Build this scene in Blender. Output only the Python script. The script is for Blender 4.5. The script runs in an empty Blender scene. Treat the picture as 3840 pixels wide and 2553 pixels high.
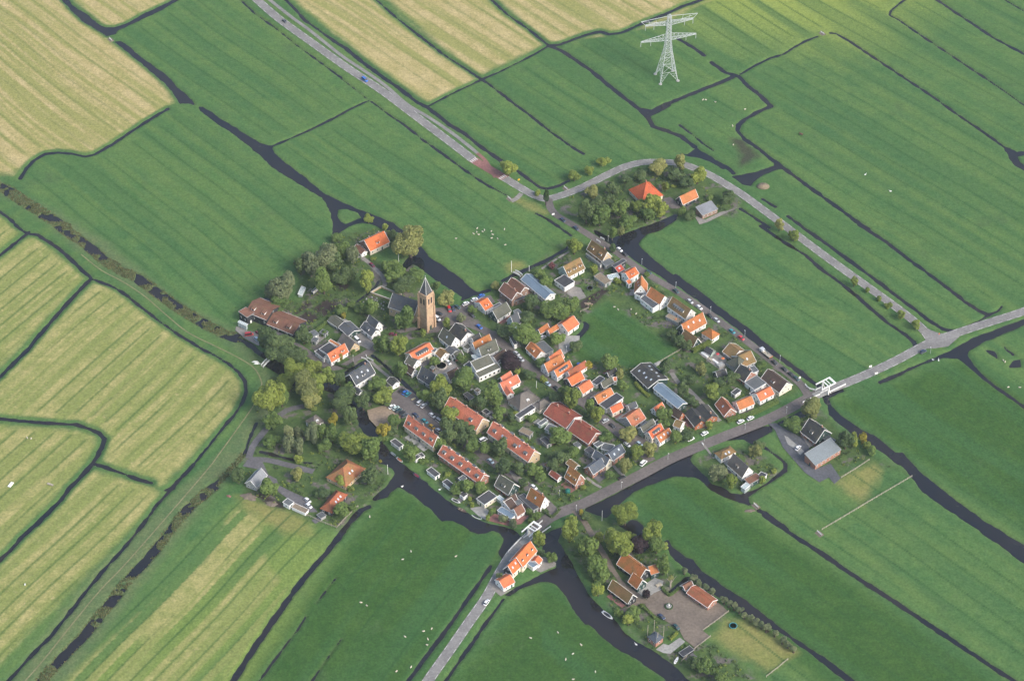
import bpy, math, random
import numpy as np
from mathutils import Matrix, Vector
R = math.radians
scene = bpy.context.scene
# ------------------------------------------------------------------ camera
cam_data = bpy.data.cameras.new('camera')
cam = bpy.data.objects.new('camera', cam_data)
scene.collection.objects.link(cam)
cam_data.sensor_width = 36.0
cam_data.lens = 85.125
cam_data.clip_start = 5.0
cam_data.clip_end = 20000.0
PITCH = R(41.0)
DIST = 1335.0
cam.location = (0, -DIST*math.cos(PITCH), DIST*math.sin(PITCH))
cam.rotation_euler = (R(90)-PITCH, 0, 0)
scene.camera = cam
# ------------------------------------------------------------------ sky, sun, exposure
SUN_EL, SUN_AZ = R(38), R(128)          # azimuth clockwise from +y
world = bpy.data.worlds.new('World'); scene.world = world; world.use_nodes = True
nt = world.node_tree
sky = nt.nodes.new('ShaderNodeTexSky'); sky.sky_type = 'NISHITA'; sky.sun_disc = False
sky.sun_elevation = SUN_EL; sky.sun_rotation = SUN_AZ
sky.air_density = 1.0; sky.dust_density = 3.0
nt.links.new(sky.outputs[0], nt.nodes['Background'].inputs[0])
nt.nodes['Background'].inputs[1].default_value = 0.115
sun_data = bpy.data.lights.new('sun', 'SUN'); sun_data.energy = 1.35; sun_data.angle = R(24); sun_data.color = (1, .95, .88)
sun = bpy.data.objects.new('sun', sun_data); scene.collection.objects.link(sun)
sdir = Vector((math.sin(SUN_AZ)*math.cos(SUN_EL), math.cos(SUN_AZ)*math.cos(SUN_EL), math.sin(SUN_EL)))
sun.rotation_euler = sdir.to_track_quat('Z', 'Y').to_euler()
sun.location = (0, 0, 900)
vs = scene.view_settings
vs.view_transform = 'Standard'; vs.look = 'None'; vs.exposure = 1.28; vs.gamma = 1.0; vs.use_curve_mapping = False
scene.cycles.max_bounces = 6; scene.cycles.diffuse_bounces = 3; scene.cycles.volume_bounces = 1
scene.cycles.transparent_max_bounces = 8
rng = random.Random(7)
nrng = np.random.default_rng(11)
# ---- measured layout (metres, world x east / y north of the village centre) ----
WATER_POLYS=[
[(-303.01,351.7),(-280.21,317.3),(-266.35,304.68),(-261.4,298.85),(-255.71,301.84),(-255.23,305.52),(-250.22,310.55),(-239.14,320.35),(-230.59,328.35),(-220.11,341.26),(-213.76,349.08),(-217.58,349.08),(-223.44,341.26),(-239.8,326.13),(-250.62,313.92),(-257.56,309.21),(-262.78,309.71),(-267.32,312.23),(-276.29,323.24),(-288.31,335.22),(-297.27,351.7)],
[(-255.55,293.04),(-248.97,284.81),(-239.29,273.4),(-232.84,265.32),(-224.26,254.12),(-217.92,246.19),(-212.46,237.55),(-208.32,228.2),(-206.56,224.33),(-201.21,224.79),(-196.97,222.78),(-198.85,228.2),(-209.33,242.25),(-219.04,256.51),(-230.54,269.35),(-237.92,277.46),(-244.53,286.45),(-251.93,293.87)],
[(-194.12,221.24),(-193.3,217.4),(-181.28,203.69),(-171.53,193.9),(-162.69,183.47),(-153.94,173.15),(-144.14,159.32),(-132.95,148.54),(-121.89,137.88),(-113.68,130.13),(-108.42,128.03),(-111.32,133.65),(-119.71,144.26),(-129.06,154.99),(-137.59,165.12),(-144.35,173.89),(-145.45,176.83),(-144.9,181.25),(-148.42,181.25),(-152.99,183.47),(-162.54,192.41),(-176.08,205.2),(-186.95,216.63),(-191.87,221.24)],
[(-114.35,133.8),(-108.54,131.27),(-97.03,122.47),(-86.48,115.82),(-78.62,110.86),(-69.5,105.11),(-64.22,98.98),(-57.67,91.69),(-51.08,80.85),(-47.89,73.69),(-41.77,68.17),(-35.42,61.11),(-28.36,53.33),(-23.34,46.0),(-18.37,40.64),(-29.04,34.17),(-28.12,37.97),(-30.62,40.64),(-35.11,44.85),(-41.88,51.01),(-48.73,58.77),(-53.88,65.41),(-56.67,67.38),(-58.61,65.81),(-61.19,61.5),(-63.08,65.81),(-58.41,75.28),(-61.25,85.65),(-66.41,96.55),(-71.52,98.17),(-76.4,100.21),(-81.62,103.88),(-86.26,105.52),(-90.79,104.7),(-94.7,101.84),(-101.42,94.92),(-102.37,89.27),(-103.49,86.85),(-104.7,94.92),(-104.65,103.06),(-106.01,113.75),(-109.32,122.47)],
[(131.95,149.97),(139.46,152.12),(147.48,154.99),(157.51,160.77),(158.85,166.58),(166.58,154.99),(163.29,157.15),(158.02,156.43),(150.73,152.12),(144.13,144.97),(142.08,140.71),(137.01,142.13)],
[(298.21,181.25),(302.16,178.3),(305.97,174.62),(310.3,175.36),(315.85,176.09),(315.26,172.42),(305.28,170.22),(305.35,165.12),(307.97,160.77),(312.2,153.56),(311.73,150.69),(302.92,160.77),(300.13,168.03),(299.94,175.36)],
[(98.12,174.62),(105.9,172.42),(112.37,178.3),(118.16,172.42),(123.83,165.12),(129.45,157.88),(126.79,157.15),(118.59,165.12),(111.82,168.76),(105.78,170.22)],
[(47.87,98.63),(50.58,96.78),(57.75,90.51),(64.77,94.56),(70.88,98.26),(80.32,103.46),(89.84,109.44),(95.59,113.2),(97.41,112.44),(96.29,108.69),(93.32,104.95),(86.08,98.26),(78.06,93.82),(74.21,89.41),(73.15,85.75),(74.35,81.37),(78.24,76.29),(83.34,68.37),(89.75,60.51),(96.11,52.72),(100.35,48.15),(91.78,47.09),(87.12,52.72),(82.86,57.67),(78.53,61.93),(73.32,66.93),(68.98,71.96),(65.52,77.02),(61.09,80.64),(57.55,84.29),(52.23,90.14),(48.24,95.3)],
[(91.83,49.88),(96.44,44.11),(101.07,39.02),(110.16,27.65),(119.22,17.67),(126.58,7.79),(133.86,-1.97),(141.15,-10.43),(147.0,-16.42),(152.7,-23.56),(159.71,-32.98),(163.63,-37.07),(166.64,-42.3),(167.14,-49.23),(168.74,-52.67),(168.84,-59.52),(174.85,-68.56),(180.27,-75.28),(188.57,-83.05),(195.31,-90.53),(201.18,-98.38),(209.47,-98.38),(202.12,-90.53),(199.59,-86.36),(191.61,-76.39),(185.99,-71.92),(175.66,-60.65),(171.06,-52.67),(170.08,-46.93),(174.31,-43.46),(179.23,-41.14),(177.97,-38.24),(170.76,-39.98),(169.43,-37.65),(167.26,-35.9),(162.95,-31.81),(158.1,-24.74),(152.43,-17.61),(145.22,-9.23),(138.03,0.46),(130.86,11.48),(121.17,22.64),(113.72,32.68),(104.7,45.39),(96.96,53.75),(92.32,59.58)],
[(195.49,-88.56),(204.47,-101.9),(211.52,-118.74),(222.8,-131.6),(239.52,-149.63),(255.34,-169.02),(266.19,-181.11),(268.37,-168.15),(257.44,-155.85),(240.97,-139.77),(227.69,-124.27),(212.12,-103.79),(204.78,-88.56)],
[(197.28,-33.21),(209.05,-26.51),(222.68,-18.21),(238.91,-9.23),(254.06,2.29),(285.29,18.66),(297.82,25.14),(297.09,20.77),(284.5,13.7),(270.51,5.34),(258.24,-1.97),(251.48,-7.42),(249.69,-11.63),(251.66,-20.0),(257.1,-31.22),(263.69,-39.4),(273.99,-52.1),(279.91,-59.52),(279.54,-61.79),(273.54,-54.96),(263.25,-42.3),(255.44,-31.81),(249.12,-21.18),(243.72,-14.63),(235.89,-14.03),(223.25,-20.0),(210.41,-28.28),(203.57,-32.98),(198.54,-35.9)],
[(259.82,-7.42),(264.5,-8.02),(267.19,-16.42),(265.0,-15.23)],
[(270.01,-3.19),(275.85,-11.63),(274.18,-12.23),(270.86,-8.02)],
[(270.41,-21.18),(273.52,-16.42),(277.66,-15.23),(277.12,-21.18),(271.02,-22.37)],
[(139.97,-66.75),(140.87,-66.14),(153.88,-56.85),(157.2,-57.47),(156.02,-61.19),(148.27,-63.05),(142.91,-66.75),(140.71,-67.99)],
[(137.73,-68.6),(130.97,-69.21),(122.28,-73.5),(113.71,-76.55),(105.17,-79.59),(99.96,-83.22),(94.8,-86.23),(91.76,-88.64),(90.76,-107.03),(93.64,-106.74),(96.41,-108.5),(99.08,-111.72),(102.84,-116.95),(107.47,-121.0),(112.15,-123.88),(116.45,-126.18),(121.19,-127.9),(122.44,-127.33),(121.2,-122.16),(122.96,-120.43),(129.96,-114.05),(136.06,-109.38),(142.75,-102.92),(143.67,-97.0),(141.09,-93.42),(136.15,-88.04),(132.38,-83.22),(129.38,-78.98),(137.43,-72.28)],
[(100.0,-82.55),(88.47,-92.05),(75.63,-101.56),(62.9,-112.12),(50.35,-121.41),(37.96,-130.01),(36.72,-131.44),(41.9,-134.0),(47.45,-137.4),(49.99,-133.43),(55.46,-126.58),(58.41,-123.42),(62.65,-118.52),(66.84,-115.62),(75.21,-110.96),(83.59,-106.98),(91.81,-106.56),(95.82,-108.03),(99.1,-108.03),(98.15,-103.33),(93.27,-95.03),(92.13,-93.24),(93.54,-90.26),(99.82,-85.45)],
[(53.41,-139.66),(57.79,-140.79),(60.31,-137.97),(63.5,-138.53),(66.18,-141.91),(66.8,-146.4),(68.58,-151.42),(69.19,-155.86),(66.21,-160.66),(59.47,-160.66),(60.61,-151.42),(61.87,-149.75),(57.63,-145.28),(53.74,-141.91)],
[(-82.7,-62.25),(-81.57,-68.42),(-77.96,-73.93),(-72.63,-81.22),(-69.85,-87.86),(-69.07,-96.82),(-66.14,-98.0),(-62.32,-100.97),(-60.54,-104.51),(-62.03,-108.62),(-65.48,-114.46),(-69.35,-119.67),(-71.64,-123.14),(-70.77,-124.29),(-67.17,-123.14),(-63.97,-121.98),(-62.88,-118.52),(-58.97,-114.16),(-55.21,-116.78),(-51.02,-120.25),(-46.43,-126.01),(-42.65,-129.44),(-43.12,-111.54),(-46.94,-108.03),(-49.46,-104.51),(-53.68,-100.97),(-56.68,-97.41),(-60.1,-93.84),(-63.17,-89.06),(-66.7,-83.64),(-68.93,-80.01),(-69.94,-75.76),(-71.45,-69.64),(-76.0,-61.63),(-79.74,-53.54),(-82.4,-51.03),(-82.94,-57.28)],
[(-48.49,-106.86),(-47.22,-108.03),(-44.26,-111.54),(-40.06,-116.2),(-36.72,-119.67),(-34.22,-122.56),(-30.9,-126.58),(-27.61,-129.44),(-22.71,-132.86),(-19.44,-136.27),(-15.39,-139.1),(-11.35,-141.35),(-3.32,-143.04),(0.69,-145.28),(4.68,-149.75),(7.87,-150.87),(9.44,-154.75),(6.25,-155.86),(0.68,-160.66),(-4.06,-166.84),(-6.45,-162.47),(-6.46,-160.66),(-5.28,-156.96),(-3.7,-151.42),(-6.11,-148.08),(-9.32,-145.84),(-13.31,-147.52),(-16.9,-148.08),(-21.32,-146.4),(-25.39,-141.91),(-29.86,-139.1),(-33.89,-138.53),(-35.47,-139.66),(-38.38,-135.7),(-42.57,-129.44),(-46.79,-123.14),(-50.96,-119.67)],
[(5.14,-144.86),(9.9,-151.56),(13.06,-154.89),(15.83,-157.1),(15.42,-158.76),(18.13,-164.25),(21.64,-168.61),(21.99,-171.6),(14.07,-176.47),(5.02,-182.64),(-2.8,-189.03),(-3.96,-190.36),(-1.24,-190.89),(3.44,-186.64),(8.92,-183.98),(14.81,-181.3),(18.72,-181.57),(22.22,-183.18),(25.27,-188.5),(27.5,-194.32),(29.36,-199.05),(31.97,-203.75),(35.7,-209.45),(51.09,-209.45),(48.12,-205.67),(44.44,-199.57),(39.96,-193.26),(36.23,-186.38),(32.52,-176.74),(28.79,-165.89),(24.98,-156.55),(23.05,-152.67),(24.29,-149.33),(25.18,-143.74),(21.15,-145.7),(17.12,-148.22),(13.16,-143.74)],
[(38.32,-190.59),(40.29,-195.73),(43.94,-200.26),(49.62,-205.9),(53.55,-212.6),(55.11,-215.38),(58.3,-218.7),(62.28,-222.56),(68.27,-226.94),(72.59,-231.3),(76.5,-235.09),(79.2,-238.33),(81.82,-242.62),(87.9,-250.08),(76.97,-250.08),(72.77,-244.76),(68.1,-239.94),(63.37,-236.17),(59.45,-231.84),(53.84,-228.03),(49.03,-224.2),(44.25,-218.7),(40.26,-213.16),(36.23,-208.14),(33.94,-198.57)],
[(77.17,-152.49),(78.2,-157.87),(78.83,-162.63),(81.62,-166.77),(85.61,-172.06),(89.54,-177.9),(93.44,-183.69),(99.41,-189.45),(103.36,-193.45),(109.23,-199.7),(115.13,-204.77),(121.0,-209.82),(124.14,-213.16),(124.81,-204.77),(119.69,-199.7),(113.91,-192.88),(109.94,-189.45),(102.04,-181.38),(96.04,-175.57),(91.28,-169.71),(90.59,-166.77),(88.49,-166.18),(85.25,-162.63),(80.35,-157.87),(78.9,-152.49)],
[(85.38,-163.78),(90.3,-166.4),(92.48,-172.49),(100.65,-182.82),(114.68,-196.4),(126.28,-206.42),(137.45,-219.59),(149.79,-230.94),(163.93,-246.23),(177.91,-260.14),(173.15,-260.14),(158.02,-245.28),(142.81,-227.72),(131.61,-216.32),(116.54,-204.76),(102.65,-190.49),(91.98,-181.11),(85.01,-170.76)],
[(76.75,-187.73),(78.36,-189.45),(82.78,-185.42),(86.8,-181.38),(87.84,-177.9),(86.11,-178.48),(80.76,-183.69)],
[(34.42,22.24),(37.84,16.8),(41.35,16.13),(42.82,13.42),(42.09,10.05),(38.44,4.02),(32.17,-4.62),(28.68,-4.62),(34.05,2.68),(39.92,11.4),(40.44,14.77),(37.0,18.84)],
[(-132.92,-87.26),(-131.29,-86.96),(-124.45,-89.66),(-118.48,-92.05),(-113.85,-93.24),(-114.16,-94.73),(-120.05,-93.24),(-126.41,-91.15),(-132.37,-89.06)],
[(-109.58,-95.33),(-103.75,-96.22),(-104.08,-97.53),(-109.04,-97.29)],
[(-155.49,4.52),(-153.18,3.18),(-147.83,1.85),(-141.72,-3.46),(-137.83,-8.75),(-133.72,-11.38),(-129.19,-14.0),(-124.44,-19.87),(-117.88,-27.64),(-111.54,-32.78),(-102.82,-35.34),(-96.98,-32.78),(-94.27,-35.34),(-90.12,-41.07),(-83.27,-50.53),(-81.25,-57.41),(-78.4,-64.23),(-84.47,-60.51),(-93.75,-44.86),(-100.39,-40.43),(-111.13,-39.16),(-119.92,-35.34),(-126.47,-27.64),(-132.44,-22.47),(-134.75,-20.52),(-133.37,-15.96),(-138.92,-11.38),(-143.68,-6.11),(-149.35,-0.81),(-155.13,0.52)],
[(-141.92,32.22),(-140.86,35.67),(-138.32,37.4),(-136.41,35.67),(-135.7,32.22),(-134.01,27.4),(-136.28,28.09),(-140.04,30.84)],
]
LAND_POLYS=[
[(-102.39,117.48),(-96.81,118.31),(-90.01,114.99),(-88.25,110.04),(-93.17,106.75),(-97.34,103.88),(-100.49,105.93),(-102.35,112.1)],
[(92.71,-94.02),(95.49,-88.64),(99.38,-85.93),(100.16,-83.22),(102.05,-82.92),(111.42,-79.59),(121.88,-78.98),(125.82,-82.01),(132.2,-85.63),(136.01,-89.84),(137.52,-91.63),(141.25,-96.4),(141.31,-100.55),(131.78,-111.72),(125.75,-115.79),(118.12,-119.85),(112.5,-118.69),(107.89,-114.63),(103.13,-112.3),(101.0,-107.03),(95.29,-99.37)],
]
DITCHES=[
(1.5,[(-150.37,344.73),(-134.3,317.3),(-120.15,300.51),(-109.4,288.1)]),
(2.0,[(-110.44,289.74),(-106.51,285.63),(-94.63,269.35),(-80.13,251.73),(-67.8,237.55),(-59.33,226.65),(-52.88,221.24),(-47.33,214.34),(-38.15,202.18),(-29.12,193.15),(-20.14,181.25),(-6.89,165.85)]),
(1.6,[(3.14,155.71),(10.47,146.4),(16.46,139.29),(20.75,137.88),(27.67,140.71),(33.79,145.68)]),
(1.2,[(-93.51,348.21),(-75.33,320.69),(-61.58,302.18),(-44.25,279.09),(-31.09,264.51),(-19.96,251.73)]),
(1.4,[(-19.96,251.73),(-15.36,246.98),(-2.6,229.75),(10.83,212.81),(24.02,194.65),(36.15,179.78),(43.03,172.71)]),
(1.0,[(-52.88,221.24),(-38.77,234.42),(-25.35,245.4),(-19.94,250.15),(-7.22,259.7),(11.18,275.83),(23.31,288.1)]),
(1.2,[(-16.12,346.47),(-2.73,324.09),(9.48,308.87),(18.74,295.53),(23.32,288.92)]),
(1.9,[(23.31,288.1),(30.76,289.74),(39.23,295.53),(48.68,301.34),(57.18,304.68),(62.69,301.34),(70.22,303.01),(76.95,308.03),(86.64,315.61),(101.24,325.79),(111.91,334.36),(127.86,343.86)]),
(2.3,[(23.31,288.1),(31.59,283.17),(38.82,274.21),(49.57,261.3),(60.95,243.83),(69.6,231.3),(79.03,218.94),(84.03,209.76),(86.31,200.67),(94.98,196.15),(103.53,190.17),(110.89,179.78)]),
(2.4,[(79.03,218.94),(87.01,216.63),(95.4,223.56),(106.42,231.3),(117.89,239.11),(130.0,246.98),(138.8,253.32)]),
(2.2,[(84.16,212.81),(89.66,215.87),(97.2,223.56)]),
(1.8,[(107.07,296.36),(116.71,285.63),(122.71,277.46)]),
(2.3,[(126.82,269.35),(135.27,258.1),(143.22,254.12),(147.94,243.83),(155.26,232.86),(160.71,222.01)]),
(2.0,[(160.71,222.01),(152.15,215.87),(143.54,208.24),(139.09,202.18),(138.23,196.15),(142.01,187.19),(149.27,178.3),(157.11,166.58),(162.61,159.32),(166.46,153.56),(174.95,142.13),(183.35,130.83),(190.94,121.06),(199.85,108.64),(207.29,99.37)]),
(2.0,[(122.95,165.12),(128.67,159.32),(132.63,153.56)]),
(1.8,[(202.68,103.51),(216.08,87.97),(226.77,72.68),(237.36,58.28),(247.79,44.11),(254.54,33.95),(260.76,26.4),(265.78,22.02)]),
(1.1,[(265.78,22.02),(259.31,16.43),(246.92,8.41),(241.56,10.25)]),
(1.1,[(265.78,22.02),(272.01,25.77),(274.61,29.53)]),
(1.3,[(144.3,256.51),(154.17,266.12),(164.0,274.21),(173.63,279.09),(179.75,285.63),(188.85,293.87),(196.77,298.85)]),
(1.4,[(205.58,303.01),(209.23,302.18),(216.77,293.87),(228.9,277.46),(240.83,261.3),(252.58,245.4),(264.14,229.75),(275.32,212.81),(286.52,197.66),(293.82,187.19),(299.52,178.3),(301.24,172.42)]),
(1.1,[(261.43,346.47),(247.94,329.21),(246.39,324.09),(252.18,317.3),(260.12,305.52),(271.96,288.92),(283.62,272.58),(295.1,256.51),(306.39,240.68),(324.5,212.81)]),
(1.5,[(276.71,346.47),(286.99,330.92),(298.76,313.92),(310.35,297.19),(326.85,279.09),(334.02,270.97)]),
(0.8,[(322.26,344.73),(341.89,318.99)]),
(1.0,[(103.07,202.18),(109.68,193.15),(115.35,184.21),(121.89,176.09)]),
(1.5,[(134.45,118.29),(140.75,111.39),(150.07,100.73)]),
(1.8,[(145.12,102.15),(157.37,87.3),(168.84,75.32),(176.02,63.49),(186.96,49.24),(194.07,39.02),(200.95,27.65),(209.22,15.19),(217.67,5.34),(221.71,-0.76),(222.78,-6.21)]),
(1.5,[(147.99,128.03),(155.06,120.37)]),
(1.6,[(161.96,111.39),(171.02,99.1)]),
(1.9,[(169.48,100.79),(178.57,89.98),(189.64,75.32),(200.54,60.88),(211.27,46.67),(218.23,36.48),(225.27,27.65),(232.08,17.67),(239.15,10.25),(244.51,8.41)]),
(2.0,[(126.14,-131.9),(130.0,-134.17),(133.66,-138.7),(139.16,-144.89)]),
(2.0,[(128.17,-135.24),(131.74,-138.86),(143.57,-150.52),(155.24,-162.02),(166.65,-174.22),(183.64,-190.49),(200.18,-207.25),(216.37,-223.67),(232.22,-239.74),(247.88,-254.7)]),
(1.5,[(-10.59,-170.76),(-19.21,-187.94),(-27.65,-204.76),(-33.57,-216.32),(-40.58,-229.33),(-47.47,-242.12),(-54.25,-254.7)]),
(1.2,[(-4.22,-193.02),(-14.01,-211.39),(-22.37,-227.72),(-31.72,-246.07),(-38.6,-259.36)]),
(1.6,[(-213.18,218.94),(-224.35,206.72),(-233.61,194.65),(-242.76,182.73),(-252.77,171.69),(-257.77,169.79),(-266.01,172.42),(-274.97,173.89),(-282.65,172.42),(-287.91,166.58),(-291.84,157.88),(-293.77,147.82)]),
(1.7,[(-297.11,72.02),(-294.31,75.32),(-287.64,85.96),(-282.27,94.69),(-280.89,96.72)]),
(1.6,[(-290.36,103.51),(-282.37,95.37),(-275.44,94.02),(-261.96,81.95),(-251.98,70.04),(-245.94,62.19),(-239.14,54.4)]),
(1.4,[(-303.72,118.29),(-293.7,108.64),(-286.35,99.37)]),
(1.7,[(-239.14,54.4),(-243.69,45.39),(-250.57,30.16),(-256.72,16.43),(-265.48,-5.61),(-271.58,-17.61),(-277.59,-29.46),(-280.07,-33.57)]),
(1.3,[(-238.23,53.75),(-227.64,47.96),(-219.48,41.56),(-205.49,26.4),(-194.55,15.19),(-182.94,4.12),(-169.89,-6.81),(-161.38,-12.83),(-154.52,-18.81),(-148.38,-25.92),(-144.65,-32.98),(-143.19,-41.14),(-144.07,-49.23),(-147.84,-59.52),(-153.09,-69.68),(-156.86,-78.62),(-162.57,-90.53)]),
(1.4,[(-162.58,-90.48),(-168.19,-102.44),(-173.3,-111.04),(-177.63,-119.54),(-181.9,-127.96),(-187.63,-142.49),(-195.2,-158.78),(-202.86,-172.77),(-208.51,-184.57),(-216.12,-201.94),(-223.14,-217.07),(-230.44,-229.15),(-235.28,-238.31),(-241.16,-249.17)]),
(1.7,[(-275.42,-62.35),(-260.44,-64.62),(-244.82,-66.31),(-231.61,-67.43),(-223.48,-70.8),(-217.69,-74.16),(-214.68,-78.62),(-215.5,-85.26),(-217.1,-90.53)]),
(1.8,[(-216.49,-89.38),(-218.52,-97.03),(-224.46,-108.9),(-228.07,-115.3),(-231.36,-123.76),(-236.09,-132.14),(-241.36,-141.46),(-247.29,-150.68),(-251.14,-158.78),(-258.08,-169.79)]),
(1.6,[(-217.77,-97.03),(-209.75,-100.82),(-201.76,-104.6),(-193.75,-108.9),(-185.96,-111.57)]),
(1.6,[(-178.66,-116.89),(-175.1,-115.3)]),
(1.2,[(-135.73,-66.31),(-138.56,-78.62),(-139.93,-89.65)]),
(2.3,[(-85.4,-146.59),(-93.3,-161.8),(-103.09,-178.69),(-112.46,-198.12),(-121.46,-218.94),(-127.3,-232.83),(-134.7,-250.96)]),
(2.2,[(-73.41,-128.87),(-76.94,-131.15),(-80.67,-137.4),(-84.37,-143.6),(-86.2,-146.96),(-87.9,-152.53)]),
(0.45,[(-87.3,-178.69),(-91.81,-187.49),(-96.28,-196.2)]),
(0.6,[(-100.69,-204.8),(-103.71,-212.38),(-113.51,-231.91),(-121.22,-248.27)]),
(0.5,[(-82.43,-218.94),(-89.18,-232.83),(-95.27,-246.29)]),
(0.9,[(-180.89,344.73),(-167.93,325.79),(-153.45,308.87),(-138.04,288.92),(-123.03,270.97),(-107.51,252.53)]),
(0.9,[(-107.49,251.73),(-98.74,240.68),(-89.11,228.2)]),
(1.0,[(-89.11,228.2),(-100.36,218.94),(-106.31,212.81)]),
(1.1,[(-105.44,213.57),(-123.05,197.66),(-136.51,187.19),(-146.55,179.78)]),
(1.1,[(-87.24,226.65),(-75.91,212.81),(-64.78,200.67),(-54.63,187.19),(-41.95,172.42),(-28.57,156.43),(-15.43,142.13),(-3.33,131.54)]),
(1.5,[(14.17,114.28),(20.38,109.02),(27.22,101.55),(34.45,93.41)]),
(1.8,[(-19.76,40.53),(-13.09,43.67)]),
(2.0,[(-5.07,52.08),(-0.13,56.68),(5.29,60.22),(12.09,65.22),(18.92,69.51),(25.81,76.0),(31.36,81.08),(35.53,84.72)]),
(1.7,[(-76.47,-12.03),(-69.2,-20.52),(-62.43,-28.93),(-55.69,-38.52),(-48.66,-47.07),(-45.13,-50.53)]),
(1.6,[(-78.89,-15.96),(-83.89,-19.87),(-88.44,-23.76),(-90.46,-26.35),(-94.41,-32.78)]),
(1.0,[(-75.65,51.73),(-77.24,46.81),(-82.71,39.14),(-87.35,33.6)]),
(0.9,[(-133.91,26.03),(-127.32,20.57),(-121.7,15.82),(-111.99,8.41)]),
(1.6,[(76.8,-154.75),(80.22,-158.07),(83.23,-161.37)]),
]
REEDY=[
(3.6,[(-308.42,142.13),(-298.69,135.05),(-289.56,125.94),(-278.82,116.9),(-267.04,105.91),(-260.27,99.78)]),
(3.2,[(-263.98,102.15),(-255.17,93.34),(-243.59,81.95),(-233.72,70.04),(-221.67,59.58),(-212.81,54.4),(-203.43,44.11),(-194.29,35.21),(-185.24,26.4),(-176.4,18.91),(-167.63,11.48),(-160.76,6.57),(-151.58,2.29)]),
(2.6,[(-153.56,-114.24),(-158.82,-121.65),(-165.4,-130.05),(-170.23,-140.43),(-174.38,-149.66),(-178.49,-158.78),(-183.26,-167.8),(-189.19,-178.69),(-193.74,-188.46),(-199.28,-200.99),(-204.85,-212.38),(-210.47,-222.67),(-217.28,-233.75),(-224.14,-248.27)]),
(1.4,[(-140.61,-90.48),(-145.72,-101.36),(-152.26,-112.1)]),
]
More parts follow.
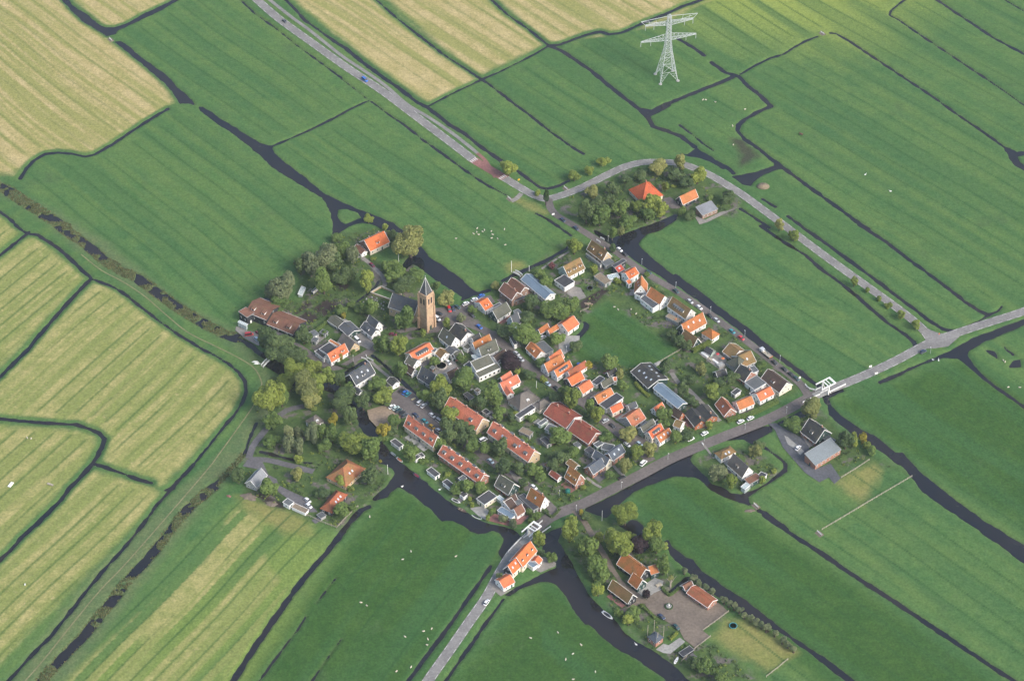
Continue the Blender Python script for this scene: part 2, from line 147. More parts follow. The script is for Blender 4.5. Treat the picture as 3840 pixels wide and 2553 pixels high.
TINTS=[
('mud',[(133.67,187.93),(141.07,186.44),(145.76,178.3),(149.47,169.49),(141.07,162.22),(137.32,158.6),(136.38,163.67),(137.77,170.96),(135.32,179.78)]),
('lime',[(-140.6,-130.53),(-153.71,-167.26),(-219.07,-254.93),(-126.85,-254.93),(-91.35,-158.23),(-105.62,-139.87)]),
('lush',[(-61.29,-116.32),(-48.75,-124.24),(-4.16,-152.16),(-44.88,-254.93),(-133.0,-254.93),(-102.31,-190.84)]),
('lush',[(13.09,-183.55),(25.97,-183.55),(82.18,-254.93),(-34.63,-254.93)]),
('lush',[(60.8,-111.53),(90.22,-106.71),(121.73,-136.77),(249.34,-260.26),(157.44,-260.26),(90.59,-179.14),(70.38,-149.1)]),
('lush',[(171.07,-51.78),(249.78,-13.1),(286.72,-62.03),(270.56,-158.23),(180.44,-62.03)]),
('lush',[(31.33,-2.24),(53.96,34.93),(90.92,-5.88),(73.16,-30.89),(35.74,-20.26)]),
('fresh',[(-316.73,135.07),(-136.76,-23.82),(-133.77,-62.03),(-186.72,-199.51),(-249.65,-268.18)]),
('fresh',[(-140.6,-130.53),(-153.71,-167.26),(-219.07,-254.93),(-135.05,-254.93),(-114.08,-205.23),(-111.06,-187.93),(-125.99,-161.25),(-127.91,-136.77)]),
('mown',[(-347.89,356.96),(-298.97,356.96),(-279.73,320.69),(-257.89,293.05),(-243.28,275.84),(-224.0,251.74),(-209.13,227.28),(-213.89,221.25),(-229.27,202.95),(-249.84,176.11),(-257.33,173.02),(-276.17,176.11),(-286.05,171.7),(-292.61,162.96),(-298.77,152.14),(-314.37,152.14)]),
('mown',[(-295.36,351.7),(-214.99,351.7),(-240.13,320.69),(-257.01,308.54),(-264.17,309.54)]),
('mown',[(-150.41,351.7),(-95.87,351.7),(-18.87,251.74),(-22.92,246.99),(-51.01,224.96),(-59.34,232.87),(-105.65,290.57)]),
('mown',[(-88.69,351.7),(-18.37,351.7),(19.84,295.53),(19.77,288.1),(-21.63,254.13)]),
('mown',[(-15.5,351.7),(149.92,356.96),(90.35,310.55),(61.91,300.51),(30.96,291.56),(21.2,292.06)]),
('mown',[(-305.94,116.23),(-287.27,102.65),(-284.38,95.33),(-299.04,73.69)]),
('mown',[(-297.76,65.81),(-281.69,90.88),(-273.96,89.67),(-241.57,54.1),(-282.35,-29.13)]),
('mown',[(-237.12,48.31),(-229.98,50.24),(-206.21,25.49),(-173.97,-5.88),(-145.77,-29.13),(-143.75,-44.87),(-145.9,-55.21),(-181.14,-114.72),(-213.22,-100.24),(-213.24,-82.18),(-220.25,-72.17),(-249.04,-63.73),(-277.29,-60.33),(-280.93,-37.91)]),
('mown',[(-275.91,-68.8),(-236.56,-70.49),(-220.18,-76.19),(-217.38,-85.49),(-223.16,-101.86),(-259.69,-168.75)]),
('mown',[(-219.56,-103.48),(-190.46,-111.53),(-180.79,-117.91),(-180.1,-124.24),(-248.12,-240.08),(-258.49,-176.18)]),
('half',[(-140.6,-130.53),(-153.71,-167.26),(-219.07,-254.93),(-135.05,-254.93),(-114.08,-205.23),(-111.06,-187.93),(-125.99,-161.25),(-127.91,-136.77)]),
('dry',[(167.28,-112.3),(170.09,-108.79),(188.99,-97.0),(191.58,-103.5),(179.53,-127.33)]),
('dry',[(96.69,-219.36),(103.83,-206.66),(114.4,-206.66),(136.85,-227.72),(122.3,-240.08)]),
('dry',[(-142.52,-121.08),(-128.89,-124.24),(-105.92,-135.21),(-100.64,-149.1),(-113.79,-149.1),(-137.27,-130.53)]),
('dry',[(-4.19,63.07),(-2.84,66.65),(0.78,69.51),(4.86,68.8),(7.56,65.22),(5.29,62.36),(-0.13,59.16),(-2.83,59.51)]),
('dry',[(0.94,125.65),(4.22,128.71),(21.83,114.28),(18.09,111.27),(13.94,115.03)]),
('bright',[(122.05,372.89),(272.8,372.89),(249.79,325.79),(209.86,295.53),(163.14,305.52),(124.73,320.69)]),  # sunlight from a cloud break, painted as yellower grass
('reed',[(-309.0,135.07),(-285.84,118.31),(-244.17,73.69),(-207.73,38.73),(-168.19,8.75),(-136.76,-23.82),(-134.84,-48.33),(-142.44,-68.8),(-158.03,-98.61),(-177.53,-127.39),(-210.67,-179.14),(-238.86,-246.33),(-245.71,-254.93),(-246.14,-252.25),(-212.07,-246.33),(-187.41,-193.74),(-155.61,-124.24),(-140.22,-95.35),(-129.15,-62.03),(-130.33,-30.89),(-153.75,8.75),(-190.2,34.93),(-233.2,85.65),(-276.23,122.47),(-310.03,141.44)]),
('garden',[(-119.39,34.93),(-136.48,34.93),(-149.56,16.15),(-138.46,-2.24),(-113.61,-16.68),(-127.32,-23.82),(-137.17,-48.33),(-140.49,-92.08),(-138.06,-121.08),(-105.82,-136.77),(-85.45,-146.04),(-62.47,-114.72),(-73.26,-72.17),(-59.25,-78.86),(-28.66,-127.39),(13.43,-142.96),(33.55,-127.39),(96.5,-75.52),(159.56,-37.91),(144.92,-16.68),(102.26,25.49),(55.24,77.66),(35.47,89.67),(0.25,54.1),(-11.99,38.73),(-43.16,12.44),(-49.0,50.24),(-70.65,101.84),(-100.59,93.71),(-121.18,61.89)]),
('garden',[(24.58,122.47),(68.02,156.45),(99.52,160.78),(119.61,147.84),(136.24,126.65),(129.96,110.04),(96.9,110.04),(55.66,91.69),(38.24,101.84)]),
('garden',[(93.1,-95.35),(107.32,-85.49),(131.87,-92.08),(139.86,-105.09),(118.67,-117.91),(105.66,-111.53)]),
('garden',[(22.15,-149.1),(37.92,-130.53),(66.0,-149.1),(81.99,-179.14),(106.43,-199.51),(99.33,-210.91),(67.21,-222.16),(96.52,-222.16),(117.68,-246.33),(82.64,-246.33),(55.04,-210.91),(47.12,-193.74)]),
('garden',[(143.47,-62.03),(162.61,-55.21),(184.43,-88.79),(205.17,-105.09),(185.98,-95.35),(169.13,-105.09),(142.34,-75.52)]),
('grass',[(41.45,21.74),(53.96,34.93),(77.24,8.75),(90.92,-5.88),(90.64,-11.3),(73.31,-27.36),(52.42,-16.68),(35.78,-18.47),(31.33,-2.24)]),
('grass',[(-70.54,82.54),(-65.77,76.73),(-61.33,66.65),(-72.65,66.65),(-80.15,72.39)]),
('grass',[(-79.65,40.53),(-74.05,45.41),(-67.18,41.23),(-68.73,34.98)]),
('soil',[(-121.94,22.62),(-115.18,34.29),(-111.87,31.18),(-119.91,21.93)]),
('soil',[(-119.33,19.89),(-114.19,25.69),(-107.86,19.89),(-111.89,13.79)]),
('soil',[(-112.04,26.72),(-104.79,35.33),(-97.46,31.53),(-99.42,26.72),(-104.77,19.89)]),
('soil',[(-99.71,48.22),(-96.83,53.14),(-91.61,47.51),(-96.24,41.92)]),
('soil',[(-131.94,-120.25),(-129.18,-119.1),(-117.66,-126.58),(-115.72,-131.15),(-125.68,-127.73)]),
('soil',[(37.73,32.53),(50.97,45.03),(54.48,42.93),(47.06,32.53),(42.5,27.71),(38.5,27.03)]),
]
STRIPES=[
([(-355.41,367.55),(367.55,367.55),(258.18,-268.18),(14.42,-268.18),(13.45,-139.87),(-94.59,-139.87),(-130.71,-41.4),(-245.75,85.65),(-317.44,139.31)],-0.84,11.0),
([(-317.44,139.31),(-245.75,85.65),(-130.71,-41.4),(-124.44,-124.24),(-83.57,-139.87),(-136.73,-281.2),(-247.48,-281.2)],-2.13,9.0),
([(-62.47,-114.72),(-4.16,-152.16),(-44.88,-254.93),(-133.0,-254.93)],-2.05,24.0),
]
RIBBONS=[
('road','asphalt',6.0,[(-173.16,349.08),(-152.38,319.67),(-127.95,290.57),(-104.22,262.75),(-81.2,237.56),(-58.65,209.77),(-36.72,182.75),(-23.84,166.45)]),
('road','redbrick',6.2,[(-23.84,166.45),(-12.76,155.59),(-4.15,147.41)]),
('road','asphalt',5.6,[(-4.15,147.41),(10.56,132.96),(19.51,127.49),(28.54,130.43),(41.57,138.46),(57.44,151.28),(68.11,159.05),(76.08,162.52),(83.98,163.83),(99.61,162.52),(109.77,157.32),(119.71,149.56),(131.81,136.76),(138.93,128.33),(157.42,103.88),(179.82,73.69),(201.65,45.62),(214.43,29.25),(223.74,16.15),(229.02,6.54),(231.19,-0.79)]),
('cycle_path','asphalt',2.4,[(-162.84,345.6),(-145.01,322.39),(-129.69,303.85),(-108.79,276.64),(-94.2,260.5),(-79.8,243.83),(-65.51,223.56),(-51.66,209.76),(-37.98,194.65),(-26.26,179.78),(-20.9,172.42)]),
('cycle_path','redbrick',2.4,[(-20.93,172.42),(-16.49,165.85),(-13.82,159.32),(-9.85,148.11)]),
('village_street','brick',4.6,[(21.56,127.49),(22.74,118.31),(26.47,111.27),(30.73,107.16),(40.67,97.36),(50.5,87.26),(60.23,77.26),(74.51,59.94),(93.38,41.78),(107.18,26.62),(120.63,9.85),(133.82,-6.6),(144.56,-20.97),(153.09,-31.6),(157.53,-39.66),(159.23,-46.6)]),
('road','asphalt',5.8,[(310.98,38.73),(286.24,24.74),(265.91,15.41),(245.26,5.8),(229.8,-2.24),(208.87,-17.4),(193.54,-27.36),(180.98,-34.76),(164.89,-43.48)]),
('village_street','brick',6.6,[(164.89,-43.48),(156.18,-49.37),(143.76,-58.63),(131.58,-66.44),(114.84,-75.52),(95.89,-86.15),(81.81,-94.7),(67.79,-105.09),(49.38,-118.23),(35.77,-127.71),(26.8,-132.41),(18.99,-137.39),(12.31,-144.81)]),
('road','asphalt',5.4,[(12.31,-144.81),(6.78,-152.77),(0.22,-161.85),(-6.25,-176.18),(-12.59,-192.29),(-20.91,-208.65),(-29.05,-224.94),(-39.98,-246.33),(-48.63,-265.55)]),
('village_street','brick',5.5,[(-40.73,11.7),(-28.74,15.41),(-12.49,5.8),(4.27,-15.97),(14.37,-28.07),(24.12,-38.61),(38.13,-51.09),(49.61,-64.07),(61.97,-79.52),(72.69,-96.0)]),
('village_street','brick',7.0,[(-43.1,9.85),(-33.68,20.99),(-21.67,30.38),(-10.75,35.69)]),
('village_street','brick',4.0,[(-40.66,8.75),(-52.56,4.33),(-64.39,-0.42),(-73.78,-4.79),(-80.65,-11.3),(-89.74,-19.54),(-96.65,-23.11),(-105.26,-17.4),(-116.69,-5.88),(-129.02,-0.42)]),
('village_street','brick',4.6,[(-34.19,-73.84),(-22.58,-83.84),(-11.09,-96.0),(0.23,-106.71),(11.4,-117.91),(21.27,-132.09)]),
('lane','darkgravel',3.6,[(-111.22,-53.5),(-120.47,-57.26),(-127.0,-66.1),(-132.61,-76.86),(-136.09,-84.83),(-137.41,-93.72)]),
('lane','darkgravel',3.6,[(-137.33,-94.7),(-128.24,-95.02),(-115.48,-99.26),(-103.0,-103.8)]),
('drive','dirt',3.0,[(31.68,-132.09),(36.6,-139.87),(40.34,-149.41),(46.68,-164.86),(50.28,-174.7)]),
('drive','gravel',2.6,[(-86.05,72.39),(-81.74,67.36),(-77.39,60.94),(-73.55,55.26),(-71.98,49.62),(-72.29,46.11)]),
('footpath','track',0.7,[(-247.71,75.32),(-234.21,60.88),(-220.57,50.53),(-206.79,37.75),(-192.8,21.4),(-179.19,6.57),(-162.05,-5.61),(-150.19,-14.03),(-140.8,-22.37),(-136.12,-31.81),(-135.18,-38.82),(-137.68,-51.53),(-144.66,-69.68),(-152.81,-89.65),(-160.28,-106.48),(-190.7,-166.05),(-202.51,-186.76),(-213.64,-209.78),(-224.31,-233.05),(-232.34,-248.49)]),
('footpath','gravel',1.2,[(100.01,-82.31),(102.23,-86.83),(105.51,-94.02)]),
('footpath','gravel',1.6,[(52.68,-99.19),(55.01,-103.33),(57.77,-106.86)]),
('footpath','gravel',1.6,[(38.47,-108.03),(42.45,-112.71),(46.04,-115.62)]),
('drive','gravel',3.0,[(5.63,132.54),(2.34,127.18),(-0.46,124.89)]),
('footpath','gravel',1.8,[(-77.11,-17.27),(-73.43,-22.47),(-68.92,-27.64),(-63.53,-34.06),(-60.38,-38.52)]),
('drive','gravel',2.6,[(86.75,-26.9),(89.79,-34.6),(95.43,-40.97),(100.49,-49.18),(103.16,-54.19),(106.96,-61.04),(110.47,-65.37)]),
('footpath','gravel',1.4,[(32.66,77.45),(27.12,72.39),(21.15,66.65),(16.58,61.65)]),
]
SHEETS=[
('road_junction','asphalt',[(220.9,15.31),(227.67,12.47),(232.15,8.44),(236.03,6.02),(243.2,4.66),(249.69,6.02),(239.77,-5.16),(232.25,-6.74),(226.46,-7.14),(228.54,-1.18),(228.37,3.62),(225.31,8.44)]),
('parking_lot','brick',[(-64.0,-43.14),(-59.54,-37.21),(-53.51,-42.44),(-45.06,-52.81),(-39.51,-62.03),(-33.74,-73.17),(-36.35,-79.86),(-44.57,-71.5),(-55.25,-61.01),(-61.91,-55.89),(-67.63,-51.78)]),
('playground','sand',[(-77.4,-56.92),(-67.61,-52.47),(-58.74,-60.33),(-60.63,-72.17),(-68.57,-74.51),(-75.93,-63.73)]),
('yard','darkgravel',[(-140.17,-99.78),(-137.36,-93.84),(-131.16,-93.84),(-126.09,-106.27),(-121.77,-109.2),(-120.21,-113.87),(-111.65,-119.67),(-105.73,-123.14),(-102.13,-128.87),(-99.02,-133.43),(-103.46,-133.43),(-113.73,-124.86),(-119.83,-119.1),(-124.87,-111.54),(-131.74,-102.15)]),
('yard','darkasphalt',[(135.73,-67.37),(139.97,-66.75),(145.38,-72.28),(153.2,-78.37),(155.56,-84.43),(156.05,-88.04),(152.71,-92.83),(157.19,-102.33),(165.88,-97.59),(170.09,-108.79),(166.41,-112.88),(164.01,-108.21),(158.76,-111.72),(152.04,-104.68),(148.88,-98.78),(142.16,-85.63),(139.1,-72.28)]),
('yard','dirt',[(48.63,-169.71),(52.28,-175.57),(54.63,-181.38),(61.13,-188.3),(65.95,-194.02),(70.4,-188.3),(73.8,-187.73),(76.95,-192.31),(82.75,-186.0),(85.94,-189.45),(94.65,-198.57),(101.12,-195.73),(105.73,-201.96),(92.46,-214.27),(95.95,-218.15),(88.1,-225.3),(83.05,-219.81),(80.91,-213.16),(73.74,-207.02),(69.7,-204.21),(64.18,-196.3),(57.34,-199.7),(53.86,-203.65),(50.61,-200.83),(56.97,-198.57),(60.87,-195.16),(54.47,-186.0),(49.32,-174.99)]),
('terrace','slab',[(61.13,-188.3),(65.97,-193.45),(69.93,-189.45),(73.83,-187.15),(74.95,-181.38),(70.82,-179.06),(63.78,-185.42)]),
('terrace','slab',[(69.12,-226.39),(73.0,-222.56),(75.42,-223.66),(81.04,-218.7),(83.58,-221.46),(75.98,-229.12),(72.72,-228.58)]),
('yard','brick',[(-43.54,27.4),(-37.35,28.09),(-34.62,23.98),(-24.91,25.35),(-21.28,17.85),(-34.44,15.14),(-38.07,19.89),(-43.21,13.79),(-46.59,8.41),(-54.04,8.41),(-62.27,5.72),(-65.0,8.41),(-54.12,11.1),(-46.57,7.73)]),
('courtyard','gravel',[(34.89,46.43),(38.89,45.03),(41.83,36.68),(37.31,33.91),(31.19,39.45),(31.23,42.24)]),
('courtyard','gravel',[(-45.74,-23.76),(-36.38,-18.57),(-31.25,-15.96),(-29.85,-21.82),(-36.2,-27.64),(-39.57,-30.21)]),
('courtyard','slab',[(25.84,-14.65),(32.45,-8.09),(36.86,-4.79),(37.48,3.85),(31.36,3.85),(27.5,8.54),(25.28,6.53)]),
('yard','gravel',[(102.09,-10.72),(111.28,-9.41),(117.0,-14.65),(117.52,-19.87),(113.73,-25.06),(110.1,-21.17),(104.49,-14.0)]),
('courtyard','slab',[(-21.53,-130.58),(-14.68,-128.87),(-11.82,-132.29),(-13.38,-139.1),(-17.02,-136.27)]),
('courtyard','redbrick',[(-13.38,-139.1),(-8.98,-134.57),(0.69,-137.4),(8.75,-135.7),(4.7,-141.91),(-2.52,-143.04)]),
('courtyard','gravel',[(14.08,-175.66),(6.63,-170.24),(9.81,-166.43),(16.15,-164.79),(22.02,-169.16),(21.6,-171.33)]),
('yard','gravel',[(-8.29,-181.03),(-10.22,-186.38),(-5.52,-191.68),(0.32,-186.91),(-3.97,-188.5)]),
('yard','brick',[(89.3,127.61),(93.59,129.14),(98.38,122.27),(99.54,117.72),(93.96,117.72),(89.99,122.27)]),
('yard','gravel',[(106.64,111.69),(112.87,107.19),(122.61,114.7),(127.82,116.21),(133.15,119.24),(114.12,104.95),(109.37,102.71)]),
('yard','gravel',[(-153.06,11.9),(-146.58,7.87),(-138.58,6.53),(-134.62,0.52),(-139.44,-4.79),(-147.83,1.85),(-153.21,8.54)]),
('courtyard','gravel',[(-88.66,6.53),(-81.69,7.2),(-74.37,-0.15),(-78.38,-8.09),(-82.88,-4.79),(-84.71,-2.8)]),
('parking_strip','brick',[(-118.69,-2.8),(-113.21,-6.77),(-108.62,-10.72),(-108.41,-14.0),(-111.53,-12.69),(-116.64,-7.43)]),
('yard','brick',[(37.32,-47.92),(44.27,-41.6),(46.78,-43.5),(43.23,-49.18),(48.78,-62.9),(56.21,-67.22),(64.32,-74.57),(70.39,-79.44),(75.64,-83.07),(72.24,-84.88),(59.84,-83.07),(51.82,-73.35),(46.15,-66.6)]),
('yard','gravel',[(-1.76,-103.33),(2.75,-106.86),(8.88,-111.54),(7.23,-115.04),(1.52,-110.96)]),
('garden_path','slab',[(143.55,-76.55),(145.33,-77.77),(153.09,-88.64),(150.75,-91.63),(148.28,-86.83),(144.86,-83.22)]),
]
HOUSES=[
('a1','gable',-79.26,82.59,0.67,13.75,10.6,3.3,7.75,'orange','cream','darkbrick','v d1 c2','cream house with bright orange roof alone on the lawn inside the canal bend',''),
('a2','gable',-87.09,76.72,-0.929,7.87,4.0,2.2,3.6,'brown','white','white','v','small white garage with red-brown roof beside the lone orange-roofed house',''),
('a3','gable',-138.46,20.74,-0.531,14.0,13.6,5.2,7.95,'brown','black','black','d2','black timber farm building with high brown roof at the green meadow corner',''),
('a4','gable',-124.93,12.16,-0.533,17.67,13.2,2.6,5.54,'brown','black','black','d2','long low black timber building with brown roof and box dormers',''),
('a3b','flat',-147.49,17.22,-0.789,7.17,5.27,5.6,5.6,'brown','black','black','','','a3'),
('a5','flat',-149.06,10.82,-0.592,5.74,1.49,3.2,3.2,'glass','glass','glass','','white framed glasshouse against the black timber farm building',''),
('a6','gable',-97.39,13.36,-0.773,8.42,6.0,2.4,3.93,'greymoss','grey','grey','','grey shed with moss-stained low roof behind the white double house',''),
('a7','gable',-89.94,7.05,-0.914,9.57,7.8,2.4,3.98,'slate','green','green','v','grey-roofed workshop with dark green gable beside the white double house',''),
('a8','gable',-78.11,5.41,-0.861,9.89,6.4,3.2,5.7,'slate','white','white','v d1','white gabled house with dark slate roof and dormer,front one of a joined pair',''),
('a9','gable',-76.17,9.8,-0.879,8.31,5.4,3.6,7.32,'slate','white','white','v','white gabled house with dark slate roof,rear one of a joined pair',''),
('a10','flat',-111.18,41.15,1.006,4.82,0.79,2.2,2.2,'slate','white','white','','tiny white garden shed with two dark windows among the allotments',''),
('a11','mono',-118.46,40.26,1.344,6.96,2.27,1.6,2.2,'glass','glass','glass','','small pale greenhouse beside the willow by the allotments',''),
('ch','gable',-59.0,22.94,-0.459,16.2,11.0,6.0,11.7,'slate','tan','tan','v church','church nave with long slate roof joined to the brick tower',''),
('b1','gable',-15.93,27.13,0.737,5.92,9.2,3.2,5.96,'orange','white','white','v d1','white cottage with bright orange roof facing the church square',''),
('b1x','flat',-10.41,25.23,0.631,9.86,1.38,3.0,3.0,'darkflat','white','white','','','b1'),
('b2','gable',-7.04,20.68,0.786,10.6,7.6,2.8,7.02,'greymoss','white','green','v','green-gabled house with moss-grey roof next to the church square',''),
('b3','gable',-0.8,35.29,-0.885,11.2,7.4,5.0,8.57,'brown','darkbrick','darkbrick','v c1','brown brick villa with brown roof and white bargeboards,left half of the twin gables',''),
('b3b','gable',3.31,40.48,-0.864,11.27,6.4,5.0,7.78,'brown','darkbrick','darkbrick','v','brown brick villa with brown roof,right half of the twin gables',''),
('b3x','flat',4.76,31.97,0.571,7.66,1.21,3.4,3.4,'darkflat','darkbrick','darkbrick','','','b3b'),
('b4','gable',14.75,42.31,-0.918,22.14,7.2,3.2,5.28,'bluemetal','white','white','v','long white hall with blue-grey metal roof by the meadow edge',''),
('b5','gable',33.83,58.69,0.681,12.2,9.0,3.0,7.83,'moss','white','palegreen','v d3','white house with moss-brown roof and three white dormers in a row',''),
('b5x','flat',29.67,47.33,-0.832,8.58,7.64,3.2,3.2,'darkflat','white','white','','white garage with dark lean roof in front of the house with three dormers',''),
('b6','gable',1.08,13.09,-2.385,5.12,6.2,2.6,7.76,'slate','paleblue','paleblue','v','narrow pale blue gabled cottage between trees on the inner street',''),
('b7','gable',17.03,6.31,0.781,7.14,3.2,2.5,4.55,'orangebrown','black','black','v','low black barn with orange-brown tiles,left one beside the big round tree',''),
('b8','gable',22.38,6.21,0.745,7.22,3.0,2.5,4.29,'orangebrown','black','white','v','low tiled barn with white verges beside the white house by the inner pond',''),
('b9','gable',30.78,9.91,0.837,9.52,8.6,3.0,6.36,'salmon','white','white','v','white house with salmon-orange roof on the bank of the inner field pond',''),
('c0','hip',79.21,129.64,0.519,14.61,14.51,3.0,10.78,'orangered','cream','cream','c1','large farmhouse with pyramid roof of bright orange tiles among trees inside the road bend',''),
('c3','gable',103.18,124.2,0.643,11.83,6.2,3.0,6.83,'orangebrown','black','black','v','black timber barn with orange-brown roof beside the pyramid-roofed farmhouse',''),
('c4','mono',114.09,113.71,0.581,11.2,6.71,2.8,4.6,'greymetal','darkbrick','darkbrick','','low grey-roofed farm shed at the meadow edge by the north farm',''),
('c1','gable',50.03,73.44,-0.896,13.88,6.8,2.7,7.56,'moss','tan','tan','v d2 c1','tan house with tall mossy brown roof and two dormers beside the canal street',''),
('c2','flat',60.81,60.41,0.728,9.26,2.44,5.6,5.6,'darkflat','black','black','','black box-shaped house with flat roof on the canal street',''),
('c2r','mono',61.03,57.34,0.707,4.75,3.54,3.4,5.2,'red','black','black','s1','','c2'),
('c5','flat',51.27,50.35,-0.871,9.43,4.8,2.5,2.5,'tanflat','grey','grey','','tan flat-roofed garden shed beside the small lawn with trampoline',''),
('c6','mono',57.45,52.42,0.366,6.2,3.42,2.3,2.7,'glass','glass','glass','','pale green glass veranda behind the black flat-roofed house',''),
('d1','gable',66.87,52.68,0.733,7.6,6.6,4.4,6.8,'orange','white','white','v d1','white house with bright orange roof and flat dark dormer on the canal street',''),
('d1x','mono',66.14,46.32,0.641,2.64,2.37,3.0,4.0,'orange','white','white','','','d1'),
('d2','gable',72.57,40.96,-1.646,8.88,7.0,3.2,8.8,'orangebrown','white','white','v s2','broad tawny-roofed house with open gable and skylights on the canal street',''),
('d3','gable',81.39,31.5,2.314,10.78,6.6,4.6,8.53,'orangebrown','white','white','v s2','tall white house with brown roof and lower grey-roofed wing',''),
('d3x','mono',77.61,29.36,-0.907,11.0,6.17,3.4,4.8,'slate','white','white','','','d3'),
('d4','gable',94.31,21.43,-0.855,14.65,7.6,4.2,8.73,'moss','white','white','v d1l s1','white house with mossy roof and wide grey box dormer on the canal street',''),
('d5','gable',99.31,8.23,0.694,15.97,6.8,3.6,8.84,'orangebrown','white','green','v s3','white house with long orange-brown roof and four skylights on the canal street',''),
('d6','gable',98.25,-1.83,-0.848,10.19,5.8,1.9,6.37,'moss','green','green','v','low mossy-roofed barn with dark green gable and white window',''),
('d7','hip',109.41,1.96,-0.783,7.83,6.4,3.4,6.28,'orangemoss','white','white','','square white house with hipped half-mossy orange roof on the canal street',''),
('h1','gable',121.48,-12.15,-0.887,7.88,9.8,2.6,5.66,'moss','grey','white','v','grey house with moss-brown gable roof beside the cluttered yard',''),
('h2','gable',126.27,-18.78,0.571,8.68,10.6,3.0,6.85,'moss','grey','grey','v s1','house with yellowish mossy roof and white verge facing the parked lorry',''),
('h2b','hip',122.86,-21.73,-0.881,9.22,9.18,2.8,7.39,'greymoss','grey','grey','','','h2'),
('h3','gable',126.23,-31.02,-0.862,8.04,9.4,2.8,7.18,'black','brick','brick','v c1','brick-gabled house with dark roof and white bargeboards near the east drawbridge',''),
('h5','gable',142.6,-37.4,-0.888,14.39,9.6,3.0,7.17,'darkbrown','cream','cream','v d1 s1','large inn-like house with long dark brown roof and cream gable at the bridge corner',''),
('h6','flat',131.14,-38.18,0.672,8.7,7.87,3.0,3.0,'slateflat','white','white','','','h5'),
('h7','gable',134.55,-47.44,0.633,9.91,6.6,3.1,5.87,'salmon','white','white','v s1','white cottage with salmon roof,right one of two facing the main road',''),
('h8','gable',123.51,-54.33,0.539,9.75,6.6,2.9,5.77,'orangebrown','white','white','v','white cottage with tan roof,left one of two facing the main road',''),
('h9','gable',113.87,-57.65,-1.141,10.14,7.2,2.3,6.3,'redbrown','brick','brick','v s1','brick cottage with rounded red-brown roof beside the clipped hedge',''),
('h10','gable',97.57,-65.74,-1.125,11.28,7.6,2.6,5.36,'black','brick','rust','c1','brick cottage with black roof and rust-coloured gable,left of the twin pair',''),
('h11','gable',103.51,-61.6,-1.101,10.77,7.2,2.6,4.68,'black','brick','rust','c1','brick cottage with black roof and rust-coloured gable,right of the twin pair',''),
('h12','flat',120.26,-44.83,0.792,4.88,2.9,2.5,2.5,'darkflat','white','white','','flat-roofed garage with white edge behind the two white cottages',''),
('h13','gable',112.77,-29.96,0.439,5.75,5.6,2.0,4.43,'black','black','black','v','small black shed with white bargeboards among dark trees',''),
('h14','gable',108.22,-11.4,-0.757,4.78,4.4,2.0,4.05,'darkflat','palegreen','palegreen','','dark-roofed shed with pale green end wall in the cluttered yard',''),
('g1','gable',74.28,-32.56,-0.991,15.94,13.2,3.2,6.0,'black','green','green','v s4','huge black-roofed barn with rows of skylights at the inner field',''),
('g2','gable',84.59,-49.17,-0.914,20.33,6.2,3.6,5.18,'bluemetal','white','green','v','long workshop hall with blue-grey roof joined to the huge black barn',''),
('g3','gable',33.51,-35.0,0.689,9.15,6.6,2.9,5.67,'orange','black','black','v','black timber cottage with vivid orange roof on the inner street',''),
('g4','gable',38.7,-41.45,0.754,8.16,6.4,2.7,5.48,'salmon','white','white','v','white cottage with plain salmon roof beside a paved yard',''),
('g5','gable',50.69,-38.28,0.689,7.52,4.0,2.9,5.46,'greymoss','green','green','v','dark green cottage with grey roof and white windows behind the paved yard',''),
('g6','gable',53.82,-29.16,0.655,5.81,3.0,2.1,3.89,'black','black','black','v','small black barn with white verges behind the grey-roofed green cottage',''),
('g7','gable',48.36,-48.91,0.682,11.38,6.2,3.0,5.89,'orangebrown','black','black','v d1','house with orange-brown roof and white box dormer on the inner street',''),
('g8','flat',53.06,-53.01,0.767,13.16,5.3,3.2,3.2,'darkflat','white','white','','white house with wide black flat roof next to the red-roofed corner house',''),
('g9','gable',55.02,-58.55,0.649,7.41,4.4,3.1,5.38,'orangered','cream','cream','v','cream corner house with orange-red roof on the inner street',''),
('g10','gable',63.85,-66.21,0.786,10.03,9.6,2.9,6.93,'salmonmoss','grey','grey','v d1','broad grey-fronted house with bowed salmon roof and box dormer',''),
('g11','gable',63.66,-57.01,0.629,5.09,3.8,3.2,5.1,'slate','cream','cream','v','small cream house with slate roof behind the broad bowed-roof house',''),
('g12','gable',77.61,-57.85,0.8,6.59,4.0,2.2,4.5,'salmon','white','white','v','small open white shed with salmon roof beside the blue-grey workshop hall',''),
('g13','gable',88.19,-62.57,-0.803,6.02,4.8,2.4,5.7,'darkbrown','rust','rust','','brown timber shed against the end of the blue-grey workshop hall',''),
('g14','gable',70.95,-73.36,0.762,9.3,3.8,4.0,6.04,'greymoss','palegreen','palegreen','v','pale green gabled house with grey roof,left of three in a row',''),
('g15','gable',74.84,-77.96,0.788,9.44,5.2,4.0,6.89,'orangered','cream','cream','v d1l','cream gabled house with orange-red roof,middle of three in a row',''),
('g16','gable',79.1,-79.84,0.733,9.34,5.4,3.0,5.61,'orangebrown','white','white','v s3','white gabled house with tan roof and three skylights,right of three in a row',''),
('g17','gable',88.13,-72.14,-0.547,4.12,5.2,4.4,6.15,'moss','white','white','v','white gabled house with mossy roof standing behind the tan-roofed house',''),
('r1','gable',27.05,-63.81,-0.768,16.47,12.6,3.0,6.35,'darkred','brick','white','v c2','long terrace with dark red roof and white end boards,upper of two in line',''),
('r2','gable',38.7,-76.91,-0.781,14.88,11.0,3.0,7.0,'darkred','brick','brick','v c2','long terrace with dark red roof and pink brick gable,lower of two in line',''),
('f1','gable',-27.75,1.35,-0.917,10.67,9.0,4.2,7.84,'black','white','white','v c1','tall white house with black roof and curved white gable near the church',''),
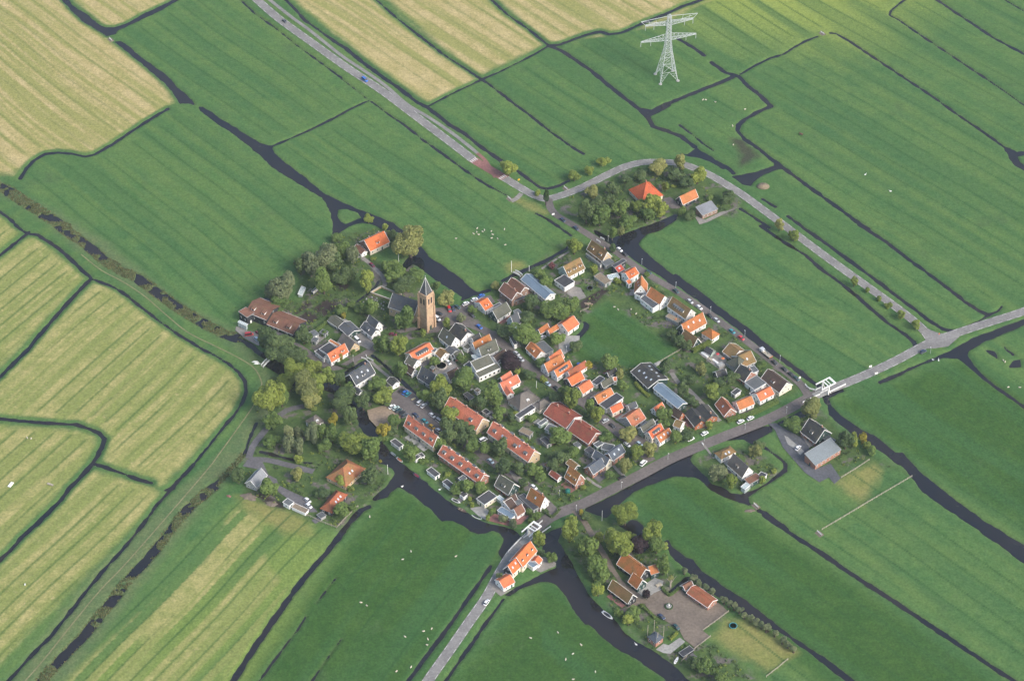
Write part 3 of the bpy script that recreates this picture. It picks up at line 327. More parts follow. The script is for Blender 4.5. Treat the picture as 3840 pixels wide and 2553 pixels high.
('f2','gable',-34.35,-2.95,-0.895,10.8,6.8,3.6,8.28,'greymoss','white','white','v s1','white gabled house with mossy grey roof just below the church tower',''),
('f3','gable',-50.41,-14.11,0.702,13.9,8.4,3.8,6.63,'salmon','cream','cream','v d1l','long cream house with salmon roof and very wide grey dormer',''),
('f4','gable',-53.78,-20.59,-0.699,6.06,7.0,2.7,5.24,'greymoss','white','white','v','small white-gabled house with mossy roof and blue skylight by the narrow moat',''),
('f5','gable',-54.74,-27.69,-0.846,6.03,4.2,2.6,4.93,'darkbrown','brick','white','v','small brown-roofed house at the bend of the narrow moat',''),
('f6','gable',-44.75,-34.34,-0.74,10.34,7.6,3.0,8.43,'slate','grey','palegreen','v d1','large grey-roofed house with green-edged gable beside the round yard pool',''),
('f7','gable',-37.9,-14.24,-0.939,5.27,5.8,2.7,4.97,'moss','white','white','v','small house with white verge boards and mossy roof in the church quarter',''),
('f8','gable',-32.68,-11.36,-0.909,5.41,5.8,2.7,3.87,'slate','white','white','v','small dark-roofed house with white gable in the church quarter',''),
('f9','gable',-29.91,-14.81,0.694,5.32,3.8,2.5,4.4,'greymoss','brick','brick','v','low grey shed-like house with white verges beside the round yard pool',''),
('f10','gable',-17.0,-6.87,0.678,11.59,4.6,4.0,7.28,'orangemoss','white','white','v s1','white gabled house with yellow-mossed roof on the inner street',''),
('f11','gable',-13.7,-12.58,0.667,11.46,6.2,3.6,8.76,'greymoss','white','white','v d1','white house with moss-green grey roof and tall white dormer on the inner street',''),
('f12','gable',-20.09,-2.91,0.8,5.55,3.0,4.0,6.14,'black','white','white','v','small dark blue-black roofed house beside the tall black-roofed white house',''),
('f13','mono',-16.0,-25.4,0.574,11.72,5.58,5.0,7.2,'greymoss','white','white','','large white hall with moss-green stepped roof and tall windows beside the purple tree',''),
('f13x','mono',-12.91,-29.1,0.612,14.16,3.48,3.4,4.2,'greymoss','white','white','w','','f13'),
('f13b','gable',-7.01,-16.91,0.791,8.54,4.6,3.6,5.53,'darkbrown','white','white','v','long dark-roofed building between the white stepped hall and the inner street',''),
('f14','gable',-32.5,-31.04,0.633,7.06,6.4,2.6,5.48,'darkbrown','white','white','v','brown-roofed barn with white verges hidden between trees by the round pool',''),
('f15','gable',13.05,-12.42,-0.983,10.02,6.4,3.1,6.19,'orangebrown','white','white','v d1','white house with brown roof and dark dormer on the inner street',''),
('f15x','flat',17.86,-9.12,-0.968,9.79,4.98,3.0,3.0,'slateflat','grey','grey','','','f15'),
('f16','gable',23.21,-19.02,0.8,9.08,5.6,3.3,7.3,'salmon','white','white','v','white house with salmon roof,rearmost of the inner street row',''),
('f17','gable',22.08,-23.92,0.707,12.26,6.2,3.3,7.41,'orangebrown','white','white','v d1','white gabled house with pale brown roof and grey dormer in the inner street row',''),
('f18','gable',26.89,-28.36,0.787,11.83,4.8,3.6,6.56,'orange','white','white','v d1l','white gabled house with vivid orange roof and long white dormer',''),
('f19','gable',34.88,-27.75,0.755,13.18,4.0,3.0,5.65,'redbrown','white','white','v','long red-brown roofed house behind the vivid orange house',''),
('f20','gable',-1.92,-38.49,0.654,11.52,6.2,3.0,5.99,'salmonred','white','white','v s1','white house with salmon-red L-shaped roof beside the pyramid-roofed grey farmhouse',''),
('f20b','gable',-2.35,-43.79,-1.173,8.24,4.0,2.9,4.2,'salmonred','white','white','','','f20'),
('f20c','gable',-3.49,-33.8,0.778,7.3,3.6,3.0,5.22,'salmonred','green','green','v','red-roofed shed with white verges behind the salmon-red L-shaped house',''),
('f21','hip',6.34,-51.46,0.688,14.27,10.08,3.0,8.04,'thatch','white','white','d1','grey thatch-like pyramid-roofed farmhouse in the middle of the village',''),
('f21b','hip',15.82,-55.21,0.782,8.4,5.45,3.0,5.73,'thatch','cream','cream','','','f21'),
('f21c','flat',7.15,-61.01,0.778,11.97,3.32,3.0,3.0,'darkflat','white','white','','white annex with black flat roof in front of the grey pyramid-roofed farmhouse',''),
('r3','gable',-24.19,-64.01,-0.771,24.4,9.6,3.4,8.55,'salmonred','cream','tan','v c3 d2','long terrace with salmon-red roof and tan gable beside the parking lot',''),
('r4','gable',-46.82,-78.93,-0.799,22.65,6.2,4.2,9.36,'salmonred','cream','tan','v c3 d4','terrace with salmon-red roof and four grey dormers above the canal',''),
('r5','gable',0.85,-86.77,-0.804,30.93,8.6,4.4,9.18,'salmonred','cream','tan','v c3 d4 s2','longest terrace with salmon-red roof and tan end gable in the village centre',''),
('r6','gable',-25.19,-102.88,-0.793,30.67,7.2,4.0,7.6,'salmonred','brick','brick','v c3 d5','terrace with salmon-red roof and five grey dormers nearest the canal',''),
('j1','gable',-2.62,-117.16,-0.757,9.89,8.0,2.8,7.57,'greymoss','brick','green','v d1','house with mossy grey roof and dark green gable near the south drawbridge',''),
('j2','gable',-1.42,-128.08,0.722,7.79,4.0,3.0,5.47,'darkbrown','white','white','v','brown-roofed house with white gable on the waterfront by the south drawbridge',''),
('j3','gable',2.8,-135.12,0.768,5.31,5.4,2.7,5.81,'brown','white','white','v','small brown-roofed cottage with white verges nearest the south drawbridge',''),
('j2x','mono',-0.52,-131.53,0.69,4.7,5.26,3.0,5.0,'darkbrown','white','white','','','j2'),
('j4','gable',13.12,-127.49,-0.779,9.95,6.4,2.9,8.23,'orangemoss','brick','white','v c1 s1','brick house with half-mossy orange roof and white gable at the road junction',''),
('j5','flat',-12.94,-125.9,0.771,8.73,5.98,3.0,3.0,'darkflat','cream','cream','','cream bungalow with flat black and grey roof on the waterfront',''),
('j6','flat',8.48,-128.78,-0.936,12.57,3.41,2.8,2.8,'darkflat','grey','grey','','dark flat-roofed garage with round roof lights beside the half-mossy orange house',''),
('j7','flat',-40.76,-106.65,-0.835,6.9,3.24,2.4,2.4,'darkflat','white','white','','black flat-roofed garden shed with white edge,middle of three on the canal bank',''),
('j8','flat',-32.4,-115.37,-0.838,6.84,3.09,2.4,2.4,'darkflat','white','white','','black flat-roofed garden shed with white edge below the five-dormer terrace',''),
('j9','flat',-24.85,-122.83,-0.794,3.23,2.98,2.4,2.4,'darkflat','white','white','','smallest dark flat shed with white edge at the mooring',''),
('j10','flat',-60.3,-84.83,-0.809,6.71,2.98,2.4,2.4,'darkflat','white','white','','dark flat-roofed shed with white edge beside the orange boat',''),
('j11','flat',-49.51,-95.24,0.791,3.64,2.3,2.3,2.3,'darkflat','white','white','','low flat shed half hidden by a tree above the orange boat',''),
('j12','mono',-5.96,-125.74,0.796,2.25,3.33,2.2,2.5,'glass','glass','glass','','striped glass roof of a small greenhouse behind the brown waterfront house',''),
('j13','flat',-2.86,-136.42,-0.702,9.3,3.33,2.6,2.6,'bluemetal','white','white','','low blue-grey roofed outbuilding on the waterfront',''),
('k1','gable',32.33,-112.13,-0.835,8.19,6.6,3.6,9.09,'orangemoss','brick','brick','v d2','brick house with tall mossy orange roof beside the green tank',''),
('k1b','gable',31.67,-101.07,-0.83,6.25,3.8,2.6,4.03,'moss','green','green','v','small mossy-roofed shed with green gable behind the mossy brick house',''),
('k2','gable',22.46,-108.85,-0.824,6.23,3.2,2.2,3.59,'darkred','black','white','v','small dark red roofed shed with white end door by the green tank',''),
('k3','gable',42.95,-103.58,0.768,9.34,6.2,3.3,6.51,'bluslate','brick','brick','v','brick house with blue-slate roof and white verges on the main road',''),
('k4','gable',46.91,-98.13,-0.759,9.75,5.0,4.0,6.88,'bluslate','cream','cream','v','narrow cream-fronted house with blue-slate roof between two brick ones',''),
('k5','gable',53.43,-94.09,0.796,9.6,6.0,4.0,7.22,'bluslate','brick','brick','v s2','brick house with dark slate roof and white end boards next to the village green',''),
('k6','flat',45.3,-85.95,0.665,4.44,3.05,3.0,3.0,'slateflat','palegreen','palegreen','','small flat-roofed outbuilding beside the lower dark red terrace',''),
('k7','flat',40.77,-90.97,-0.764,4.76,3.85,3.0,3.0,'darkflat','grey','grey','','flat-roofed extension with two roof lights behind the slate houses',''),
('l1','hip',111.35,-92.59,0.589,9.97,5.6,3.2,4.69,'moss','white','white','s2','white house with low moss-brown roof on the moated lawn',''),
('l1b','gable',118.31,-103.97,-0.958,12.26,7.6,3.0,8.43,'thatch','white','white','d1','','l1'),
('l1c','flat',124.16,-111.98,0.638,7.93,4.44,3.0,3.0,'brown','green','green','','flat brown-roofed garage with white edge on the moated lawn',''),
('l1d','flat',120.04,-117.22,0.818,4.29,2.72,2.8,2.8,'glass','glass','glass','','white framed conservatory at the water corner of the moated lawn',''),
('l2','gable',160.05,-77.24,-0.889,11.21,11.6,3.0,9.01,'black','brick','green','v c1 d1','brick house with black roof and dark green gable beside the dark driveway',''),
('l3','mono',162.02,-93.39,0.686,18.81,8.13,3.2,5.6,'greenmetal','brick','brick','','brick barn with pale grey-green sheet roof on the dark driveway',''),
('m1','gable',5.64,-168.1,0.999,13.15,7.6,4.2,8.73,'orange','cream','cream','v eye3','cream waterside inn with long orange roof and three round-topped dormers at the south drawbridge',''),
('m1b','gable',0.03,-175.92,0.934,6.91,5.6,4.0,8.0,'orange','cream','black','v s2','','m1'),
('m2','gable',-3.57,-183.95,0.665,6.92,7.0,2.8,5.07,'salmon','white','white','v','small white outbuilding with salmon roof beside the road below the waterside inn',''),
('m3','gable',12.22,-170.22,1.088,3.87,4.4,3.0,4.6,'salmon','white','white','v','small white annex with red-orange roof on the water side of the inn',''),
('m3x','flat',10.15,-172.12,-0.816,4.28,3.26,2.6,2.6,'bluemetal','white','white','','','m3'),
('n1','gable',60.57,-175.0,-0.813,15.27,8.8,3.0,7.56,'orangemoss','black','black','v c1','large dark farmhouse with long mossy orange roof at the south farm',''),
('n1b','gable',61.86,-184.92,-0.87,6.49,6.2,3.0,7.11,'orangemoss','green','green','v','','n1'),
('n1c','mono',70.05,-177.58,0.405,4.44,3.99,3.2,5.2,'orangebrown','green','green','','','n1'),
('n2','gable',54.16,-191.78,-0.811,13.8,6.0,2.8,6.64,'moss','black','black','v','dark timber guest house with mossy brown roof and white verges beside the rowing boat',''),
('n3','gable',93.16,-193.93,-0.784,13.8,7.0,2.5,4.36,'redbrown','brick','brick','v','brick stable with long red-brown roof beside the pollard willows',''),
('n4','gable',86.15,-186.78,0.635,5.34,3.8,2.4,4.05,'brown','green','green','v','short green-gabled shed with brown roof joined to the brick stable',''),
('n5','hip',69.13,-221.17,-0.808,5.69,5.49,3.2,5.5,'bluslate','brick','brick','','square brick hay barn with blue-slate pyramid roof between four poles',''),
('n6','flat',83.63,-228.96,0.687,7.0,3.21,1.7,1.7,'darkflat','black','black','','low dark tarpaulin-covered store at the farm fence',''),
('i1','hip',-85.96,-107.24,0.964,16.72,12.75,2.6,7.95,'redmoss','tan','tan','s2','large barn with mossy red hipped roof and yellow-tan wall on the peninsula lawn',''),
('i2','hip',-90.88,-128.33,1.068,15.25,6.98,2.8,5.94,'redbrown','black','black','s3','dark house with red-brown hipped roof and skylights beside the two white cars',''),
('i3','gable',-131.96,-112.16,1.079,10.13,6.6,2.8,6.22,'greymetal','grey','grey','v','grey timber barn with pale roof edges at the lane corner',''),
('i4','flat',-114.19,-128.81,-0.675,4.44,3.49,2.6,2.6,'slateflat','white','white','','small white flat-roofed shed at the end of the white yard wall',''),
('i5','flat',-107.96,-132.48,-0.546,8.6,3.16,1.8,1.8,'tanflat','white','white','','long low white storage bay beside the yard of the two white cars',''),
('e1','gable',-82.12,-33.22,0.784,14.08,9.0,4.2,8.86,'slate','white','black','v d1 s3 c1','white house with large slate roof and black gable inside the narrow moat',''),
('e1b','gable',-82.66,-44.42,-0.882,5.32,3.2,2.6,4.04,'slate','white','white','v','small slate-roofed annex in the garden of the moat house',''),
('e2','gable',-64.04,-37.02,-0.912,5.49,4.8,2.6,4.04,'black','white','white','v','tiny white garage with dark roof at the end of the parking lot',''),
('e3','gable',-95.88,-15.12,0.774,12.36,5.8,3.1,7.09,'salmon','white','white','v d2','white house with salmon-orange roof and yellow shrub at the lane bend',''),
('e3x','flat',-100.45,-11.71,0.824,7.56,6.12,4.4,4.4,'darkflat','white','white','','','e3'),
('e3y','flat',-104.21,-14.78,-0.836,7.93,2.67,3.0,3.0,'darkflat','white','white','','','e3'),
('e4','gable',-89.52,-5.57,-0.874,10.78,7.0,2.7,6.59,'thatch','tan','tan','','tan gabled house with grey-tan roof behind the salmon-orange house',''),
('e6','hip',-104.4,-68.07,0.761,7.38,6.76,2.8,6.55,'thatch','white','white','d1','steep grey thatched house almost hidden by trees in the west park',''),
('s0','flat',-13.74,-60.43,-0.775,3.41,2.73,2.4,2.4,'darkflat','white','white','','dark flat-roofed shed right of the salmon terrace beside the parking lot',''),
('s1','flat',-10.7,-62.95,0.959,2.65,2.5,2.4,2.4,'darkflat','palegreen','palegreen','','dark flat-roofed shed left of the black flat-roofed annex',''),
('s2','flat',-18.56,-43.54,0.79,2.54,2.27,2.2,2.2,'tanflat','white','white','','pale-roofed white shed left of the salmon-red L-shaped house',''),
('s3','flat',-23.23,-47.94,-0.86,5.61,2.96,2.3,2.3,'darkflat','black','black','','black shed behind the salmon terrace beside the parking lot',''),
('s4','flat',16.27,-68.58,0.776,5.48,2.29,2.4,2.4,'slateflat','palegreen','palegreen','','grey flat shed left of the upper dark red terrace',''),
('s5','flat',20.4,-73.17,1.035,4.8,4.65,2.4,2.4,'slateflat','palegreen','palegreen','','grey flat-roofed outbuilding diagonally front-left of the upper dark red terrace',''),
('s6','flat',7.42,-76.29,-0.591,6.83,3.7,2.6,2.6,'tanflat','grey','grey','','pale flat-roofed garage behind and right of the longest salmon terrace',''),
('s7','flat',17.86,-83.14,-0.929,5.88,3.33,2.5,2.5,'darkflat','grey','grey','','dark garage right of the longest salmon terrace',''),
('s8','flat',18.44,-101.19,0.751,3.21,3.0,2.3,2.3,'brown','grey','grey','','brown flat-roofed shed behind the dark red shed',''),
('s9','flat',34.22,-85.92,-0.923,3.51,2.85,2.4,2.4,'slateflat','grey','grey','','grey garage left of the flat extension behind the slate houses',''),
('s10','flat',-109.26,3.04,-0.934,4.69,3.83,2.4,2.4,'slateflat','grey','grey','','grey flat-roofed garage diagonally front-left of the mossy grey shed',''),
('s11','flat',-103.85,4.23,-0.578,3.8,3.04,2.3,2.3,'slate','grey','grey','','small slate shed diagonally front-left of the mossy grey shed',''),
('s12','flat',-108.33,-1.93,1.143,3.47,3.05,2.2,2.2,'slateflat','grey','grey','','small grey shed behind and left of the salmon-orange house at the lane bend',''),
('s13','flat',46.49,-36.14,0.859,7.08,3.55,2.8,2.8,'darkflat','white','white','','black flat-roofed annex left of the grey-roofed dark green cottage',''),
('s14','flat',69.78,-69.68,0.959,3.56,2.05,2.6,2.6,'slateflat','grey','grey','','small grey annex behind and left of the pale green gabled house',''),
('s15','flat',74.49,-72.63,0.95,11.28,1.84,3.0,3.0,'darkflat','white','white','','narrow black-roofed house wing right of the pale green gabled house',''),
('s16','flat',-24.49,-8.12,0.857,4.01,3.43,2.6,2.6,'greymoss','white','white','','small mossy-roofed annex diagonally front-left of the small blue-black roofed house',''),
('s17','flat',-19.64,-16.15,-1.061,3.7,3.56,2.4,2.4,'glass','glass','glass','','small glass-roofed veranda diagonally front-left of the house with the tall white dormer',''),
('s18','flat',-23.22,-23.82,0.854,4.51,3.94,3.0,3.0,'slate','white','white','','slate-roofed annex left of the large white stepped hall',''),
('s19','flat',131.09,-27.32,-1.105,4.98,2.88,3.2,3.2,'slateflat','white','white','','grey flat-roofed annex right of the brick-gabled dark-roofed house',''),
('s20','flat',129.26,-46.19,0.638,3.02,2.11,2.6,2.6,'darkflat','white','white','','small dark flat-roofed annex left of the right white cottage on the main road',''),
('s21','flat',39.26,-37.17,0.772,4.11,2.08,2.6,2.6,'slateflat','palegreen','palegreen','','small pale annex behind the salmon-roofed white cottage',''),
('s22','flat',54.56,64.75,0.624,6.12,4.09,2.8,2.8,'slateflat','grey','grey','','grey flat-roofed veranda left of the black flat-roofed house',''),
('s23','flat',46.62,68.12,-0.884,12.99,0.49,2.4,2.4,'slateflat','grey','grey','','long narrow grey lean-to in front of the mossy tan house',''),
('s24','flat',89.79,16.27,-0.692,8.5,3.44,2.2,2.2,'tanflat','grey','grey','','low flat-roofed garden room in front of the white house with wide box dormer',''),
('s25','flat',71.75,36.25,-0.611,4.22,3.9,3.4,3.4,'darkflat','white','white','','dark flat-roofed annex in front of the broad tawny-roofed house',''),
('s26','flat',-32.35,-15.99,-1.115,3.82,1.61,2.4,2.4,'slateflat','white','white','','small grey lean-to diagonally front-left of the low grey house by the round pool',''),
('s27','flat',-96.8,-137.08,-0.848,3.58,3.27,1.6,1.6,'slateflat','grey','grey','','low grey store diagonally front-left of the red-brown house with skylights',''),
('s28','flat',-25.43,-111.08,0.769,3.36,2.84,2.4,2.4,'slateflat','white','white','','small grey conservatory roof right of the canal-bank shed below the five-dormer terrace',''),
('s29','flat',-47.42,-93.83,-0.947,3.12,2.51,2.2,2.2,'darkflat','white','white','','dark little shed right of the half-hidden flat shed',''),
('s30','flat',-47.76,-80.04,0.989,3.63,2.43,2.2,2.2,'slateflat','grey','grey','','little grey shed in front of the four-dormer terrace above the canal',''),
('s31','flat',166.34,-82.1,-0.833,6.13,3.73,2.8,2.8,'slateflat','green','green','','grey flat-roofed connecting wing diagonally front-right of the black-roofed house by the dark driveway',''),
('x1','flat',0.58,-2.97,-1.222,8.57,1.87,3.2,3.2,'slate','white','white','','narrow white house left of the white house with dark dormer',''),
('x2','mono',55.63,-35.64,0.089,1.78,2.14,2.8,3.8,'salmon','white','white','','','g5'),
('x3','mono',-97.3,-6.94,0.999,1.81,6.48,3.6,4.6,'orangebrown','white','white','','','e3'),
('x4','flat',-42.43,-12.96,1.173,3.16,2.01,4.2,4.2,'slateflat','white','white','','small white box-like house left of the small mossy house in the church quarter',''),
('x5','flat',3.56,-128.7,-0.93,4.17,2.38,2.8,2.8,'slateflat','grey','grey','','grey flat-roofed link building left of the dark flat-roofed garage',''),
('x6','flat',129.37,-108.97,-0.614,3.56,3.37,2.6,2.6,'darkflat','white','white','','black-roofed garden store right of the flat garage on the moated lawn',''),
('x7','flat',-43.08,-25.02,-0.692,2.28,2.19,2.2,2.2,'slateflat','brick','brick','','low brick garden store behind the large grey-roofed house by the round pool',''),
('x8','flat',68.07,-67.64,0.812,2.54,1.72,2.4,2.4,'darkflat','white','white','','tiny dark annex right of the broad bowed-roof house',''),
('x9','flat',3.57,20.09,-1.03,5.76,3.31,2.8,2.8,'slateflat','paleblue','paleblue','','grey-roofed rear wing behind the pale blue cottage',''),
('x10','flat',50.05,-88.25,-0.304,6.02,4.87,2.8,2.8,'slateflat','palegreen','palegreen','','pale grey-green flat-roofed courtyard building diagonally front-right of the flat outbuilding by the dark red terrace',''),
]
TREES=[
('w','willow',-105.84,62.16,7.73,7.73,2.3,'tall grey-green willow behind the tiny white garden shed'),
('w','willow',-116.07,64.41,4.09,4.81,1.66,'round grey-green willow behind the tiny white garden shed'),
('g','tree',-97.9,70.57,5.01,5.01,1.7,'round green tree left of the white garage of the lone orange-roofed house'),
('w','willow',-90.86,66.63,3.64,6.19,1.96,'round grey-green willow left of the white garage of the lone orange-roofed house'),
('d','tree',-120.04,56.98,4.07,5.49,1.81,'round dark green tree behind the small greenhouse by the allotments'),
('w','willow',-113.99,55.3,4.98,7.09,2.16,'round grey-green willow behind the small greenhouse by the allotments'),
('g','tree',-105.87,39.94,5.84,7.97,2.35,'round green tree behind the tiny white garden shed'),
('d','tree',-101.39,60.61,5.44,5.44,1.8,'round dark green tree left of the white garage of the lone orange-roofed house'),
('w','willow',-128.42,33.88,8.52,9.25,2.64,'tall grey-green willow left of the small greenhouse by the allotments'),
('w','willow',-135.06,35.68,4.47,5.2,1.74,'round grey-green willow behind the high black timber farm building'),
('g','tree',-130.07,26.32,5.77,3.58,1.39,'round green tree right of the high black timber farm building'),
('d','tree',-94.11,48.96,5.85,4.24,1.53,'round dark green tree behind and right of the tiny white garden shed'),
('l','tree',-81.58,41.27,4.49,6.6,2.05,'round lime-green tree behind and left of the church nave'),
('g','tree',-69.51,59.49,4.98,3.34,1.33,'round green tree diagonally front-right of the white garage of the lone orange-roofed house'),
('g','tree',-63.87,53.75,3.61,4.34,1.55,'round green tree left of the wide church pond'),
('g','tree',-67.4,51.04,4.95,3.31,1.33,'round green tree behind the church nave'),
('o','tree',-58.08,73.63,8.7,8.7,2.51,'tall olive spring tree right of the lone orange-roofed house in the canal bend'),
('l','tree',-83.66,103.68,2.78,2.78,1.21,'small lime-green tree behind the lone orange-roofed house in the canal bend'),
('g','tree',-100.75,86.86,3.21,2.42,1.13,'round green tree behind and left of the white garage of the lone orange-roofed house'),
('d','tree',-61.68,42.0,5.83,4.21,1.53,'round dark green tree behind the church nave'),
('g','tree',-55.3,51.04,4.95,3.31,1.33,'round green tree behind the church tower'),
('g','tree',-78.9,20.27,4.44,5.87,1.89,'round green tree behind the rear white house of the slate-roofed pair'),
('g','tree',-84.91,22.71,3.1,2.29,1.1,'round green tree behind and right of the mossy grey shed'),
('g','tree',-94.92,20.86,3.1,3.1,1.28,'round green tree behind the mossy grey shed'),
('g','tree',-59.08,8.26,5.3,8.1,2.38,'round green tree in front of the church nave'),
('y','shrub',-94.04,19.04,1.32,2.03,0.15,'yellow-green garden shrub behind and right of the mossy grey shed'),
('g','tree',-89.61,27.74,2.66,1.65,0.96,'small green tree behind and right of the mossy grey shed'),
('l','shrub',-73.39,98.61,2.08,1.69,0.15,'lime-green garden shrub behind the lone orange-roofed house in the canal bend'),
('d','tree',-114.38,-2.85,4.38,5.11,1.72,'round dark green tree diagonally front-right of the long low black building'),
('l','shrub',-79.56,70.27,1.59,0.99,0.15,'lime-green garden shrub diagonally front-right of the white garage of the lone orange-roofed house'),
('l','shrub',-68.65,82.1,1.37,1.37,0.15,'lime-green garden shrub right of the lone orange-roofed house in the canal bend'),
('d','tree',-69.27,88.55,2.76,2.76,1.21,'small dark green tree right of the lone orange-roofed house in the canal bend'),
('d','tree',-133.48,-6.6,4.81,6.93,2.12,'round dark green tree behind the white arched footbridge'),
('d','tree',-126.85,-14.79,8.27,6.67,2.07,'tall dark green tree behind the white arched footbridge'),
('d','tree',-122.84,-18.09,6.07,5.29,1.76,'round dark green tree behind and right of the white arched footbridge'),
('d','tree',-116.64,-16.53,5.2,3.23,1.31,'round dark green tree right of the white arched footbridge'),
('l','tree',-117.04,-33.48,6.45,5.66,1.85,'tall lime-green tree right of the white arched footbridge'),
('l','tree',-109.22,-30.43,6.03,4.37,1.56,'round lime-green tree diagonally front-left of the salmon-orange house at the lane bend'),
('l','tree',-99.0,-36.46,4.29,5.03,1.71,'round lime-green tree left of the slate-roofed house inside the moat'),
('l','tree',-121.45,-39.37,5.56,3.89,1.46,'round lime-green tree in front of the white arched footbridge'),
('o','tree',-110.05,-47.73,7.26,7.26,2.2,'tall olive spring tree behind the thatched house in the west park'),
('l','tree',-104.07,-43.53,5.56,5.56,1.82,'round lime-green tree left of the small slate annex'),
('l','tree',-127.76,-57.82,7.23,8.71,2.52,'tall lime-green tree behind and left of the thatched house in the west park'),
('g','tree',-122.79,-54.12,3.83,5.94,1.91,'round green tree behind and left of the thatched house in the west park'),
('o','tree',-106.95,-53.16,5.1,4.29,1.54,'round olive spring tree behind the thatched house in the west park'),
('d','tree',-90.92,-53.05,6.8,4.21,1.53,'tall dark green tree left of the small slate annex'),
('d','tree',-85.45,-67.74,3.79,5.92,1.9,'round dark green tree left of the sandy playground'),
('y','tree',-94.25,-69.43,2.31,3.93,1.47,'small yellow-green tree right of the thatched house in the west park'),
('l','shrub',-105.29,-56.46,1.69,1.28,0.15,'lime-green garden shrub behind the thatched house in the west park'),
('g','tree',-126.22,-71.56,4.62,4.62,1.62,'round green tree left of the thatched house in the west park'),
('w','willow',-117.6,-81.16,2.93,4.97,1.69,'small grey-green willow left of the thatched house in the west park'),
('w','willow',-112.81,-79.02,2.51,4.27,1.54,'small grey-green willow diagonally front-left of the thatched house in the west park'),
('w','willow',-104.6,-81.8,3.76,6.4,2.01,'round grey-green willow in front of the thatched house in the west park'),
('g','tree',-100.66,-79.95,2.93,4.98,1.7,'small green tree in front of the thatched house in the west park'),
('g','tree',-94.27,-82.39,3.34,5.46,1.8,'round green tree diagonally front-right of the thatched house in the west park'),
('g','tree',-72.96,-40.04,4.7,2.98,1.26,'round green tree left of the tiny white garage by the parking lot'),
('l','tree',-68.71,-50.12,5.53,3.43,1.35,'round lime-green tree behind the sandy playground'),
('d','tree',-79.38,-56.02,3.82,4.56,1.6,'round dark green tree in front of the small slate annex'),
('d','tree',-92.62,-36.9,3.0,4.42,1.57,'round dark green tree left of the slate-roofed house inside the moat'),
('g','tree',-88.17,-42.64,2.56,2.56,1.16,'small green tree left of the small slate annex'),
('g','tree',-71.12,-10.2,4.79,4.79,1.65,'round green tree in front of the front white house of the slate-roofed pair'),
('l','tree',-61.46,-12.88,4.79,6.24,1.97,'round lime-green tree behind the small white-gabled house by the moat'),
('g','tree',-60.35,-32.65,3.87,5.99,1.92,'round green tree behind the tiny white garage by the parking lot'),
('d','tree',-66.54,-53.47,2.12,1.71,0.98,'small dark green tree behind the sandy playground'),
('g','tree',-62.03,-70.27,3.36,4.11,1.5,'round green tree right of the sandy playground'),
('y','tree',-67.52,-78.66,3.35,4.45,1.58,'round yellow-green tree behind and left of the shed beside the orange boat'),
('g','tree',-67.95,-81.02,2.92,2.07,1.05,'small green tree left of the shed beside the orange boat'),
('d','tree',-63.12,-76.13,3.35,2.51,1.15,'round dark green tree behind the shed beside the orange boat'),
('y','shrub',-93.48,-16.02,1.3,2.21,0.15,'yellow-green garden shrub diagonally front-right of the salmon-orange house at the lane bend'),
('g','shrub',-86.89,-10.44,1.74,1.33,0.15,'green garden shrub in front of the tan gabled house'),
('g','shrub',-104.18,3.87,1.97,1.57,0.15,'green garden shrub diagonally front-left of the mossy grey shed'),
('l','tree',-81.14,-88.52,8.32,5.16,1.74,'tall lime-green tree behind the large mossy red barn'),
('g','tree',-74.18,-94.98,4.98,6.47,2.02,'round green tree behind and right of the large mossy red barn'),
('d','tree',-73.02,-113.58,4.1,4.86,1.67,'round dark green tree right of the large mossy red barn'),
('g','tree',-125.83,-84.59,4.16,2.58,1.17,'round green tree behind the lane corner'),
('w','willow',-116.2,-88.89,3.33,5.45,1.8,'round grey-green willow behind and right of the lane corner'),
('w','willow',-110.79,-90.04,2.91,4.95,1.69,'small grey-green willow right of the lane corner'),
('g','tree',-98.16,-88.49,3.74,3.74,1.42,'round green tree in front of the thatched house in the west park'),
('d','tree',-141.1,-112.47,3.69,4.45,1.58,'round dark green tree left of the grey timber barn'),
('g','tree',-124.55,-121.23,4.49,4.49,1.59,'round green tree diagonally front-right of the grey timber barn'),
('o','tree',-111.23,-109.84,3.28,3.28,1.32,'round olive spring tree behind the small white yard shed'),
('d','tree',-97.48,-122.51,3.66,2.27,1.1,'round dark green tree behind and left of the red-brown house with skylights'),
('l','tree',-87.02,-113.26,3.68,2.28,1.1,'round lime-green tree in front of the large mossy red barn'),
('g','tree',-86.14,-136.14,4.44,3.6,1.39,'round green tree diagonally front-right of the red-brown house with skylights'),
('l','shrub',-82.77,-118.01,1.63,1.63,0.15,'lime-green garden shrub in front of the large mossy red barn'),
('l','tree',-111.02,-96.42,2.48,1.54,0.94,'small lime-green tree right of the lane corner'),
('y','shrub',-68.63,-96.64,0.83,0.83,0.15,'yellow-green garden shrub diagonally front-left of the shed beside the orange boat'),
('g','shrub',-81.67,-131.62,2.02,2.02,0.15,'green garden shrub right of the red-brown house with skylights'),
('g','tree',-53.18,-95.36,4.14,4.9,1.68,'round green tree behind and left of the half-hidden flat shed'),
('g','tree',-37.36,-86.98,3.12,3.5,1.37,'round green tree diagonally front-right of the four-dormer terrace above the canal'),
('d','tree',-33.27,-82.8,4.18,4.93,1.69,'round dark green tree right of the four-dormer terrace above the canal'),
('d','tree',-26.25,-83.15,3.34,3.34,1.33,'round dark green tree in front of the salmon terrace beside the parking lot'),
('g','tree',-20.78,-89.09,3.74,3.74,1.42,'round green tree behind the five-dormer terrace nearest the canal'),
('g','tree',-13.75,-89.8,3.74,2.9,1.24,'round green tree left of the longest salmon terrace'),
('d','tree',-6.3,-92.17,3.74,5.21,1.75,'round dark green tree left of the longest salmon terrace'),
('d','tree',-5.02,-106.37,3.71,5.18,1.74,'round dark green tree behind the mossy house near the south drawbridge'),
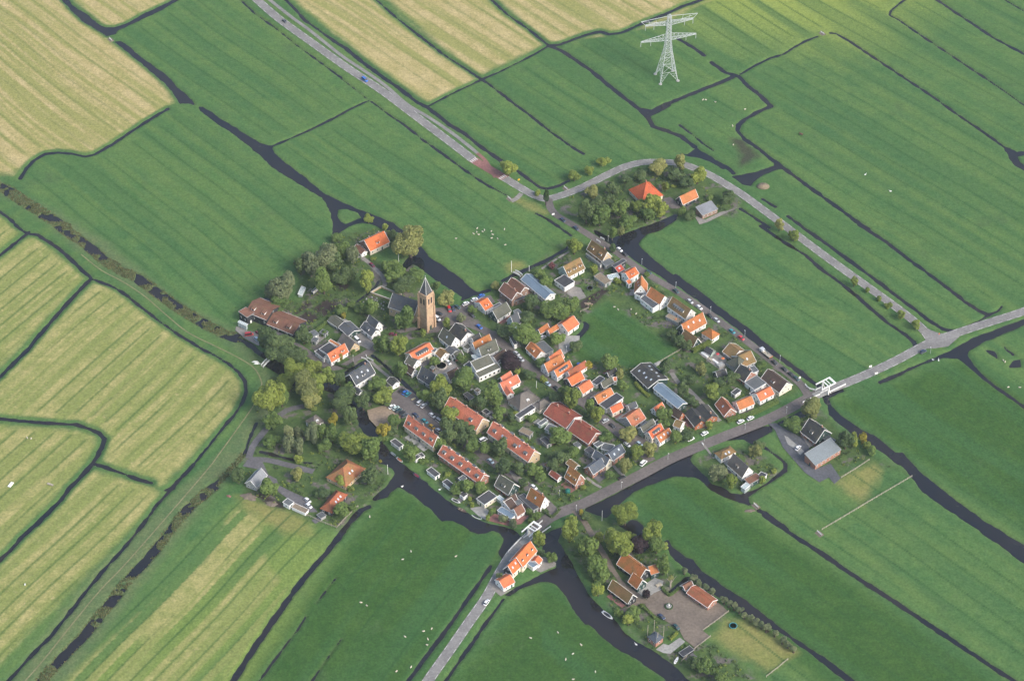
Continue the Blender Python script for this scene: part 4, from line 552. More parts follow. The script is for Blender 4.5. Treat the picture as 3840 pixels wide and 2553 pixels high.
('g','tree',-23.64,-119.22,3.88,4.27,1.54,'round green tree behind the small mooring shed'),
('g','tree',-28.91,-120.93,2.85,2.85,1.23,'small green tree behind and left of the small mooring shed'),
('g','tree',-15.94,-119.56,2.86,3.61,1.39,'small green tree behind the cream flat-roofed bungalow'),
('d','tree',3.57,-106.33,3.29,3.29,1.32,'round dark green tree left of the dark red shed'),
('g','tree',11.34,-106.89,4.11,3.27,1.32,'round green tree left of the dark red shed'),
('g','tree',14.58,-111.15,2.87,1.99,1.04,'small green tree left of the dark red shed'),
('d','tree',5.59,-114.64,2.45,2.45,1.14,'small dark green tree right of the mossy house near the south drawbridge'),
('l','shrub',-21.39,-124.8,1.22,1.22,0.15,'lime-green garden shrub diagonally front-right of the small mooring shed'),
('l','shrub',-20.32,-129.3,1.42,1.42,0.15,'lime-green garden shrub in front of the small mooring shed'),
('w','shrub',-4.52,-140.86,2.01,2.76,0.15,'grey-green garden shrub in front of the low blue-grey outbuilding'),
('w','shrub',1.09,-143.11,2.01,2.76,0.15,'grey-green garden shrub in front of the small brown cottage nearest the south drawbridge'),
('g','tree',11.92,-139.24,2.42,2.42,1.13,'small green tree behind the south drawbridge'),
('g','shrub',9.51,-141.24,2.01,2.01,0.15,'green garden shrub behind the south drawbridge'),
('g','shrub',8.34,-134.46,2.02,2.02,0.15,'green garden shrub right of the small brown cottage nearest the south drawbridge'),
('l','shrub',-12.56,-139.47,1.21,1.93,0.15,'lime-green garden shrub left of the low blue-grey outbuilding'),
('l','tree',13.35,-158.14,3.19,4.68,1.63,'round lime-green tree behind the small annex of the inn'),
('g','tree',23.95,-81.15,4.6,4.6,1.61,'round green tree left of the lower dark red terrace'),
('g','tree',31.67,-92.24,3.32,2.47,1.14,'round green tree behind the small shed behind the mossy brick house'),
('d','tree',25.38,-97.42,4.55,3.72,1.42,'round dark green tree behind and left of the small shed behind the mossy brick house'),
('d','tree',21.19,-103.39,3.3,3.3,1.33,'round dark green tree behind the dark red shed'),
('g','shrub',-45.85,-97.12,2.06,1.28,0.15,'green garden shrub diagonally front-right of the half-hidden flat shed'),
('l','shrub',-33.71,-106.88,1.64,1.02,0.15,'lime-green garden shrub right of the middle canal-bank shed'),
('g','shrub',-10.18,-134.64,1.82,2.2,0.15,'green garden shrub left of the low blue-grey outbuilding'),
('g','tree',7.25,-4.23,7.44,6.66,2.06,'tall green tree behind the white house with dark dormer'),
('l','tree',-49.39,2.39,2.19,2.91,1.24,'small lime-green tree left of the white house below the church tower'),
('d','tree',-4.48,3.4,4.82,3.14,1.29,'round dark green tree diagonally front-left of the pale blue cottage'),
('p','tree',-1.84,-23.49,6.48,4.02,1.48,'tall purple-leaved tree diagonally front-right of the dark-roofed building by the stepped hall'),
('g','tree',-10.22,-54.02,5.11,7.27,2.2,'round green tree left of the grey pyramid-roofed farmhouse'),
('g','tree',-25.59,-41.04,6.85,6.06,1.93,'tall green tree right of the brown barn by the round pool'),
('l','tree',-38.23,-45.42,5.55,5.55,1.82,'round lime-green tree diagonally front-right of the large grey-roofed house by the round pool'),
('d','tree',-38.79,-57.21,4.24,6.39,2.0,'round dark green tree behind and right of the parking lot'),
('l','tree',-33.2,-65.43,4.64,4.64,1.62,'round lime-green tree left of the salmon terrace beside the parking lot'),
('d','tree',-34.23,-76.03,3.77,5.23,1.75,'round dark green tree diagonally front-left of the salmon terrace beside the parking lot'),
('d','tree',-26.41,-73.03,3.77,2.94,1.25,'round dark green tree right of the parking lot'),
('d','tree',-21.78,-76.73,3.35,2.5,1.15,'round dark green tree behind the five-dormer terrace nearest the canal'),
('d','tree',-17.78,-57.84,4.24,4.99,1.7,'round dark green tree behind and right of the salmon terrace beside the parking lot'),
('g','tree',-6.82,-64.93,3.79,3.79,1.43,'round green tree left of the black flat-roofed annex'),
('d','tree',9.29,-31.58,3.87,2.4,1.13,'round dark green tree right of the red-roofed shed'),
('l','tree',2.45,-29.31,2.15,2.15,1.07,'small lime-green tree behind and right of the red-roofed shed'),
('d','tree',22.72,-50.18,3.83,3.0,1.26,'round dark green tree behind the upper dark red terrace'),
('l','tree',32.24,-56.85,4.25,7.05,2.15,'round lime-green tree behind the upper dark red terrace'),
('g','tree',28.22,-49.2,3.41,4.15,1.51,'round green tree left of the salmon-roofed white cottage'),
('g','tree',25.1,-2.65,4.37,2.71,1.2,'round green tree in front of the low barn beside the inner pond'),
('d','tree',34.97,-9.2,3.48,2.67,1.19,'round dark green tree behind and right of the rearmost salmon house of the row'),
('g','tree',15.79,-22.2,3.45,2.14,1.07,'round green tree left of the pale brown house of the row'),
('g','tree',9.95,-65.42,2.95,1.83,1.0,'small green tree diagonally front-right of the black flat-roofed annex'),
('d','tree',-0.54,-65.73,2.53,2.53,1.16,'small dark green tree left of the black flat-roofed annex'),
('g','tree',25.19,-82.53,5.42,3.7,1.41,'round green tree behind and left of the flat extension behind the slate houses'),
('g','tree',-41.83,-22.17,2.59,2.59,1.17,'small green tree diagonally front-left of the small mossy house in the church quarter'),
('g','tree',-28.09,-20.63,2.16,2.89,1.24,'small green tree in front of the low grey house by the round pool'),
('l','shrub',16.97,-34.37,1.71,2.43,0.15,'lime-green garden shrub diagonally front-left of the vivid orange house with long dormer'),
('g','tree',-46.63,-50.03,3.83,3.83,1.44,'round green tree behind the parking lot'),
('l','tree',2.83,-61.65,2.11,1.31,0.89,'small lime-green tree left of the black flat-roofed annex'),
('g','tree',6.53,-81.66,2.5,1.63,0.96,'small green tree right of the longest salmon terrace'),
('g','tree',53.13,-25.05,4.75,4.75,1.65,'round green tree behind the small black barn'),
('o','tree',58.55,-31.73,2.58,2.58,1.17,'small olive spring tree right of the small black barn'),
('g','tree',59.89,-41.74,2.99,3.37,1.34,'small green tree right of the grey-roofed dark green cottage'),
('l','tree',45.33,-67.54,3.16,5.37,1.78,'round lime-green tree behind the lower dark red terrace'),
('g','tree',41.51,-61.53,2.96,5.03,1.71,'small green tree left of the cream corner house'),
('g','tree',79.64,-64.51,3.16,3.54,1.38,'round green tree diagonally front-right of the small white shed by the workshop'),
('o','tree',102.27,-28.83,3.01,3.75,1.42,'round olive spring tree left of the small black shed among trees'),
('l','tree',107.13,-47.19,4.9,3.66,1.41,'round lime-green tree behind the rounded red-brown brick cottage'),
('d','tree',82.51,-29.1,3.45,4.88,1.67,'round dark green tree behind and right of the huge black barn'),
('d','tree',91.46,-46.31,2.99,4.41,1.57,'small dark green tree behind and right of the blue-grey workshop hall'),
('d','tree',96.32,-52.64,3.39,2.1,1.06,'round dark green tree behind and left of the right black-roofed twin cottage'),
('g','tree',48.99,-80.83,3.76,2.92,1.24,'round green tree behind the flat outbuilding by the dark red terrace'),
('o','tree',61.09,-79.52,4.6,2.85,1.23,'round olive spring tree left of the pale green gabled house'),
('l','tree',65.41,-94.63,3.32,4.77,1.65,'round lime-green tree right of the slate house next to the village green'),
('o','tree',71.3,-91.88,3.74,4.49,1.59,'round olive spring tree diagonally front-left of the tan-roofed house of the row'),
('g','tree',86.26,-82.4,2.92,3.67,1.41,'small green tree right of the tan-roofed house of the row'),
('d','tree',90.95,-80.83,3.76,2.93,1.24,'round dark green tree in front of the white mossy-roofed gabled house'),
('l','shrub',104.1,-70.8,1.89,2.61,0.15,'lime-green garden shrub diagonally front-right of the left black-roofed twin cottage'),
('g','tree',80.63,-71.16,2.52,2.52,1.15,'small green tree left of the white mossy-roofed gabled house'),
('d','tree',95.54,-35.96,3.86,2.39,1.13,'round dark green tree behind and right of the blue-grey workshop hall'),
('d','tree',111.71,-36.87,3.42,2.12,1.07,'round dark green tree in front of the small black shed among trees'),
('d','tree',118.56,-35.57,3.86,3.05,1.27,'round dark green tree right of the small black shed among trees'),
('y','tree',41.23,-23.42,2.16,2.16,1.07,'small yellow-green tree behind and right of the long red-brown house'),
('g','shrub',84.03,-61.93,1.9,2.96,0.15,'green garden shrub left of the brown timber shed'),
('l','tree',37.18,145.07,4.26,3.07,1.28,'round lime-green tree behind and right of the road fork'),
('l','tree',45.81,150.9,2.85,2.85,1.23,'small lime-green tree behind and right of the road fork'),
('l','tree',55.05,159.57,3.81,2.36,1.12,'round lime-green tree behind and left of the pyramid-roofed farmhouse'),
('o','tree',87.34,151.1,6.18,4.18,1.52,'round olive spring tree behind the pyramid-roofed farmhouse'),
('o','tree',100.81,156.03,3.81,4.53,1.6,'round olive spring tree behind the black barn of the north farm'),
('l','tree',110.35,141.99,4.74,5.46,1.8,'round lime-green tree behind the black barn of the north farm'),
('o','tree',47.12,128.24,4.23,3.45,1.36,'round olive spring tree right of the road fork'),
('l','tree',81.82,112.85,5.37,5.73,1.86,'round lime-green tree in front of the pyramid-roofed farmhouse'),
('l','tree',73.63,114.37,4.43,4.05,1.49,'round lime-green tree left of the black barn of the north farm'),
('g','tree',63.26,110.43,5.12,5.12,1.73,'round green tree diagonally front-left of the pyramid-roofed farmhouse'),
('g','tree',67.55,99.55,5.09,3.47,1.36,'round green tree behind and right of the mossy tan house'),
('g','tree',50.98,101.85,5.57,6.3,1.99,'round green tree behind the mossy tan house'),
('d','tree',43.19,103.84,4.65,7.41,2.23,'round dark green tree behind the mossy tan house'),
('d','tree',59.35,131.3,4.23,3.46,1.36,'round dark green tree left of the pyramid-roofed farmhouse'),
('d','tree',50.96,115.37,4.66,3.89,1.46,'round dark green tree right of the road fork'),
('d','tree',57.07,118.66,4.21,4.21,1.53,'round dark green tree left of the black barn of the north farm'),
('l','tree',86.68,107.86,3.72,5.8,1.88,'round lime-green tree left of the grey farm shed'),
('g','tree',78.89,107.4,4.18,4.18,1.52,'round green tree in front of the pyramid-roofed farmhouse'),
('g','tree',58.0,88.9,2.76,4.15,1.51,'small green tree behind the mossy tan house'),
('o','tree',62.72,92.12,2.3,3.01,1.26,'small olive spring tree behind and right of the mossy tan house'),
('d','tree',76.3,144.99,4.26,2.64,1.18,'round dark green tree behind the pyramid-roofed farmhouse'),
('d','tree',67.76,143.13,3.78,2.34,1.12,'round dark green tree behind and left of the pyramid-roofed farmhouse'),
('l','tree',90.83,134.08,2.12,3.16,1.3,'small lime-green tree right of the pyramid-roofed farmhouse'),
('l','shrub',95.88,138.39,1.41,1.02,0.15,'lime-green garden shrub behind and left of the black barn of the north farm'),
('d','tree',97.94,144.82,5.21,3.23,1.31,'round dark green tree behind the black barn of the north farm'),
('d','tree',104.21,138.8,4.72,3.11,1.28,'round dark green tree right of the pyramid-roofed farmhouse'),
('g','tree',116.63,125.3,2.34,1.45,0.92,'small green tree behind the grey farm shed'),
('d','tree',126.56,122.92,4.68,3.91,1.46,'round dark green tree behind and left of the road bend by the north farm'),
('g','tree',98.97,110.69,2.32,3.04,1.27,'small green tree in front of the black barn of the north farm'),
('d','tree',103.92,107.34,3.71,2.3,1.11,'round dark green tree left of the grey farm shed'),
('l','tree',35.78,75.48,4.57,5.3,1.77,'round lime-green tree left of the mossy tan house'),
('l','shrub',46.32,58.7,2.03,3.08,0.15,'lime-green garden shrub behind the tan flat shed'),
('l','shrub',59.57,49.86,2.02,1.63,0.15,'lime-green garden shrub diagonally front-right of the pale green glass veranda'),
('d','tree',58.15,77.16,2.28,2.28,1.1,'small dark green tree right of the mossy tan house'),
('g','shrub',76.4,55.57,1.58,1.58,0.15,'green garden shrub right of the bright orange house on the canal street'),
('l','tree',-1.88,150.35,5.23,4.85,1.67,'round lime-green tree right of the red brick crossing'),
('c','tree',19.99,121.26,3.04,5.18,1.74,'round dark conical tree left of the road fork'),
('l','shrub',14.98,130.67,1.88,1.88,0.15,'lime-green garden shrub left of the road fork'),
('o','tree',159.14,-62.36,5.92,5.12,1.73,'round olive spring tree behind the black-roofed house by the dark driveway'),
('g','tree',135.21,-22.94,2.8,1.74,0.98,'small green tree right of the yellow-mossy house by the lorry'),
('g','tree',148.41,-72.1,5.04,3.12,1.29,'round green tree left of the black-roofed house by the dark driveway'),
('l','tree',179.04,-85.12,2.5,4.25,1.54,'small lime-green tree behind and right of the grey-green roofed barn'),
('y','shrub',183.98,-81.62,2.09,3.48,0.15,'yellow-green garden shrub right of the black-roofed house by the dark driveway'),
('l','shrub',185.48,-86.17,2.08,2.08,0.15,'lime-green garden shrub right of the grey-green roofed barn'),
('w','willow',106.61,-110.11,4.93,4.52,1.6,'round grey-green willow behind and left of the white conservatory'),
('l','tree',112.7,-116.09,2.87,4.87,1.67,'small lime-green tree behind and left of the white conservatory'),
('o','tree',126.77,-92.91,3.32,3.32,1.33,'round olive spring tree right of the white moated house'),
('d','tree',129.38,-87.11,3.32,2.06,1.05,'round dark green tree right of the white moated house'),
('l','shrub',135.54,-104.71,1.64,1.02,0.15,'lime-green garden shrub right of the flat garage on the moated lawn'),
('l','shrub',129.3,-112.54,1.64,2.36,0.15,'lime-green garden shrub right of the white conservatory'),
('d','tree',174.61,-86.94,3.75,5.19,1.74,'round dark green tree behind and right of the grey-green roofed barn'),
('g','tree',188.02,-91.85,2.49,2.49,1.15,'small green tree right of the grey-green roofed barn'),
('l','tree',57.11,-141.93,6.85,6.02,1.92,'tall lime-green tree behind the large south farmhouse'),
('l','tree',70.46,-155.61,5.2,6.72,2.08,'round lime-green tree behind the large south farmhouse'),
('l','tree',52.79,-162.83,6.77,6.77,2.09,'tall lime-green tree behind the dark guest house'),
('l','tree',44.06,-154.79,2.79,2.79,1.21,'small lime-green tree behind and left of the large south farmhouse'),
('l','tree',28.89,-154.49,4.61,7.17,2.18,'round lime-green tree right of the south drawbridge'),
('l','tree',31.21,-142.05,2.41,2.41,1.13,'small lime-green tree right of the south drawbridge'),
('g','tree',37.06,-163.02,3.58,5.08,1.72,'round green tree right of the small annex of the inn'),
('o','tree',58.88,-104.65,3.3,4.76,1.65,'round olive spring tree diagonally front-right of the slate house next to the village green'),
('l','tree',73.98,-160.75,3.58,2.7,1.19,'round lime-green tree behind and right of the large south farmhouse'),
('p','tree',64.07,-159.99,4.78,3.92,1.46,'round purple-leaved tree behind the large south farmhouse'),
('y','shrub',35.39,-135.19,1.61,1.61,0.15,'yellow-green garden shrub in front of the mossy brick house by the green tank'),
('d','tree',37.7,-138.99,2.82,1.75,0.98,'small dark green tree right of the half-mossy orange house at the junction'),
('l','shrub',36.2,-116.85,1.63,1.63,0.15,'lime-green garden shrub in front of the mossy brick house by the green tank'),
('g','tree',50.67,-108.86,2.46,1.57,0.95,'small green tree diagonally front-right of the blue-slate brick house'),
('g','tree',38.05,-167.39,4.37,7.28,2.2,'round green tree behind and left of the large south farmhouse'),
('g','tree',42.5,-178.13,4.73,6.27,1.98,'round green tree behind the dark guest house'),
('d','tree',37.6,-173.25,3.16,3.94,1.47,'round dark green tree left of the large south farmhouse'),
('g','tree',44.0,-182.92,3.92,3.92,1.46,'round green tree behind and left of the dark guest house'),
('g','tree',41.09,-189.91,2.34,3.99,1.48,'small green tree left of the dark guest house'),
('g','tree',20.0,-169.06,2.37,3.14,1.29,'small green tree right of the small annex of the inn'),
('l','tree',13.79,-157.79,2.79,4.27,1.54,'small lime-green tree behind the small annex of the inn'),
('g','tree',72.19,-162.22,3.98,4.76,1.65,'round green tree behind and right of the large south farmhouse'),
('d','shrub',-5.94,-179.81,1.96,1.96,0.15,'dark green garden shrub behind and left of the small white outbuilding by the inn'),
('d','shrub',14.97,-162.84,1.98,1.23,0.15,'dark green garden shrub behind the small annex of the inn'),
('l','tree',58.67,-155.87,3.99,3.12,1.29,'round lime-green tree behind the dark guest house'),
('o','tree',55.59,-164.02,4.37,3.5,1.37,'round olive spring tree behind the large south farmhouse'),
('g','tree',91.41,-241.19,3.68,3.68,1.41,'round green tree diagonally front-right of the low dark store'),
('d','tree',87.12,-238.61,3.27,3.27,1.32,'round dark green tree in front of the low dark store'),
('g','tree',96.25,-243.08,2.45,2.45,1.14,'small green tree diagonally front-right of the low dark store'),
('g','tree',99.51,-248.21,3.25,3.25,1.32,'round green tree diagonally front-right of the square pyramid-roofed hay barn'),
('g','tree',74.84,-177.02,3.41,5.77,1.87,'round green tree right of the large south farmhouse'),
('l','tree',42.38,-191.48,2.95,3.8,1.44,'small lime-green tree left of the dark guest house'),
('g','tree',59.04,-206.74,3.76,2.77,1.21,'round green tree in front of the dark guest house'),
('l','tree',56.4,-210.91,2.5,2.5,1.15,'small lime-green tree behind and left of the square pyramid-roofed hay barn'),
('t','tree',78.1,-185.19,2.54,4.32,1.55,'small bare tree behind and left of the short shed at the stable'),
('p','tree',65.41,-193.35,2.11,2.93,1.25,'small purple-leaved tree right of the dark guest house'),
('g','shrub',51.64,-204.93,1.88,3.09,0.15,'green garden shrub in front of the dark guest house'),
('l','tree',216.97,18.42,2.54,2.17,1.08,'small lime-green tree behind and left of the eastern road junction'),
('l','tree',223.76,9.61,2.74,2.37,1.12,'small lime-green tree behind the eastern road junction'),
('l','tree',193.22,45.88,2.13,2.66,1.18,'small lime-green tree behind the east drawbridge'),
('l','shrub',200.27,41.6,1.55,1.95,0.15,'lime-green garden shrub behind and left of the eastern road junction'),
('l','shrub',205.91,33.89,1.63,2.02,0.15,'lime-green garden shrub behind the east drawbridge'),
('l','shrub',210.88,27.71,1.79,1.92,0.15,'lime-green garden shrub behind and right of the large dark-roofed house at the bridge corner'),
('l','tree',162.48,87.81,3.03,3.55,1.38,'round lime-green tree diagonally front-right of the road bend by the north farm'),
('o','tree',155.29,96.83,2.96,3.61,1.39,'small olive spring tree diagonally front-right of the road bend by the north farm'),
('l','tree',-36.04,10.47,2.42,2.79,1.21,'small lime-green tree behind and left of the tall black-roofed white house'),
('w','willow',-28.69,15.96,2.65,2.25,1.1,'small grey-green willow behind the tall black-roofed white house'),
('o','tree',-36.85,29.96,5.12,3.92,1.46,'round olive spring tree behind and right of the church tower'),
('o','tree',-9.05,43.37,3.14,2.33,1.11,'round olive spring tree behind and left of the left twin-gabled brick villa'),
('g','tree',16.45,51.81,4.05,3.26,1.32,'round green tree behind the long blue-roofed hall'),
('g','tree',19.07,45.7,3.59,3.59,1.39,'round green tree behind and right of the long blue-roofed hall'),
('r','shrub',22.44,62.31,2.03,1.64,0.15,'pink-red garden shrub left of the house with three white dormers'),
('d','tree',11.36,26.7,4.0,4.74,1.64,'round dark green tree right of the left twin-gabled brick villa'),
('g','tree',24.04,18.07,7.08,4.57,1.6,'tall green tree behind the salmon-roofed house by the inner pond'),
('g','tree',32.5,23.71,4.44,4.44,1.58,'round green tree behind the salmon-roofed house by the inner pond'),
('d','tree',7.78,15.27,4.41,2.74,1.2,'round dark green tree right of the pale blue cottage'),
('g','tree',-22.2,23.64,2.66,1.65,0.96,'small green tree left of the orange-roofed cottage on the church square'),
('g','tree',-42.96,43.54,2.69,2.69,1.19,'small green tree diagonally front-left of the wide church pond'),
('d','tree',91.11,-4.91,3.49,3.49,1.37,'round dark green tree left of the mossy barn with the green gable'),
('d','tree',88.06,2.16,3.06,2.25,1.09,'round dark green tree left of the house with four skylights'),
('d','tree',96.18,-8.3,2.61,2.61,1.17,'small dark green tree in front of the mossy barn with the green gable'),
]
POLLARDS=[
(85.43,-176.57,1.57),
(89.35,-182.09,1.78),
(92.13,-185.26,1.61),
(95.75,-188.14,1.6),
(98.7,-191.29,1.52),
(104.03,-196.54,1.47),
(106.18,-198.69,1.34),
(108.53,-200.96,1.42),
(110.9,-202.93,1.42),
(113.15,-206.31,1.5),
(116.13,-208.27,1.5),
(118.61,-211.06,1.5),
(120.95,-213.01,1.41),
(123.05,-215.23,1.41),
(124.16,-214.79,1.47),
(126.95,-218.07,1.47),
(130.23,-222.64,1.47),
(132.69,-225.23,1.46),
(135.23,-228.15,1.46),
]
HEDGES=[
(1.4,1.6,'l',[(66.65,-35.88),(69.83,-41.6),(73.45,-46.66)],'bright lime clipped hedge beside the huge black barn'),
(2.2,2.0,'l',[(98.88,-9.96),(104.32,-6.01),(109.82,-1.38)],'broad bright hedge between the mossy barn and the cluttered yard'),
(2.4,1.8,'g',[(114.03,-65.46),(123.08,-62.37),(131.88,-57.41),(142.18,-50.22)],'long clipped green hedge along the main road below the white cottages'),
(1.0,1.4,'g',[(62.85,-198.0),(66.45,-201.96),(69.6,-206.46)],'low hedge on the upper edge of the farm herb garden'),
(1.0,1.4,'l',[(76.41,-220.36),(79.93,-216.21)],'short lime hedge beside the square hay barn'),
(1.0,1.3,'g',[(73.88,-186.0),(77.43,-191.16),(82.75,-186.0)],'low V-shaped hedge at the head of the farm pond'),
(1.0,1.5,'d',[(-95.97,-19.87),(-89.77,-23.11),(-86.48,-19.87)],'dark hedge along the lane opposite the moat house'),
(1.2,1.4,'g',[(-36.51,-110.96),(-34.11,-108.03),(-32.12,-105.09)],'garden hedge between two flat sheds on the canal bank'),
(1.0,1.2,'d',[(14.87,-131.3),(17.26,-134.14),(20.45,-136.98),(24.15,-131.87)],'low dark hedge at the corner of the road junction'),
(1.0,1.3,'g',[(28.41,-121.41),(31.23,-122.56),(29.96,-125.43)],'small hedge around the green tank'),
(1.2,1.6,'g',[(-102.33,15.82),(-107.21,9.08),(-110.43,4.39)],'straight hedge beside the allotment path'),
(1.2,2.0,'d',[(-55.19,3.18),(-49.06,2.52),(-42.1,3.85)],'dark hedge along the lane below the church tower'),
]
CARS=[
(-147.73,314.89,-0.87,'darkgrey','car','dark grey car behind and left of the red brick crossing'),
(-92.56,248.83,-0.87,'blue','van','blue van behind and left of the red brick crossing'),
(29.56,106.45,-0.87,'darkblue','car','dark blue car in front of the road fork'),
(37.17,98.71,-0.871,'darkblue','car','dark blue car behind and left of the mossy tan house'),
(61.92,78.9,-0.873,'white','car','white car right of the mossy tan house'),
(64.87,74.56,-0.873,'black','car','black car behind the black flat-roofed house'),
(77.77,58.38,-0.873,'darkgreen','car','dark green car right of the bright orange house on the canal street'),
(92.45,41.54,-0.873,'darkgreen','car','dark green car right of the tall white house with the grey wing'),
(99.91,32.66,-0.873,'silver','car','silver car behind and right of the white house with wide box dormer'),
(104.8,27.43,-0.873,'white','car','white car right of the white house with wide box dormer'),
(110.11,20.19,-0.873,'black','car','black car right of the white house with wide box dormer'),
(113.76,16.53,-0.873,'silver','car','silver car behind the hipped square white house'),
(121.73,6.92,-0.873,'teal','car','teal car right of the hipped square white house'),
(126.41,1.31,-0.873,'red','car','red car behind the moss-roofed house by the cluttered yard'),
(143.06,-19.16,-0.873,'black','car','black car right of the yellow-mossy house by the lorry'),
(147.9,-24.68,-0.873,'black','car','black car behind the large dark-roofed house at the bridge corner'),
(151.19,-28.87,-0.873,'black','car','black car behind and right of the large dark-roofed house at the bridge corner'),
(153.74,-32.08,-0.873,'darkgreen','car','dark green car right of the large dark-roofed house at the bridge corner'),
(225.23,-10.02,0.605,'darkblue','car','dark blue car in front of the eastern road junction'),
(121.29,-66.21,0.609,'white','car','white car diagonally front-right of the rounded red-brown brick cottage'),
(126.64,-63.62,0.609,'white','car','white car in front of the left white cottage on the main road'),
(101.64,-75.41,0.61,'white','car','white car in front of the left black-roofed twin cottage'),
(94.08,-79.78,0.611,'white','car','white car in front of the white mossy-roofed gabled house'),
(68.35,-97.96,0.914,'white','van','white van right of the slate house next to the village green'),
(56.86,-108.75,0.61,'black','car','black car diagonally front-right of the narrow cream-fronted slate house'),
(60.41,-83.9,-0.827,'white','car','white car behind and right of the slate house next to the village green'),
(66.87,-83.48,-0.829,'paleblue','car','pale blue car diagonally front-left of the cream gabled house'),
(149.92,-86.49,0.909,'white','car','white car diagonally front-left of the black-roofed house by the dark driveway'),
(-35.08,25.76,-1.3,'red','van','red van right of the church tower'),
(-32.88,26.44,-1.301,'darkblue','car','dark blue car right of the church tower'),
(-30.69,27.81,-0.703,'darkgreen','car','dark green car left of the orange-roofed cottage on the church square'),
(-25.99,30.7,0.665,'white','car','white car left of the orange-roofed cottage on the church square'),
(-21.24,34.35,0.665,'white','car','white car behind and left of the orange-roofed cottage on the church square'),
(-17.27,37.47,0.665,'blue','car','blue car behind the orange-roofed cottage on the church square'),
(-40.52,21.93,-0.49,'black','car','black car right of the church tower'),
(-41.75,17.85,-0.787,'white','van','white van diagonally front-right of the church tower'),
(-22.4,20.43,-0.831,'black','car','black car diagonally front-left of the orange-roofed cottage on the church square'),
(-18.11,10.82,-0.83,'blue','car','blue car right of the tall black-roofed white house'),
(2.48,-11.65,-0.83,'silver','car','silver car left of the white house with dark dormer'),
(4.85,-16.23,-0.829,'silver','car','silver car diagonally front-left of the white house with dark dormer'),
(19.19,-36.24,-0.828,'paleblue','car','pale blue car diagonally front-left of the vivid orange house with long dormer'),
(23.84,-40.06,-0.828,'black','car','black car diagonally front-left of the black cottage with vivid orange roof'),
(16.99,1.91,0.648,'silver','car','silver car in front of the left low black barn'),
(-34.77,-18.84,-0.923,'white','car','white car in front of the small mossy house in the church quarter'),
(-59.22,-41.96,0.86,'black','car','black car diagonally front-right of the tiny white garage by the parking lot'),
(-57.55,-43.36,0.859,'blue','car','blue car diagonally front-right of the tiny white garage by the parking lot'),
(-55.89,-44.75,0.858,'teal','car','teal car diagonally front-right of the tiny white garage by the parking lot'),
(-52.85,-48.15,0.649,'beige','small','beige small trailer cart behind the parking lot'),
(-49.15,-51.42,0.887,'white','van','white van behind the parking lot'),
(-47.19,-53.61,0.885,'white','car','white car behind and right of the parking lot'),
(-42.43,-61.39,-0.801,'white','car','white car right of the parking lot'),
(-38.45,-66.03,-0.801,'silver','van','silver van right of the parking lot'),
(-42.33,-70.33,-0.799,'yellow','car','yellow car behind and right of the four-dormer terrace above the canal'),
(-38.58,-73.39,-0.799,'white','car','white car right of the four-dormer terrace above the canal'),
(-46.3,-65.91,-0.799,'teal','car','teal car diagonally front-right of the parking lot'),
(-51.27,-61.39,-0.799,'darkblue','car','dark blue car in front of the parking lot'),
(-64.15,-54.55,0.742,'white','car','white car behind the sandy playground'),
(-62.0,-55.8,0.741,'palegreen','car','pale green car behind and right of the sandy playground'),
(-60.54,-57.67,0.74,'darkgreen','car','dark green car left of the parking lot'),
(-58.49,-59.53,0.739,'black','car','black car left of the parking lot'),
(-57.11,-61.58,0.738,'darkgrey','car','dark grey car left of the parking lot'),
(-145.27,4.25,0.184,'red','van','red van in front of the white glasshouse by the black farm'),
(-140.59,0.38,-0.79,'paleblue','car','pale blue car diagonally front-right of the white glasshouse by the black farm'),
(-140.2,5.38,-0.792,'maroon','car','maroon car diagonally front-right of the white glasshouse by the black farm'),
(-85.23,-0.42,-0.935,'white','van','white van right of the tan gabled house'),
(-65.79,4.25,-0.151,'maroon','car','maroon car diagonally front-right of the rear white house of the slate-roofed pair'),
(-80.02,64.93,-0.904,'maroon','car','maroon car in front of the white garage of the lone orange-roofed house'),
(-104.66,-125.39,-0.764,'white','car','white car behind and right of the low white storage bay'),
(-103.87,-129.4,-0.763,'white','car','white car right of the low white storage bay'),
(-15.19,-80.45,0.632,'white','van','white van left of the longest salmon terrace'),
(-11.17,-96.48,-0.801,'paleblue','car','pale blue car right of the five-dormer terrace nearest the canal'),
(11.18,-115.75,-0.802,'white','car','white car behind the half-mossy orange house at the junction'),
(-12.48,-196.23,1.061,'white','car','white car in front of the small white outbuilding by the inn'),
(72.74,-205.53,-0.793,'darkblue','car','dark blue car left of the farm yard fountain'),
(79.6,-212.24,-0.881,'darkgreen','car','dark green car in front of the farm yard fountain'),
(52.96,-69.63,-0.829,'black','car','black car in front of the cream corner house'),
(49.52,-65.63,0.623,'silver','car','silver car in front of the cream corner house'),
]
